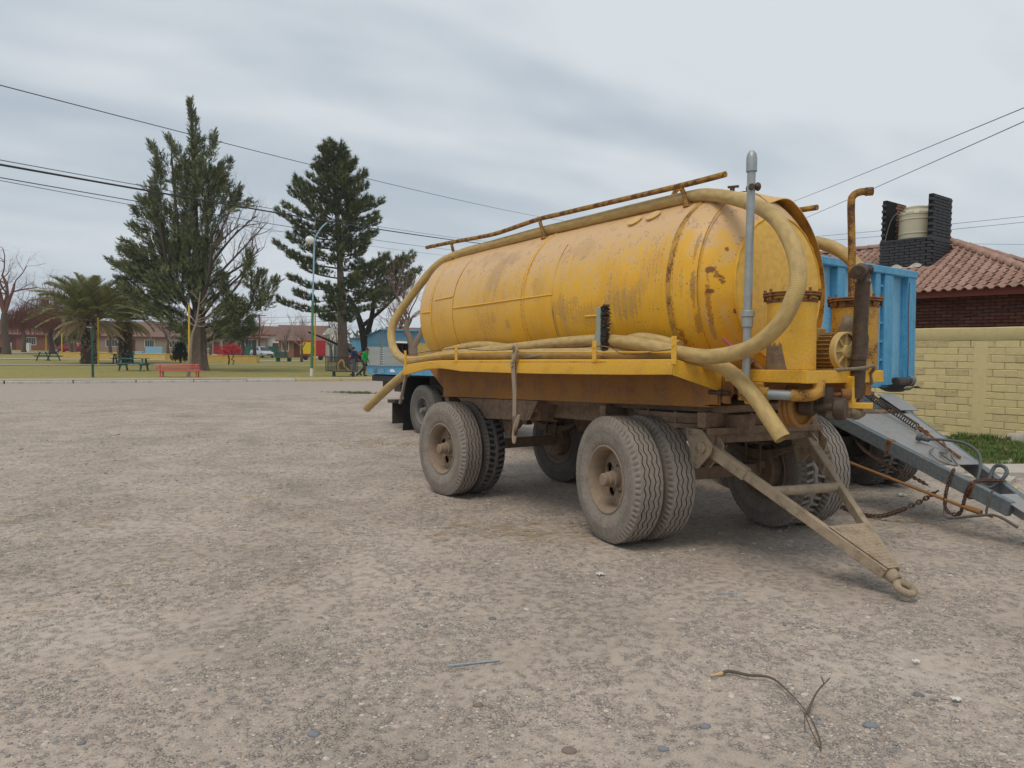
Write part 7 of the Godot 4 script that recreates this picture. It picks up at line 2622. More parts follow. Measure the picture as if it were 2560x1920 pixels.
	# pruned plane trees along the far street and behind the kiosk
	var spots := [["bare tree right of the centre house, behind the tall lamp", -22.5, 92.0, 6.0, "8a7466"], ["bare reddish tree left of the centre house", -33.0, 92.0, 7.0, "9a6a56"], ["bare tree beside the silver car", -37.0, 88.0, 5.2, "8a7a6c"], ["bare tree in front of the red and yellow trailer, to its left", -22.3, 76.0, 4.4, "7e7166"], ["bare tree in front of the red and yellow trailer, to its right", -19.4, 77.0, 4.4, "7e7166"], ["bare tree behind the blue kiosk, the tallest there", -11.5, 74.0, 8.6, "7a655c"], ["bare tree behind the pines, at their left", -27.0, 108.0, 8.0, "86705f"], ["bare tree in the gap between both pines", -16.0, 96.0, 7.5, "7a5f52"], ["thin bare tree behind the red tree", -31.0, 98.0, 5.0, "7e7268"], ["bare tree beside the white house", -40.5, 104.0, 5.2, "7e7268"], ["bare pale tree before the left brick house", -63.0, 98.0, 4.2, "a39a90"], ["bare pale tree between palm trunks", -42.5, 90.0, 4.0, "a0948c"], ["bare tree far behind the silver car", -39.0, 130.0, 9.0, "8a7568"], ["brown bare tree in front of the long brick house, left of the yucca", -56.0, 100.0, 7.0, "6e5850"], ["brown bare tree between the palms and the blue wall", -47.0, 98.0, 6.4, "6a564c"], ["brown bare tree right of the blue wall", -44.0, 110.0, 7.5, "725e52"], ["brown bare tree left of the willow at the edge", -68.0, 100.0, 8.5, "6c524a"], ["bare tree far right behind the kiosk roof", -6.5, 82.0, 8.4, "6e5a54"]]
	var i := 0
	for q in spots:
		bare_tree("bare_tree", q[0], on_ground(q[1], q[2]), q[3], 120 + i, q[4], "bare trees across the park", 4 if q[3] > 6.5 else 3, Vector3.ZERO, 0.0, 0.34, 0.034)
		i += 1
	# forked pollard in front of the kiosk
	rng.seed = 140
	D = 44.5
	var kb := at(1032, 925, D)
	kb.y = ground_y(kb.x, kb.z)
	var kt := thing("pollard_tree", "pruned bare tree with a stout forked trunk in front of the blue kiosk", "tree", Transform3D(Basis(), kb))
	var Lk := func(x: float, yy: float, dz := 0.0) -> Vector3: return at(x, yy, D + dz) - kb
	tb = Mb.new()
	tb.col = lin("8a7868")
	for m in [[[1034, 930], [1033, 890], [1032, 868], 0.34, 0.27], [[1032, 872], [1024, 845], [1016, 825], [1018, 800], 0.24, 0.12], [[1032, 872], [1042, 852], [1050, 838], [1058, 815], 0.22, 0.12]]:
		var ps := []
		for k in m.size() - 2:
			ps.append(Lk.call(m[k][0], m[k][1]))
		ps = spline(ps, 0.2)
		rs = []
		for k in ps.size():
			rs.append(lerpf(m[m.size() - 2], m[m.size() - 1], float(k) / ps.size()) * (1.0 + 0.1 * sin(k * 2.1)))
		tb.tube(ps, rs, 8, false)
	part(kt, "trunk", tb, M.twig)
	tb = Mb.new()
	tb.col = lin("7d665c")
	tips = []
	for q in [[1017, 802, -0.5], [1016, 815, -0.9], [1020, 800, 0.3], [1056, 820, 0.5], [1018, 805, 0.9], [1015, 822, -1.2], [1018, 800, -0.1]]:
		limb(tb, Lk.call(q[0], q[1]), Vector3(q[2], 0.9, rnd(-0.5, 0.5)).normalized(), rnd(1.4, 1.9), 0.055, 3, tips, 0.0, 0.25, 3)
	for q in [[975, 700, 990, 640], [985, 720, 1010, 650], [1000, 735, 1025, 660], [1005, 750, 1040, 690], [985, 730, 970, 690]]:
		var p0: Vector3 = Lk.call(1017, 802)
		var e: Vector3 = Lk.call(q[2], q[3], rnd(-1, 1))
		var ps := spline([p0, Lk.call(q[0] + 10, q[1] + 20, rnd(-0.5, 0.5)), e], 0.3)
		tb.tube(ps, 0.028, 4, false)
		for k in 6:
			limb(tb, ps[int(ps.size() * (0.3 + 0.1 * k))], (e - p0).normalized() + Vector3(rnd(-0.6, 0.6), 0.3, rnd(-0.6, 0.6)), rnd(0.7, 1.2), 0.014, 2, tips, 0.0, 0.25, 2)
	part(kt, "crown", tb, M.twig)
	# mid green trees beyond the cypress
	for q in [["small green tree beside the dark utility pole", -33.8, 90.0, 5.8, 150], ["bushy green tree at the right foot of the cypress", -31.0, 70.0, 4.6, 151], ["dark green bush in front of the left brick house", -66.0, 104.0, 3.2, 152]]:
		rng.seed = q[4]
		var gb := on_ground(q[1], q[2])
		var gt := thing("leafy_tree", q[0], "tree", Transform3D(Basis(), gb), "leafy trees in the park")
		tb = Mb.new()
		tb.col = lin("4a4038")
		var h: float = q[3]
		tb.tube(spline([Vector3.ZERO, Vector3(0.1, h * 0.3, 0), Vector3(0.0, h * 0.7, 0.1)], 0.3), 0.16, 7)
		tips = []
		for k in 5:
			limb(tb, Vector3(0.05, h * 0.35, 0), Vector3(rnd(-1, 1), 0.7, rnd(-1, 1)).normalized(), h * 0.32, 0.06, 2, tips)
		part(gt, "trunk", tb, M.twig)
		xs = []
		cs = []
		for k in 11:
			var p0 := Vector3(rnd(-1, 1) * h * 0.2, h * rnd(0.3, 0.75), rnd(-1, 1) * h * 0.2)
			plume(xs, cs, p0, p0 + Vector3(rnd(-0.3, 0.3), 0.9, rnd(-0.3, 0.3)) * h * 0.2, h * 0.15, 60.0, 0.5, lin("3c4a30"), lin("6c7a4c"), 1.0)
		multi(gt, "foliage", sprig_mesh("leaf", M.leaf, 19), xs, cs)
	# hazy line of trees beyond the houses
	var fb := Mb.new()
	rng.seed = 160
	for k in 60:
		var x := rnd(-190.0, 60.0)
		var p := Vector3(x, 0.8, -rnd(175.0, 230.0))
		fb.col = lin("6a5c52").lerp(lin("55583f"), rng.randf())
		for j in 26:
			var o := p + Vector3(rnd(-3.5, 3.5), rnd(0.2, 1.0) * 6.0, rnd(-2, 2))
			var d := Vector3(rnd(-1, 1), rnd(0.2, 1), rnd(-0.5, 0.5)).normalized()
			var w := d.cross(Vector3.BACK) * 0.35
			fb.poly([o - w, o + w, o + d * rnd(1.0, 2.6)], Vector3.BACK)
	var fo := solo("distant_trees", fb, M.twig, "blurred band of bare trees far beyond the park", "")
	fo.set_meta("kind", "stuff")

# ---------------------------------------------------------------- park furniture, people, cars, buildings
func facing(p: Vector3, yaw: float) -> Transform3D:
	return Transform3D(Basis(Vector3.UP, yaw), p)

func make_furniture() -> void:
	var b := Mb.new()
	# red slatted bench, its back to the street
	var sy := atan2(0.81043, 0.58584)   # turns z to the site's x direction
	var B := thing("park_bench", "long red slatted bench on the lawn beside the kerb", "bench", Transform3D(Basis(Vector3.UP, 0.10), on_ground(-17.1, 36.7)))
	for k in 5:
		b = Mb.new()
		b.box(Vector3(2.15, 0.046, 0.03), Transform3D(Basis(Vector3.RIGHT, -0.2), Vector3(0, 0.33 + k * 0.082, 0.0 - k * -0.02)), 0.006)
		part(B, "back_slat", b, M.bench_red)
	for k in 4:
		b = Mb.new()
		b.box(Vector3(2.25, 0.035, 0.09), Transform3D(Basis(), Vector3(0, 0.34, 0.08 + k * 0.11 - 0.5)), 0.006)
		part(B, "seat_slat", b, M.bench_red)
	for s in [-0.88, 0.88]:
		b = Mb.new()
		b.box(Vector3(0.06, 0.36, 0.06), Transform3D(Basis(), Vector3(s, 0.16, -0.05)), 0.004)
		b.box(Vector3(0.06, 0.36, 0.06), Transform3D(Basis(), Vector3(s, 0.16, -0.42)), 0.004)
		b.box(Vector3(0.06, 0.4, 0.05), Transform3D(Basis(Vector3.RIGHT, -0.2), Vector3(s, 0.5, -0.01)), 0.004)
		part(B, "bench_leg", b, M.bench_red)
	# picnic tables
	var T := thing("picnic_table", "teal picnic table on the lawn, nearest to the street", "picnic table", Transform3D(Basis(Vector3.UP, 0.12), on_ground(-23.0, 43.6)), "picnic tables on the lawn")
	for k in 5:
		b = Mb.new()
		b.box(Vector3(1.6, 0.04, 0.14), Transform3D(Basis(), Vector3(0, 0.74, (k - 2) * 0.15)), 0.006)
		part(T, "top_board", b, M.table_teal)
	for s in [-1.0, 1.0]:
		for k in 2:
			b = Mb.new()
			b.box(Vector3(1.6, 0.04, 0.13), Transform3D(Basis(), Vector3(0, 0.43, s * (0.62 + 0.14 * k))), 0.006)
			part(T, "seat_board", b, M.table_teal)
		for x in [-0.6, 0.6]:
			b = Mb.new()
			b.bar(Vector3(x, 0.0, s * 0.62), Vector3(x, 0.73, s * 0.25), 0.05, 0.1, Vector3.RIGHT, 0.004)
			part(T, "table_leg", b, M.table_teal)
	for x in [-0.6, 0.6]:
		b = Mb.new()
		b.box(Vector3(0.05, 0.09, 1.5), Transform3D(Basis(), Vector3(x, 0.39, 0)), 0.004)
		part(T, "table_beam", b, M.table_teal)
	copy(T, Transform3D(Basis(Vector3.UP, 0.3), on_ground(-31.0, 57.2)), "teal picnic table behind the nearest one, beside the palm trunk", "picnic_table")
	var tg := copy(T, Transform3D(Basis(Vector3.UP, 1.45), on_ground(-39.3, 60.8)), "dark green picnic table seen end on, left of the large palm", "picnic_table")
	for c in tg.get_children():
		(c as MeshInstance3D).mesh = (c as MeshInstance3D).mesh.duplicate()
		(c as MeshInstance3D).mesh.surface_set_material(0, M.table_green)
	# green double bench further back
	var G := thing("park_bench", "pair of dark green benches in profile on the lawn before the centre house", "bench", Transform3D(Basis(Vector3.UP, 1.2), on_ground(-24.2, 76.0)))
	for k in 6:
		b = Mb.new()
		b.box(Vector3(2.2, 0.08, 0.03), Transform3D(Basis(Vector3.RIGHT, -0.25), Vector3(0, 0.45 + k * 0.10, -0.28 - k * 0.035)), 0.006)
		part(G, "back_slat", b, M.table_green)
	for k in 4:
		b = Mb.new()
		b.box(Vector3(2.2, 0.04, 0.1), Transform3D(Basis(), Vector3(0, 0.42, -0.2 + k * 0.13)), 0.006)
		part(G, "seat_slat", b, M.table_green)
	for s in [-0.9, 0.9]:
		b = Mb.new()
		b.box(Vector3(0.07, 0.42, 0.5), Transform3D(Basis(), Vector3(s, 0.2, 0)), 0.004)
		part(G, "bench_leg", b, M.table_green)
	# yellow lamp posts
	for q in [[-31.2, 54.1, 3.55, "yellow lamp post right of the large palm trunk"], [-19.0, 42.2, 4.0, "tall yellow post left of the cypress trunk"], [-13.8, 50.2, 4.0, "yellow lamp post beside the tall street lamp"], [-63.7, 98.1, 4.0, "yellow lamp post at the far left, before the brick house"], [-51.7, 82.4, 3.0, "thin yellow post in front of the red car"]]:
		var t := thing("lamp_post", q[3], "lamp post", Transform3D(Basis(), on_ground(q[0], q[1])), "yellow lamp posts in the park")
		b = Mb.new()
		b.cyl(Vector3(0, -0.05, 0), Vector3(0, q[2], 0), 0.058, 12, 0.005)
		part(t, "post", b, M.yellow_post)
		b = Mb.new()
		b.cyl(Vector3(0, q[2], 0), Vector3(0, q[2] + 0.75, 0), 0.035, 8)
		part(t, "post_top", b, M.black)
		b = Mb.new()
		b.box(Vector3(0.45, 0.07, 0.16), Transform3D(Basis(), Vector3(0.1 if q[2] > 3.7 else 0.0, q[2] + 0.78, 0)), 0.02)
		part(t, "lamp_head", b, M.black)
	# dark green lamp at the kerb
	var t2 := thing("lamp_post", "dark green lamp post with a short arm near the kerb at the left", "lamp post", Transform3D(Basis(), on_ground(-20.4, 34.9)))
	b = Mb.new()
	b.cyl(Vector3(0, -0.05, 0), Vector3(-0.02, 2.4, 0), 0.055, 12)
	part(t2, "post", b, M.table_green)
	b = Mb.new()
	b.box(Vector3(0.26, 0.05, 0.1), Transform3D(Basis(Vector3.BACK, -0.1), Vector3(-0.16, 2.42, 0)), 0.01)
	part(t2, "lamp_head", b, M.lamp_grey)
	# tall street lamp
	var base := at(779, 939, 41.5)
	base.y = ground_y(base.x, base.z)
	var D := 41.5
	var L := func(x: float, y: float) -> Vector3: return at(x, y, D) - base
	var s := thing("street_lamp", "tall street lamp with green and pale blue pole and curved arm by the kerb", "street lamp", Transform3D(Basis(), base))
	b = Mb.new()
	b.tube([Vector3(0, -0.05, 0), L.call(779.5, 921)], 0.10, 12)
	part(s, "pole_foot", b, M.white_paint)
	b = Mb.new()
	b.tube([L.call(779.5, 921), L.call(780, 880)], 0.085, 12)
	b.tube([L.call(780, 880), L.call(782, 752)], 0.075, 12)
	part(s, "lower_pole", b, M.green_pole)
	b = Mb.new()
	b.tube(spline([L.call(782, 752), L.call(784, 680), L.call(786, 610), L.call(788, 597), L.call(796, 580), L.call(808, 565), L.call(818, 557)], 0.15), 0.045, 10)
	part(s, "upper_pole", b, M.blue_pole)
	b = Mb.new()
	var hd: Vector3 = L.call(827, 553)
	b.box(Vector3(0.42, 0.10, 0.22), Transform3D(Basis(Vector3.BACK, 0.25), hd), 0.03)
	part(s, "lamp_head", b, M.lamp_grey)
	b = Mb.new()
	var gp: Vector3 = L.call(775, 600)
	b.ball(gp, Vector3(0.26, 0.24, 0.26), 20, 12)
	part(s, "globe", b, M.globe)
	b = Mb.new()
	b.tube([gp + Vector3(0.1, -0.22, 0), L.call(786, 612)], 0.05, 8)
	part(s, "globe_arm", b, M.bench_red)
	# utility pole
	var ub := on_ground(-34.9, 99.0)
	var u := thing("utility_pole", "dark utility pole with crossarm beside the silver car", "utility pole", Transform3D(Basis(), ub))
	b = Mb.new()
	b.cyl(Vector3(0, -0.1, 0), Vector3(0, 5.9, 0), 0.13, 10, 0.0, 0.1)
	part(u, "pole", b, M.black_steel)
	b = Mb.new()
	b.box(Vector3(1.9, 0.1, 0.1), Transform3D(Basis(), Vector3(0, 5.75, 0)))
	part(u, "crossarm", b, M.black_steel)
	# wire rubbish cage with its stand
	var C := thing("litter_cage", "wire mesh rubbish cage on a low stand by the kerb", "litter bin", Transform3D(Basis(Vector3.UP, 0.1), on_ground(-9.9, 41.7)))
	var W := 1.72
	var H0 := 0.32
	var H1 := 1.12
	b = Mb.new()
	for z in [-0.4, 0.4]:
		for y in [H0, H1]:
			b.bar(Vector3(-W / 2, y, z), Vector3(W / 2, y, z), 0.03, 0.03)
		for x in [-W / 2, 0.28, W / 2]:
			b.bar(Vector3(x, H0, z), Vector3(x, H1, z), 0.03, 0.03)
	for x in [-W / 2, W / 2]:
		for y in [H0, H1]:
			b.bar(Vector3(x, y, -0.4), Vector3(x, y, 0.4), 0.03, 0.03)
	part(C, "cage_frame", b, M.black)
	for z in [-0.4, 0.4]:
		b = Mb.new()
		for k in 34:
			var x := -W / 2 + W * k / 33.0
			b.bar(Vector3(x, H0, z), Vector3(x, H1, z), 0.010, 0.006)
		for k in 18:
			var y := lerpf(H0, H1, k / 17.0)
			b.bar(Vector3(-W / 2, y, z), Vector3(W / 2, y, z), 0.006, 0.010)
		part(C, "mesh_side", b, M.mesh_net)
	b = Mb.new()
	b.box(Vector3(1.2, 0.06, 0.7), Transform3D(Basis(), Vector3(0.1, 0.30, 0)), 0.01)
	part(C, "cage_floor", b, M.wood_old)
	for x in [-0.45, 0.65]:
		b = Mb.new()
		b.box(Vector3(0.1, 0.32, 0.6), Transform3D(Basis(), Vector3(x, 0.14, 0)), 0.01)
		part(C, "cage_leg", b, M.table_green if x < 0 else M.black)
	var hl := Mb.new()
	hl.tube(spline([Vector3(-0.15, 0.35, 0.1), Vector3(-0.2, 0.7, 0.1), Vector3(0.0, 0.95, 0.1), Vector3(0.12, 0.8, 0.1), Vector3(0.15, 0.6, 0.1), Vector3(0.4, 0.38, 0.1)], 0.05), 0.05, 8)
	solo("plastic_sack", hl, M.yellow_post, "yellow plastic tubing sticking up inside the rubbish cage", "rubbish", Transform3D(Basis(Vector3.UP, 0.1), on_ground(-9.9, 41.7)))
	# children's play walls, low yellow planters
	for q in [[-40.0, 72.3, 10.3, 0.60, 1.2, "low yellow wall behind the palms"], [-28.4, 68.4, 8.2, 0.66, 1.0, "low yellow wall behind the red tree"]]:
		var o := thing("low_wall", q[5], "wall", Transform3D(Basis(Vector3.UP, 0.06), on_ground(q[0], q[1])), "low yellow park walls")
		b = Mb.new()
		b.box(Vector3(q[2], q[3], q[4]), Transform3D(Basis(), Vector3(0, q[3] / 2 - 0.05, 0)), 0.03)
		part(o, "wall_body", b, M.low_wall_yellow)
		b = Mb.new()
		b.box(Vector3(q[2] + 0.06, 0.05, q[4] + 0.06), Transform3D(Basis(), Vector3(0, q[3] - 0.03, 0)), 0.01)
		part(o, "coping", b, M.low_wall_yellow)
	b = Mb.new()
	b.box(Vector3(2.35, 1.15, 0.25), Transform3D(Basis(), Vector3(0, 0.55, 0)), 0.02)
	solo("blue_wall", b, M.sky_blue_wall, "light blue painted wall in front of the shops", "wall", Transform3D(Basis(), on_ground(-50.4, 101.0)))
	b = Mb.new()
	b.box(Vector3(2.4, 0.45, 0.8), Transform3D(Basis(), Vector3(0, 0.2, 0)), 0.02)
	solo("blue_block", b, M.sky_blue_wall, "low light blue block left of the blue wall", "wall", Transform3D(Basis(), on_ground(-52.9, 100.5)))

# wires: [photo x, y, depth] at both ends, sag
func make_wires() -> void:
	for q in [[[-260, 145, 15.0], [1420, 554, 70.0], 1.2, 0.012, "thin upper overhead wire crossing above both tall trees"], [[-260, 365, 17.0], [1260, 615, 70.0], 0.9, 0.032, "thick twisted overhead cable crossing the left sky"], [[-260, 352, 17.2], [1235, 606, 72.0], 0.9, 0.012, "thin overhead wire just above the thick cable"], [[-260, 398, 17.0], [1180, 630, 70.0], 0.9, 0.014, "overhead wire just below the thick cable"], [[-260, 402, 16.0], [1130, 640, 70.0], 1.0, 0.009, "lowest thin overhead wire at the left"], [[1900, 535, 60.0], [2800, 170, 14.0], 0.3, 0.011, "upper of two wires rising to the right above the house"], [[1900, 592, 60.0], [2800, 196, 14.0], 0.3, 0.011, "lower of two wires rising to the right above the house"], [[2030, 592, 60.0], [2800, 515, 40.0], 0.3, 0.014, "distant wire crossing behind the roof tank, the upper one"], [[2030, 605, 60.0], [2800, 530, 40.0], 0.3, 0.014, "distant wire crossing behind the roof tank, the lower one"], [[2380, 609, 70.0], [2800, 613, 70.0], 0.1, 0.015, "faint level wire above the roof ridge at the right"], [[380, 818, 98.0], [1000, 795, 99.0], 0.4, 0.02, "far wire on the utility pole, the upper one"], [[380, 795, 98.0], [850, 790, 99.0], 0.4, 0.02, "far wire on the utility pole, the lower one"]]:
		var p0 := at(q[0][0], q[0][1], q[0][2])
		var p1 := at(q[1][0], q[1][1], q[1][2])
		var ps := []
		for k in 33:
			var f := k / 32.0
			ps.append(p0.lerp(p1, f) - Vector3(0, q[2] * 4.0 * f * (1.0 - f) * 0.25, 0))
		var b := Mb.new()
		b.tube(ps, q[3], 6)
		solo("overhead_wire", b, M.wire, q[4], "wire", Transform3D(), "overhead wires")

func make_buildings() -> void:
	var b := Mb.new()
	# kiosk of painted brick
	var kb := on_ground(-9.4, 51.5)
	var K := thing("kiosk", "blue and white painted brick kiosk with a serving hatch across the road", "kiosk", Transform3D(Basis(Vector3.UP, 0.62), kb))
	# local x along the hatch front, z out of it; the corner stands at the origin
	var kx := 4.2
	var kd := 2.3
	b = Mb.new()
	b.box(Vector3(0.95, 2.9, 0.2), Transform3D(Basis(), Vector3(0.475, 1.45, -0.11)))
	b.box(Vector3(1.5, 1.15, 0.2), Transform3D(Basis(), Vector3(1.7, 0.55, -0.11)))
	b.box(Vector3(1.5, 0.8, 0.2), Transform3D(Basis(), Vector3(1.7, 2.52, -0.11)))
	b.box(Vector3(1.75, 2.9, 0.2), Transform3D(Basis(), Vector3(3.325, 1.45, -0.11)))
	b.prism(PackedVector2Array([Vector2(-0.01, 0), Vector2(kd, 0), Vector2(kd, 2.55), Vector2(0.9, 2.9), Vector2(-0.01, 3.05)]), 0.2, Transform3D(Basis(Vector3.UP, PI / 2), Vector3(0.11, 0, -0.01)))
	b.box(Vector3(kx, 2.6, 0.2), Transform3D(Basis(), Vector3(kx / 2, 1.3, -kd)))
	b.box(Vector3(0.2, 2.6, kd - 0.4), Transform3D(Basis(), Vector3(kx - 0.1, 1.3, -kd / 2)))
	part(K, "wall", b, M.shed_grey)
	b = Mb.new()
	b.poly([Vector3(-0.15, 3.06, 0.2), Vector3(kx + 0.1, 3.06, 0.2), Vector3(kx + 0.1, 2.6, -kd - 0.2), Vector3(-0.15, 2.6, -kd - 0.2)], Vector3.UP)
	b.box(Vector3(kx + 0.3, 0.12, 0.06), Transform3D(Basis(), Vector3(kx / 2, 3.02, 0.2)), 0.01)
	b.box(Vector3(kx + 0.2, 0.05, kd), Transform3D(Basis(Vector3.RIGHT, -0.18), Vector3(kx / 2, 2.80, -kd / 2)))
	part(K, "roof", b, M.kiosk_blue)
	var bands := [["kiosk_blue", 0.0, 0.42], ["kiosk_white", 0.42, 1.78], ["kiosk_blue", 1.78, 3.0]]
	rng.seed = 171
	for band in bands:
		b = Mb.new()
		var y: float = band[1]
		while y < band[2] - 0.05:
			var row := int(y / 0.085)
			var x := -0.02 + (0.14 if row % 2 else 0.0)
			while x < kx:
				if not (x > 0.85 and x < 2.4 and y > 1.1 and y < 2.1):
					b.box(Vector3(0.242, 0.058, 0.05), Transform3D(Basis(), Vector3(x + 0.13, y + 0.042, rnd(-0.006, 0.004))), 0.008)
				x += 0.28
			var z := -0.1 - (0.14 if row % 2 else 0.0)
			while z > -kd:
				if y < lerpf(3.0, 2.5, -z / kd):
					b.box(Vector3(0.05, 0.058, 0.242), Transform3D(Basis(), Vector3(rnd(-0.006, 0.004), y + 0.042, z - 0.13)), 0.008)
				z -= 0.28
			y += 0.085
		part(K, "bricks", b, M[band[0]]).set_meta("kind", "stuff")
	b = Mb.new()
	b.box(Vector3(1.5, 1.0, 0.02), Transform3D(Basis(), Vector3(1.7, 1.62, -1.2)))
	part(K, "dim_interior", b, M.dim_inside)  # dark sheet, stands for the shade inside the kiosk
	b = Mb.new()
	for x in [0.95, 1.7, 2.44]:
		b.box(Vector3(0.05, 1.0, 0.06), Transform3D(Basis(), Vector3(x, 1.62, -0.08)))
	b.box(Vector3(1.56, 0.05, 0.12), Transform3D(Basis(), Vector3(1.7, 1.12, -0.03)))
	part(K, "hatch_frame", b, M.black_steel)
	b = Mb.new()
	b.box(Vector3(1.6, 0.03, 0.55), Transform3D(Basis(Vector3.RIGHT, 0.25), Vector3(1.7, 2.14, 0.26)), 0.005)
	part(K, "awning", b, M.awning)
	b = Mb.new()
	b.box(Vector3(0.2, 0.28, 0.01), Transform3D(Basis(), Vector3(1.08, 1.85, 0.02)))
	part(K, "paper_notice", b, M.paper)
	b = Mb.new()
	b.box(Vector3(1.2, 1.9, 0.03), Transform3D(Basis(), Vector3(3.2, 1.15, 0.04)), 0.005)
	part(K, "cream_shutter", b, M.low_wall_yellow)
	# blue grey shed behind the pines
	b = Mb.new()
	b.box(Vector3(2.4, 2.6, 3.0), Transform3D(Basis(), Vector3(0, 1.3, 0)), 0.02)
	var sh := thing("shed", "flat roofed blue grey shed between the pines and the kiosk", "shed", Transform3D(Basis(Vector3.UP, 0.3), on_ground(-16.2, 78.5)))
	part(sh, "wall", b, M.kiosk_blue)
	b = Mb.new()
	b.box(Vector3(2.7, 0.12, 3.3), Transform3D(Basis(), Vector3(0, 2.65, 0)), 0.02)
	part(sh, "roof", b, M.blue_grey)
	# grey corrugated stall behind the pine
	sh = thing("shed", "low grey corrugated shed with pale columns behind the pine trunk", "shed", Transform3D(Basis(Vector3.UP, 0.1), on_ground(-18.6, 80.0)))
	b = Mb.new()
	for k in 26:
		b.box(Vector3(0.12, 2.1, 0.05 if k % 2 else 0.09), Transform3D(Basis(), Vector3(-1.7 + k * 0.135, 1.05, 0)))
	b.box(Vector3(3.4, 2.1, 2.4), Transform3D(Basis(), Vector3(0, 1.05, -1.3)))
	part(sh, "wall", b, M.shed_grey)
	for x in [-1.35, 0.15, 1.5]:
		b = Mb.new()
		b.cyl(Vector3(x, 0, 0.25), Vector3(x, 2.5 if x > 0 and x < 1 else 2.2, 0.25), 0.13, 10)
		part(sh, "column", b, M.render_white)
	# the red and yellow trailer
	var F := thing("food_trailer", "red and yellow snack trailer parked across the park", "trailer", Transform3D(Basis(Vector3.UP, 0.25), on_ground(-24.3, 87.5)))
	b = Mb.new()
	b.box(Vector3(2.95, 1.95, 2.0), Transform3D(Basis(), Vector3(0.0, 1.45, 0)), 0.05)
	part(F, "body", b, M.trailer_red)
	b = Mb.new()
	b.prism(PackedVector2Array([Vector2(-0.66, -0.7), Vector2(0.62, -0.7), Vector2(0.62, 0.7), Vector2(-0.4, 0.7), Vector2(-0.6, 0.5), Vector2(-0.66, 0.2)]), 0.03, Transform3D(Basis(), Vector3(-0.80, 1.45, 1.012)))
	part(F, "yellow_panel", b, M.trailer_yellow)
	for k in 7:
		b = Mb.new()
		b.box(Vector3(0.03, 1.8, 0.03), Transform3D(Basis(), Vector3(0.1 + k * 0.2, 1.45, 1.01)))
		part(F, "body_rib", b, M.trailer_red)
	b = Mb.new()
	b.prism(PackedVector2Array([Vector2(-0.16, 0), Vector2(0, -0.18), Vector2(0.14, 0.02), Vector2(0.1, 0.2), Vector2(-0.08, 0.16)]), 0.02, Transform3D(Basis(), Vector3(0.22, 1.75, 1.035)))
	part(F, "painted_emblem", b, M.low_wall_yellow)
	for x in [-0.85, 0.9]:
		b = Mb.new()
		b.cyl(Vector3(x, 0.3, 0.75), Vector3(x, 0.3, 0.98), 0.3, 18, 0.03)
		part(F, "wheel", b, M.black)
	b = Mb.new()
	b.bar(Vector3(1.4, 0.45, 0), Vector3(2.3, 0.4, 0), 0.08, 0.08)
	part(F, "tow_bar", b, M.black)
	# houses
	house("small house with red tiled gable roof and white end wall in the centre", on_ground(-30.6, 104.0), 0.18, 6.2, 6.0, 2.55, 2.2, M.brick_brown, [[-2.2, 0.9, 1.4], [0.55, 0.75, 1.4]], [[-0.5, 1.0], [2.1, 1.5]], true)
	house("long brick house with a low reddish roof at the far left", on_ground(-65.0, 122.0), 0.0, 22.0, 9.0, 2.8, 2.6, M.render_tan, [[-7.5, 1.8, 1.2], [-3.0, 2.0, 1.2], [3.4, 1.6, 1.2], [7.6, 1.6, 1.2]], [[0.5, 1.0]], false)
	house("row of tan shops with a red roof behind the blue wall", on_ground(-48.0, 121.0), 0.0, 13.0, 8.0, 3.0, 1.9, M.render_tan, [[-3.8, 2.2, 1.6], [0.0, 1.8, 1.6], [4.0, 2.0, 1.6]], [[-1.8, 1.0], [2.2, 1.0]], false)
	house("white two tone house with a low roof right of the cypress", on_ground(-39.0, 122.0), 0.1, 11.0, 7.0, 3.6, 1.4, M.render_white, [[-3.2, 1.4, 1.2], [0.6, 1.4, 1.2], [3.6, 1.2, 1.2]], [[-1.2, 1.0]], false)
	house("reddish house at the left edge behind the willow", on_ground(-82.0, 118.0), 0.0, 16.0, 8.0, 2.7, 2.4, M.brick_red, [[-3.0, 1.6, 1.2], [3.0, 1.6, 1.2]], [[0.0, 1.0]], false)
	house("tan house behind the pines, mostly hidden", on_ground(-14.0, 112.0), 0.0, 12.0, 7.0, 2.8, 2.2, M.render_tan, [[-3.0, 1.6, 1.2], [3.0, 1.6, 1.2]], [[0.0, 1.0]], false)
	# green shade fence
	b = Mb.new()
	for k in 30:
		b.box(Vector3(0.5, 1.5, 0.02), Transform3D(Basis(Vector3.UP, 0.06 * (1 if k % 2 else -1)), Vector3(-7.5 + k * 0.5, 0.75, 0)))
	var fn := thing("net_fence", "green shade net fence behind the red tree and silver car", "fence", Transform3D(Basis(), on_ground(-36.2, 110.0)))
	part(fn, "net", b, M.shade_net)
	for k in 8:
		b = Mb.new()
		b.cyl(Vector3(-7.5 + k * 2.1, 0, 0.05), Vector3(-7.5 + k * 2.1, 1.7, 0.05), 0.05, 8)
		part(fn, "fence_post", b, M.lamp_grey)
	# small white pillars of a garden front
	for q in [[-73.0, 104.0], [-70.3, 104.2], [-47.5, 103.5], [-56.5, 104.0]]:
		b = Mb.new()
		b.box(Vector3(0.65, 1.3, 0.5), Transform3D(Basis(), Vector3(0, 0.6, 0)), 0.02)
		solo("gate_pillar", b, M.render_white, ["pale gate pillar at the left edge", "pale gate pillar second from the left edge", "pale gate pillar between the palm trunks", "pale gate pillar left of the red car"][[-73.0, -70.3, -47.5, -56.5].find(q[0])], "pillar", Transform3D(Basis(), on_ground(q[0], q[1])), "pale gate pillars")

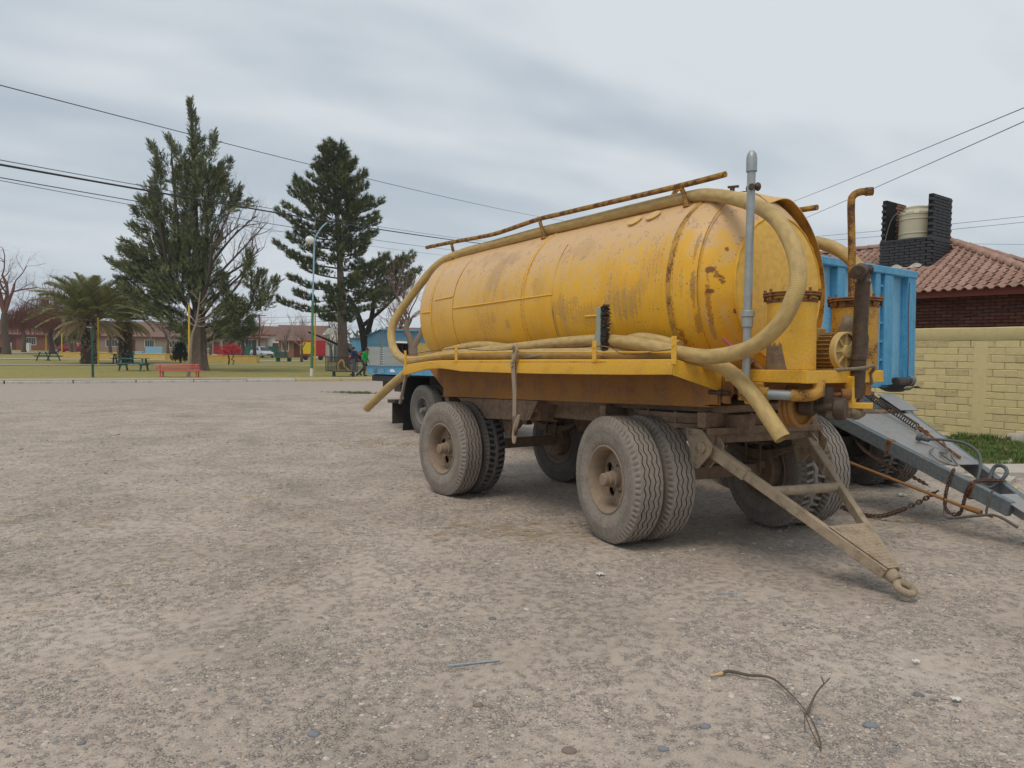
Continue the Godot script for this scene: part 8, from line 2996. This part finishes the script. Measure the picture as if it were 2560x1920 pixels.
func house(label: String, base: Vector3, yaw: float, w: float, d: float, h: float, rise: float, m: Material, wins: Array, doors: Array, gable: bool) -> void:
	var t := thing("house", label, "house", Transform3D(Basis(Vector3.UP, yaw), base))
	var b := Mb.new()
	# openings are left in the front wall
	var cuts := []
	for q in wins: cuts.append([q[0] - q[1] / 2, q[0] + q[1] / 2, 0.9, 0.9 + q[2]])
	for q in doors: cuts.append([q[0] - q[1] / 2, q[0] + q[1] / 2, 0.0, 2.05])
	cuts.sort_custom(func(a, c): return a[0] < c[0])
	var x := -w / 2
	for c in cuts:
		if c[0] > x:
			b.box(Vector3(c[0] - x, h, 0.2), Transform3D(Basis(), Vector3((x + c[0]) / 2, h / 2, 0)))
		if c[2] > 0.0:
			b.box(Vector3(c[1] - c[0], c[2], 0.2), Transform3D(Basis(), Vector3((c[0] + c[1]) / 2, c[2] / 2, 0)))
		b.box(Vector3(c[1] - c[0], h - c[3], 0.2), Transform3D(Basis(), Vector3((c[0] + c[1]) / 2, (h + c[3]) / 2, 0)))
		x = c[1]
	b.box(Vector3(w / 2 - x, h, 0.2), Transform3D(Basis(), Vector3((x + w / 2) / 2, h / 2, 0)))
	b.box(Vector3(w, h, 0.2), Transform3D(Basis(), Vector3(0, h / 2, -d)))
	b.box(Vector3(0.2, h, d - 0.2), Transform3D(Basis(), Vector3(-w / 2 + 0.1, h / 2, -d / 2)))
	part(t, "wall", b, m)
	b = Mb.new()
	b.box(Vector3(0.2, h, d - 0.2), Transform3D(Basis(), Vector3(w / 2 - 0.1, h / 2, -d / 2)))
	if gable:
		b.prism(PackedVector2Array([Vector2(0.1, h), Vector2(d - 0.1, h), Vector2(d / 2, h + rise)]), 0.2, Transform3D(Basis(Vector3.UP, PI / 2), Vector3(w / 2 - 0.1, 0, 0)))
		b.box(Vector3(3.2, 2.6, 0.2), Transform3D(Basis(), Vector3(w / 2 + 1.4, 1.3, -1.0)))
		b.prism(PackedVector2Array([Vector2(-0.6, 2.6), Vector2(3.6, 2.6), Vector2(2.6, 4.2), Vector2(0.9, 4.4)]), 0.2, Transform3D(Basis(), Vector3(w / 2 - 0.3, 0, -1.05)))
	part(t, "side_wall", b, M.render_white if gable else m)
	b = Mb.new()
	var o := 0.5
	var n := 14
	for side in [1.0, -1.0]:
		for k in n:
			var f0 := float(k) / n
			var f1 := float(k + 1) / n
			var z0: float = lerpf(o, -d / 2, f0) if side > 0 else lerpf(-d - o, -d / 2, f0)
			var z1: float = lerpf(o, -d / 2, f1) if side > 0 else lerpf(-d - o, -d / 2, f1)
			var y0 := lerpf(h - 0.15, h + rise, f0)
			var y1 := lerpf(h - 0.15, h + rise, f1)
			b.poly([Vector3(-w / 2 - o, y0 + 0.05, z0), Vector3(w / 2 + o, y0 + 0.05, z0), Vector3(w / 2 + o, y1, z1), Vector3(-w / 2 - o, y1, z1)], Vector3(0, 1, side))
			b.poly([Vector3(-w / 2 - o, y0 + 0.05, z0), Vector3(w / 2 + o, y0 + 0.05, z0), Vector3(w / 2 + o, y0 - 0.01, z0), Vector3(-w / 2 - o, y0 - 0.01, z0)], Vector3(0, 0, side))
	part(t, "roof", b, M.roof_far)
	b = Mb.new()
	b.box(Vector3(w + 0.9, 0.14, 0.05), Transform3D(Basis(), Vector3(0, h - 0.2, o)))
	part(t, "fascia", b, M.wood_trim)
	for q in wins:
		var fr := Mb.new()
		for s in [-1.0, 1.0]:
			fr.box(Vector3(0.09, q[2] + 0.1, 0.1), Transform3D(Basis(), Vector3(q[0] + s * q[1] / 2, 0.9 + q[2] / 2, 0.08)))
			fr.box(Vector3(q[1] + 0.1, 0.09, 0.1), Transform3D(Basis(), Vector3(q[0], 0.9 + q[2] / 2 + s * q[2] / 2, 0.085)))
		for k in 3:
			fr.box(Vector3(0.03, q[2], 0.03), Transform3D(Basis(), Vector3(q[0] - q[1] / 4 + k * q[1] / 4, 0.9 + q[2] / 2, 0.07)))
		var win := part(t, "window", fr, M.frame_cream)
		var pn := Mb.new()
		pn.box(Vector3(q[1], q[2], 0.02), Transform3D(Basis(), Vector3(q[0], 0.9 + q[2] / 2, 0.0)))
		part(win, "pane", pn, M.glass_dark)
	for q in doors:
		var dr := Mb.new()
		dr.box(Vector3(q[1], 2.05, 0.06), Transform3D(Basis(), Vector3(q[0], 1.02, 0.0)))
		part(t, "door", dr, M.door_brown if q[1] < 1.2 else M.frame_cream)

# ---------------------------------------------------------------- cars
func car(label: String, base: Vector3, yaw: float, paint: Material, hatch: bool) -> void:
	var t := thing("parked_car", label, "car", Transform3D(Basis(Vector3.UP, yaw), base), "parked cars")
	# side outline, front at -x: [x, lower y, shoulder y]
	var sec := [[-2.08, 0.32, 0.55], [-2.0, 0.22, 0.68], [-1.75, 0.2, 0.76], [-1.2, 0.2, 0.86], [-0.8, 0.2, 0.92], [0.0, 0.2, 0.94], [0.9, 0.2, 0.97], [1.5, 0.2, 1.0 if hatch else 0.98], [1.9, 0.24, 0.95 if hatch else 0.94], [2.03, 0.34, 0.7]]
	var b := Mb.new()
	var rows := []
	for q in sec:
		var hw := 0.86 - 0.14 * pow(absf(q[0]) / 2.1, 4.0)
		var r := PackedVector3Array()
		for k in 16:
			var a := TAU * k / 16.0
			var c := cos(a)
			var s := sin(a)
			var yy := lerpf(q[1], q[2], 0.5 + 0.5 * signf(s) * pow(absf(s), 0.5))
			r.append(Vector3(q[0], yy, hw * signf(c) * pow(absf(c), 0.35)))
		rows.append(r)
	b.grid(rows, true)
	b.poly(Array(rows[0]), Vector3.LEFT)
	b.poly(Array(rows[rows.size() - 1]), Vector3.RIGHT)
	part(t, "body", b, paint)
	var top := [[-0.95, 0.90], [-0.25, 1.40], [0.2, 1.47], [0.95, 1.44], [1.45 if hatch else 1.2, 1.28], [1.85 if hatch else 1.72, 0.96]]
	b = Mb.new()
	rows = []
	for q in top:
		var f: float = (q[1] - 0.9) / 0.57
		var w := lerpf(0.80, 0.60, f)
		rows.append(PackedVector3Array([Vector3(q[0], 0.88, -0.80), Vector3(q[0], q[1] - 0.04, -w), Vector3(q[0], q[1], -w * 0.9), Vector3(q[0], q[1] + 0.01, 0), Vector3(q[0], q[1], w * 0.9), Vector3(q[0], q[1] - 0.04, w), Vector3(q[0], 0.88, 0.80)]))
	b.grid(rows)
	part(t, "cabin", b, paint)
	for s in [-1.0, 1.0]:
		for q in [[[-0.62, 0.97], [-0.15, 1.36], [0.30, 1.40], [0.32, 0.97]], [[0.40, 0.97], [0.38, 1.40], [0.9, 1.38], [1.38 if hatch else 1.3, 1.2], [1.46, 1.0]]]:
			b = Mb.new()
			var ps := []
			for p in q:
				ps.append(Vector3(p[0], p[1], s * (lerpf(0.80, 0.615, clampf((p[1] - 0.88) / 0.52, 0, 1)) + 0.022)))
			b.poly(ps, Vector3(0, 0.3, s))
			part(t, "side_window", b, M.glass_dark)
	b = Mb.new()
	b.poly([Vector3(-0.90, 0.95, -0.68), Vector3(-0.90, 0.95, 0.68), Vector3(-0.29, 1.385, 0.55), Vector3(-0.29, 1.385, -0.55)], Vector3(-1, 1, 0))
	var mv := Vector3(-0.03, 0.03, 0)
	for i in b.v.size(): b.v[i] += mv
	part(t, "windscreen", b, M.glass_dark)
	for x in [-1.3, 1.25]:
		for s in [-1.0, 1.0]:
			var w := Node3D.new()
			w.name = "wheel" if not t.has_node("wheel") else "wheel_%03d" % int((x + 1.3) * 2 + s + 2)
			t.add_child(w)
			w.position = Vector3(x, 0.31, s * 0.76)
			b = Mb.new()
			b.cyl(Vector3(0, 0, -0.1), Vector3(0, 0, 0.1), 0.31, 24, 0.03)
			part(w, "tyre", b, M.black)
			b = Mb.new()
			b.cyl(Vector3(0, 0, s * 0.1), Vector3(0, 0, s * 0.115), 0.2, 20, 0.01)
			part(w, "rim", b, M.lamp_grey)
	for s in [-1.0, 1.0]:
		b = Mb.new()
		b.ball(Vector3(-1.93, 0.64, s * 0.58), Vector3(0.12, 0.09, 0.2), 10, 6)
		part(t, "headlight", b, M.globe)
		b = Mb.new()
		b.ball(Vector3(1.93, 0.78, s * 0.6), Vector3(0.09, 0.11, 0.16), 10, 6)
		part(t, "tail_light", b, M.tail_red)
	b = Mb.new()
	b.box(Vector3(0.04, 0.14, 0.9), Transform3D(Basis(), Vector3(-2.07, 0.42, 0)), 0.01)
	part(t, "grille", b, M.black)

# ---------------------------------------------------------------- people
func blob(bones: Array, cell: float, lo: Vector3, hi: Vector3, k := 0.035) -> Mb:
	# surface nets over a smooth union of tapered capsules [a, b, ra, rb]
	var n := Vector3i(((hi - lo) / cell).ceil()) + Vector3i.ONE
	var f := PackedFloat32Array()
	f.resize(n.x * n.y * n.z)
	f.fill(1.0)
	for bn in bones:
		var a: Vector3 = bn[0]
		var c: Vector3 = bn[1]
		var m: float = maxf(bn[2], bn[3]) + k * 2.0 + cell
		var i0 := Vector3i(((a.min(c) - Vector3.ONE * m - lo) / cell).floor()).clamp(Vector3i.ZERO, n - Vector3i.ONE)
		var i1 := Vector3i(((a.max(c) + Vector3.ONE * m - lo) / cell).ceil()).clamp(Vector3i.ZERO, n - Vector3i.ONE)
		var ac := c - a
		var l2 := maxf(ac.length_squared(), 1e-9)
		for z in range(i0.z, i1.z + 1):
			for y in range(i0.y, i1.y + 1):
				for x in range(i0.x, i1.x + 1):
					var p := lo + Vector3(x, y, z) * cell
					var h := clampf((p - a).dot(ac) / l2, 0.0, 1.0)
					var d: float = p.distance_to(a + ac * h) - lerpf(bn[2], bn[3], h)
					var i := (z * n.y + y) * n.x + x
					var e := f[i]
					var q := clampf(0.5 + 0.5 * (e - d) / k, 0.0, 1.0)
					f[i] = lerpf(e, d, q) - k * q * (1.0 - q)
	var b := Mb.new()
	var id := {}
	for z in n.z - 1:
		for y in n.y - 1:
			for x in n.x - 1:
				var cnt := 0
				var s := Vector3.ZERO
				var v8 := []
				for c in 8:
					v8.append(f[((z + (c >> 2)) * n.y + y + ((c >> 1) & 1)) * n.x + x + (c & 1)])
				var neg := 0
				for c in 8:
					if v8[c] < 0.0: neg += 1
				if neg == 0 or neg == 8:
					continue
				for e in [[0, 1], [2, 3], [4, 5], [6, 7], [0, 2], [1, 3], [4, 6], [5, 7], [0, 4], [1, 5], [2, 6], [3, 7]]:
					var d0: float = v8[e[0]]
					var d1: float = v8[e[1]]
					if (d0 < 0.0) != (d1 < 0.0):
						var t := d0 / (d0 - d1)
						s += Vector3(e[0] & 1, (e[0] >> 1) & 1, e[0] >> 2).lerp(Vector3(e[1] & 1, (e[1] >> 1) & 1, e[1] >> 2), t)
						cnt += 1
				var p := lo + (Vector3(x, y, z) + s / cnt) * cell
				var g := Vector3(v8[1] + v8[3] + v8[5] + v8[7] - v8[0] - v8[2] - v8[4] - v8[6], v8[2] + v8[3] + v8[6] + v8[7] - v8[0] - v8[1] - v8[4] - v8[5], v8[4] + v8[5] + v8[6] + v8[7] - v8[0] - v8[1] - v8[2] - v8[3])
				id[Vector3i(x, y, z)] = b.add(p, g.normalized())
	for key in id:
		var x: int = key.x
		var y: int = key.y
		var z: int = key.z
		var s0 := f[(z * n.y + y) * n.x + x] < 0.0
		for ax in 3:
			var st := Vector3i.ZERO
			st[ax] = 1
			var o: Vector3i = key + st
			if o.x >= n.x or o.y >= n.y or o.z >= n.z:
				continue
			if s0 == (f[(o.z * n.y + o.y) * n.x + o.x] < 0.0):
				continue
			var u := Vector3i.ZERO
			var w := Vector3i.ZERO
			u[(ax + 1) % 3] = 1
			w[(ax + 2) % 3] = 1
			if id.has(key - u) and id.has(key - w) and id.has(key - u - w):
				b.tri_ix(id[key], id[key - u], id[key - u - w])
				b.tri_ix(id[key], id[key - u - w], id[key - w])
	return b

# bones name their joints; the figure faces +z and stands at the origin
func person(label: String, at_: Transform3D, J: Dictionary, top: Material, legs: Material, cap: Material) -> void:
	var t := thing("person", label, "person", at_)
	var body := []
	var add := func(a: String, c: String, ra: float, rb: float) -> void: body.append([J[a], J[c], ra, rb])
	add.call("pelvis", "chest", 0.125, 0.135)
	add.call("hip_l", "hip_r", 0.095, 0.095)
	add.call("shoulder_l", "shoulder_r", 0.075, 0.075)
	add.call("chest", "neck", 0.12, 0.06)
	add.call("neck", "head", 0.052, 0.055)
	for s in ["_l", "_r"]:
		add.call("hip" + s, "knee" + s, 0.085, 0.058)
		add.call("knee" + s, "ankle" + s, 0.058, 0.04)
		add.call("ankle" + s, "toe" + s, 0.042, 0.034)
		add.call("shoulder" + s, "elbow" + s, 0.055, 0.042)
		add.call("elbow" + s, "wrist" + s, 0.042, 0.028)
	var hd: Vector3 = J.head
	var fw: Vector3 = J.look
	var rt := fw.cross(Vector3.UP).normalized()
	body.append([hd - fw * 0.015 + Vector3(0, 0.045, 0), hd + fw * 0.02 + Vector3(0, 0.02, 0), 0.088, 0.082])
	body.append([hd + fw * 0.05 + Vector3(0, -0.045, 0), hd + fw * 0.055 + Vector3(0, -0.06, 0), 0.045, 0.035])
	var b := blob(body, 0.022, Vector3(-0.55, -0.02, -0.55), Vector3(0.55, 1.85, 0.55))
	var skin_b := Mb.new()
	skin_b.join(b)
	# face
	var eye := hd + fw * 0.085 + Vector3(0, 0.02, 0)
	skin_b.ball(hd + fw * 0.108 + Vector3(0, -0.01, 0), Vector3(0.014, 0.022, 0.016), 8, 6)
	for s in [-1.0, 1.0]:
		skin_b.ball(hd + rt * s * 0.088 + Vector3(0, 0.0, 0), Vector3(0.014, 0.03, 0.02), 8, 6)
		# hands: palm, four fingers, thumb
		var key := "_l" if s < 0 else "_r"
		var wr: Vector3 = J["wrist" + key]
		var d: Vector3 = (wr - J["elbow" + key]).normalized()
		var sd := d.cross(Vector3.FORWARD if absf(d.z) < 0.8 else Vector3.RIGHT).normalized()
		var up := sd.cross(d)
		skin_b.box(Vector3(0.075, 0.095, 0.028), Transform3D(Basis(sd, d, up).orthonormalized(), wr + d * 0.06), 0.012)
		for k in 4:
			var p0 := wr + d * 0.10 + sd * (k - 1.5) * 0.019
			var l: float = [0.065, 0.078, 0.073, 0.056][k]
			skin_b.tube([p0, p0 + d * l * 0.5 + up * 0.006, p0 + d * l * 0.8 + up * 0.022, p0 + d * l * 0.92 + up * 0.038], [0.009, 0.0088, 0.008, 0.006], 6)
		var th := wr + d * 0.035 + sd * -0.034
		skin_b.tube([th, th + (d * 0.5 - sd * 0.7).normalized() * 0.04, th + (d * 0.9 - sd * 0.3).normalized() * 0.068 + up * 0.01], [0.012, 0.0105, 0.008], 6)
	var bd := part(t, "body", skin_b, M.skin)
	b = Mb.new()
	for s in [-1.0, 1.0]:
		b.ball(eye + rt * s * 0.032, Vector3(0.009, 0.007, 0.008), 8, 6)
	b.box(Vector3(0.045, 0.007, 0.006), Transform3D(Basis(rt, Vector3.UP, fw), hd + fw * 0.093 + Vector3(0, -0.047, 0)))
	part(t, "face_marks", b, M.hair)
	# jacket and trousers lie round the body
	var cl := []
	for q in [["pelvis", "chest", 0.145, 0.155], ["shoulder_l", "shoulder_r", 0.092, 0.092], ["hip_l", "hip_r", 0.115, 0.115]]:
		cl.append([J[q[0]], J[q[1]], q[2], q[3]])
	cl.append([J.chest, (J.chest as Vector3).lerp(J.neck, 0.8), 0.135, 0.075])
	for s in ["_l", "_r"]:
		cl.append([J["shoulder" + s], J["elbow" + s], 0.078, 0.064])
		cl.append([J["elbow" + s], (J["elbow" + s] as Vector3).lerp(J["wrist" + s], 0.93), 0.064, 0.048])
	part(t, "jacket", blob(cl, 0.022, Vector3(-0.55, 0.5, -0.55), Vector3(0.55, 1.7, 0.55), 0.03), top)
	cl = [[J.hip_l, J.hip_r, 0.112, 0.112]]
	for s in ["_l", "_r"]:
		cl.append([J["hip" + s], J["knee" + s], 0.105, 0.078])
		cl.append([J["knee" + s], (J["knee" + s] as Vector3).lerp(J["ankle" + s], 0.95), 0.078, 0.066])
	part(t, "trousers", blob(cl, 0.022, Vector3(-0.55, 0.0, -0.55), Vector3(0.55, 1.2, 0.55), 0.03), legs)
	for s in ["_l", "_r"]:
		b = blob([[J["ankle" + s] - Vector3(0, 0.03, 0), J["toe" + s], 0.055, 0.045]], 0.018, J["ankle" + s] - Vector3(0.3, 0.2, 0.3), J["ankle" + s] + Vector3(0.3, 0.2, 0.3), 0.01)
		part(t, "shoe", b, M.black)
	b = Mb.new()
	var hr := []
	for i in 9:
		var a := PI * 0.5 * i / 8.0
		hr.append(Vector2(sin(a) * 0.105, maxf(cos(a) * 0.108, 0.002)))
	b.lathe(hr, 24, Transform3D(Basis(), hd - fw * 0.012 + Vector3(0, 0.04, 0)))
	if cap:
		b.prism(PackedVector2Array([Vector2(-0.08, 0), Vector2(0.08, 0), Vector2(0.06, 0.09), Vector2(0, 0.11), Vector2(-0.06, 0.09)]), 0.012, Transform3D(Basis(rt, fw, Vector3.UP), hd + fw * 0.08 + Vector3(0, 0.05, 0)))
	part(t, "cap" if cap else "hair", b, cap if cap else M.hair)

func make_people() -> void:
	# walking away to the left with hands low, leaning a little
	person("person in a dark navy jacket and grey trousers walking by the rubbish cage", Transform3D(Basis(Vector3.UP, -1.9), on_ground(-9.5, 43.3)), {"pelvis": Vector3(0, 0.95, -0.02), "chest": Vector3(0, 1.28, 0.05), "neck": Vector3(0, 1.47, 0.09), "head": Vector3(0, 1.60, 0.13), "look": Vector3(0, -0.15, 0.98), "hip_l": Vector3(-0.09, 0.93, 0), "hip_r": Vector3(0.09, 0.93, 0), "knee_l": Vector3(-0.10, 0.52, 0.14), "knee_r": Vector3(0.10, 0.50, -0.02), "ankle_l": Vector3(-0.10, 0.10, 0.20), "ankle_r": Vector3(0.10, 0.14, -0.32), "toe_l": Vector3(-0.11, 0.045, 0.36), "toe_r": Vector3(0.11, 0.05, -0.18), "shoulder_l": Vector3(-0.19, 1.42, 0.06), "shoulder_r": Vector3(0.19, 1.42, 0.06), "elbow_l": Vector3(-0.25, 1.14, -0.04), "elbow_r": Vector3(0.25, 1.14, 0.04), "wrist_l": Vector3(-0.23, 0.90, 0.08), "wrist_r": Vector3(0.22, 0.92, 0.22)}, M.cloth_navy, M.jeans, null)
	person("person in a bright green sweatshirt and black cap walking beside the blue flatbed", Transform3D(Basis(Vector3.UP, 1.2), on_ground(-8.9, 43.1)), {"pelvis": Vector3(0, 0.93, -0.02), "chest": Vector3(0, 1.25, 0.07), "neck": Vector3(0, 1.43, 0.13), "head": Vector3(0, 1.55, 0.20), "look": Vector3(0, -0.35, 0.93), "hip_l": Vector3(-0.09, 0.91, 0), "hip_r": Vector3(0.09, 0.91, 0), "knee_l": Vector3(-0.10, 0.50, 0.10), "knee_r": Vector3(0.10, 0.50, -0.05), "ankle_l": Vector3(-0.10, 0.10, 0.08), "ankle_r": Vector3(0.10, 0.18, -0.38), "toe_l": Vector3(-0.11, 0.045, 0.24), "toe_r": Vector3(0.11, 0.06, -0.26), "shoulder_l": Vector3(-0.19, 1.38, 0.09), "shoulder_r": Vector3(0.19, 1.38, 0.09), "elbow_l": Vector3(-0.25, 1.10, 0.04), "elbow_r": Vector3(0.25, 1.10, 0.02), "wrist_l": Vector3(-0.21, 0.88, 0.16), "wrist_r": Vector3(0.21, 0.90, 0.18)}, M.cloth_green, M.cloth_trouser, M.cap_black)
	var b := Mb.new()
	# red motorbike-like shape behind them is a parked red hatchback
	car("red car parked side on across the park, left of the large palm trunk", on_ground(-63.6, 103.1), 0.05, M.car_red, true)
	car("silver saloon car seen three quarters on beside the utility pole", on_ground(-33.8, 97.0), PI - 0.75, M.car_silver, false)
	car("red car half hidden behind the two people and the cage", on_ground(-14.8, 72.0), 0.3, M.trailer_red, true)

func _ready() -> void:
	setup()
	make_ground()
	make_tank_trailer()
	make_blue_trailer()
	make_wall()
	make_house()
	make_ground_things()
	make_trees()
	make_furniture()
	make_buildings()
	make_people()
	make_wires()
	scatter_gravel()
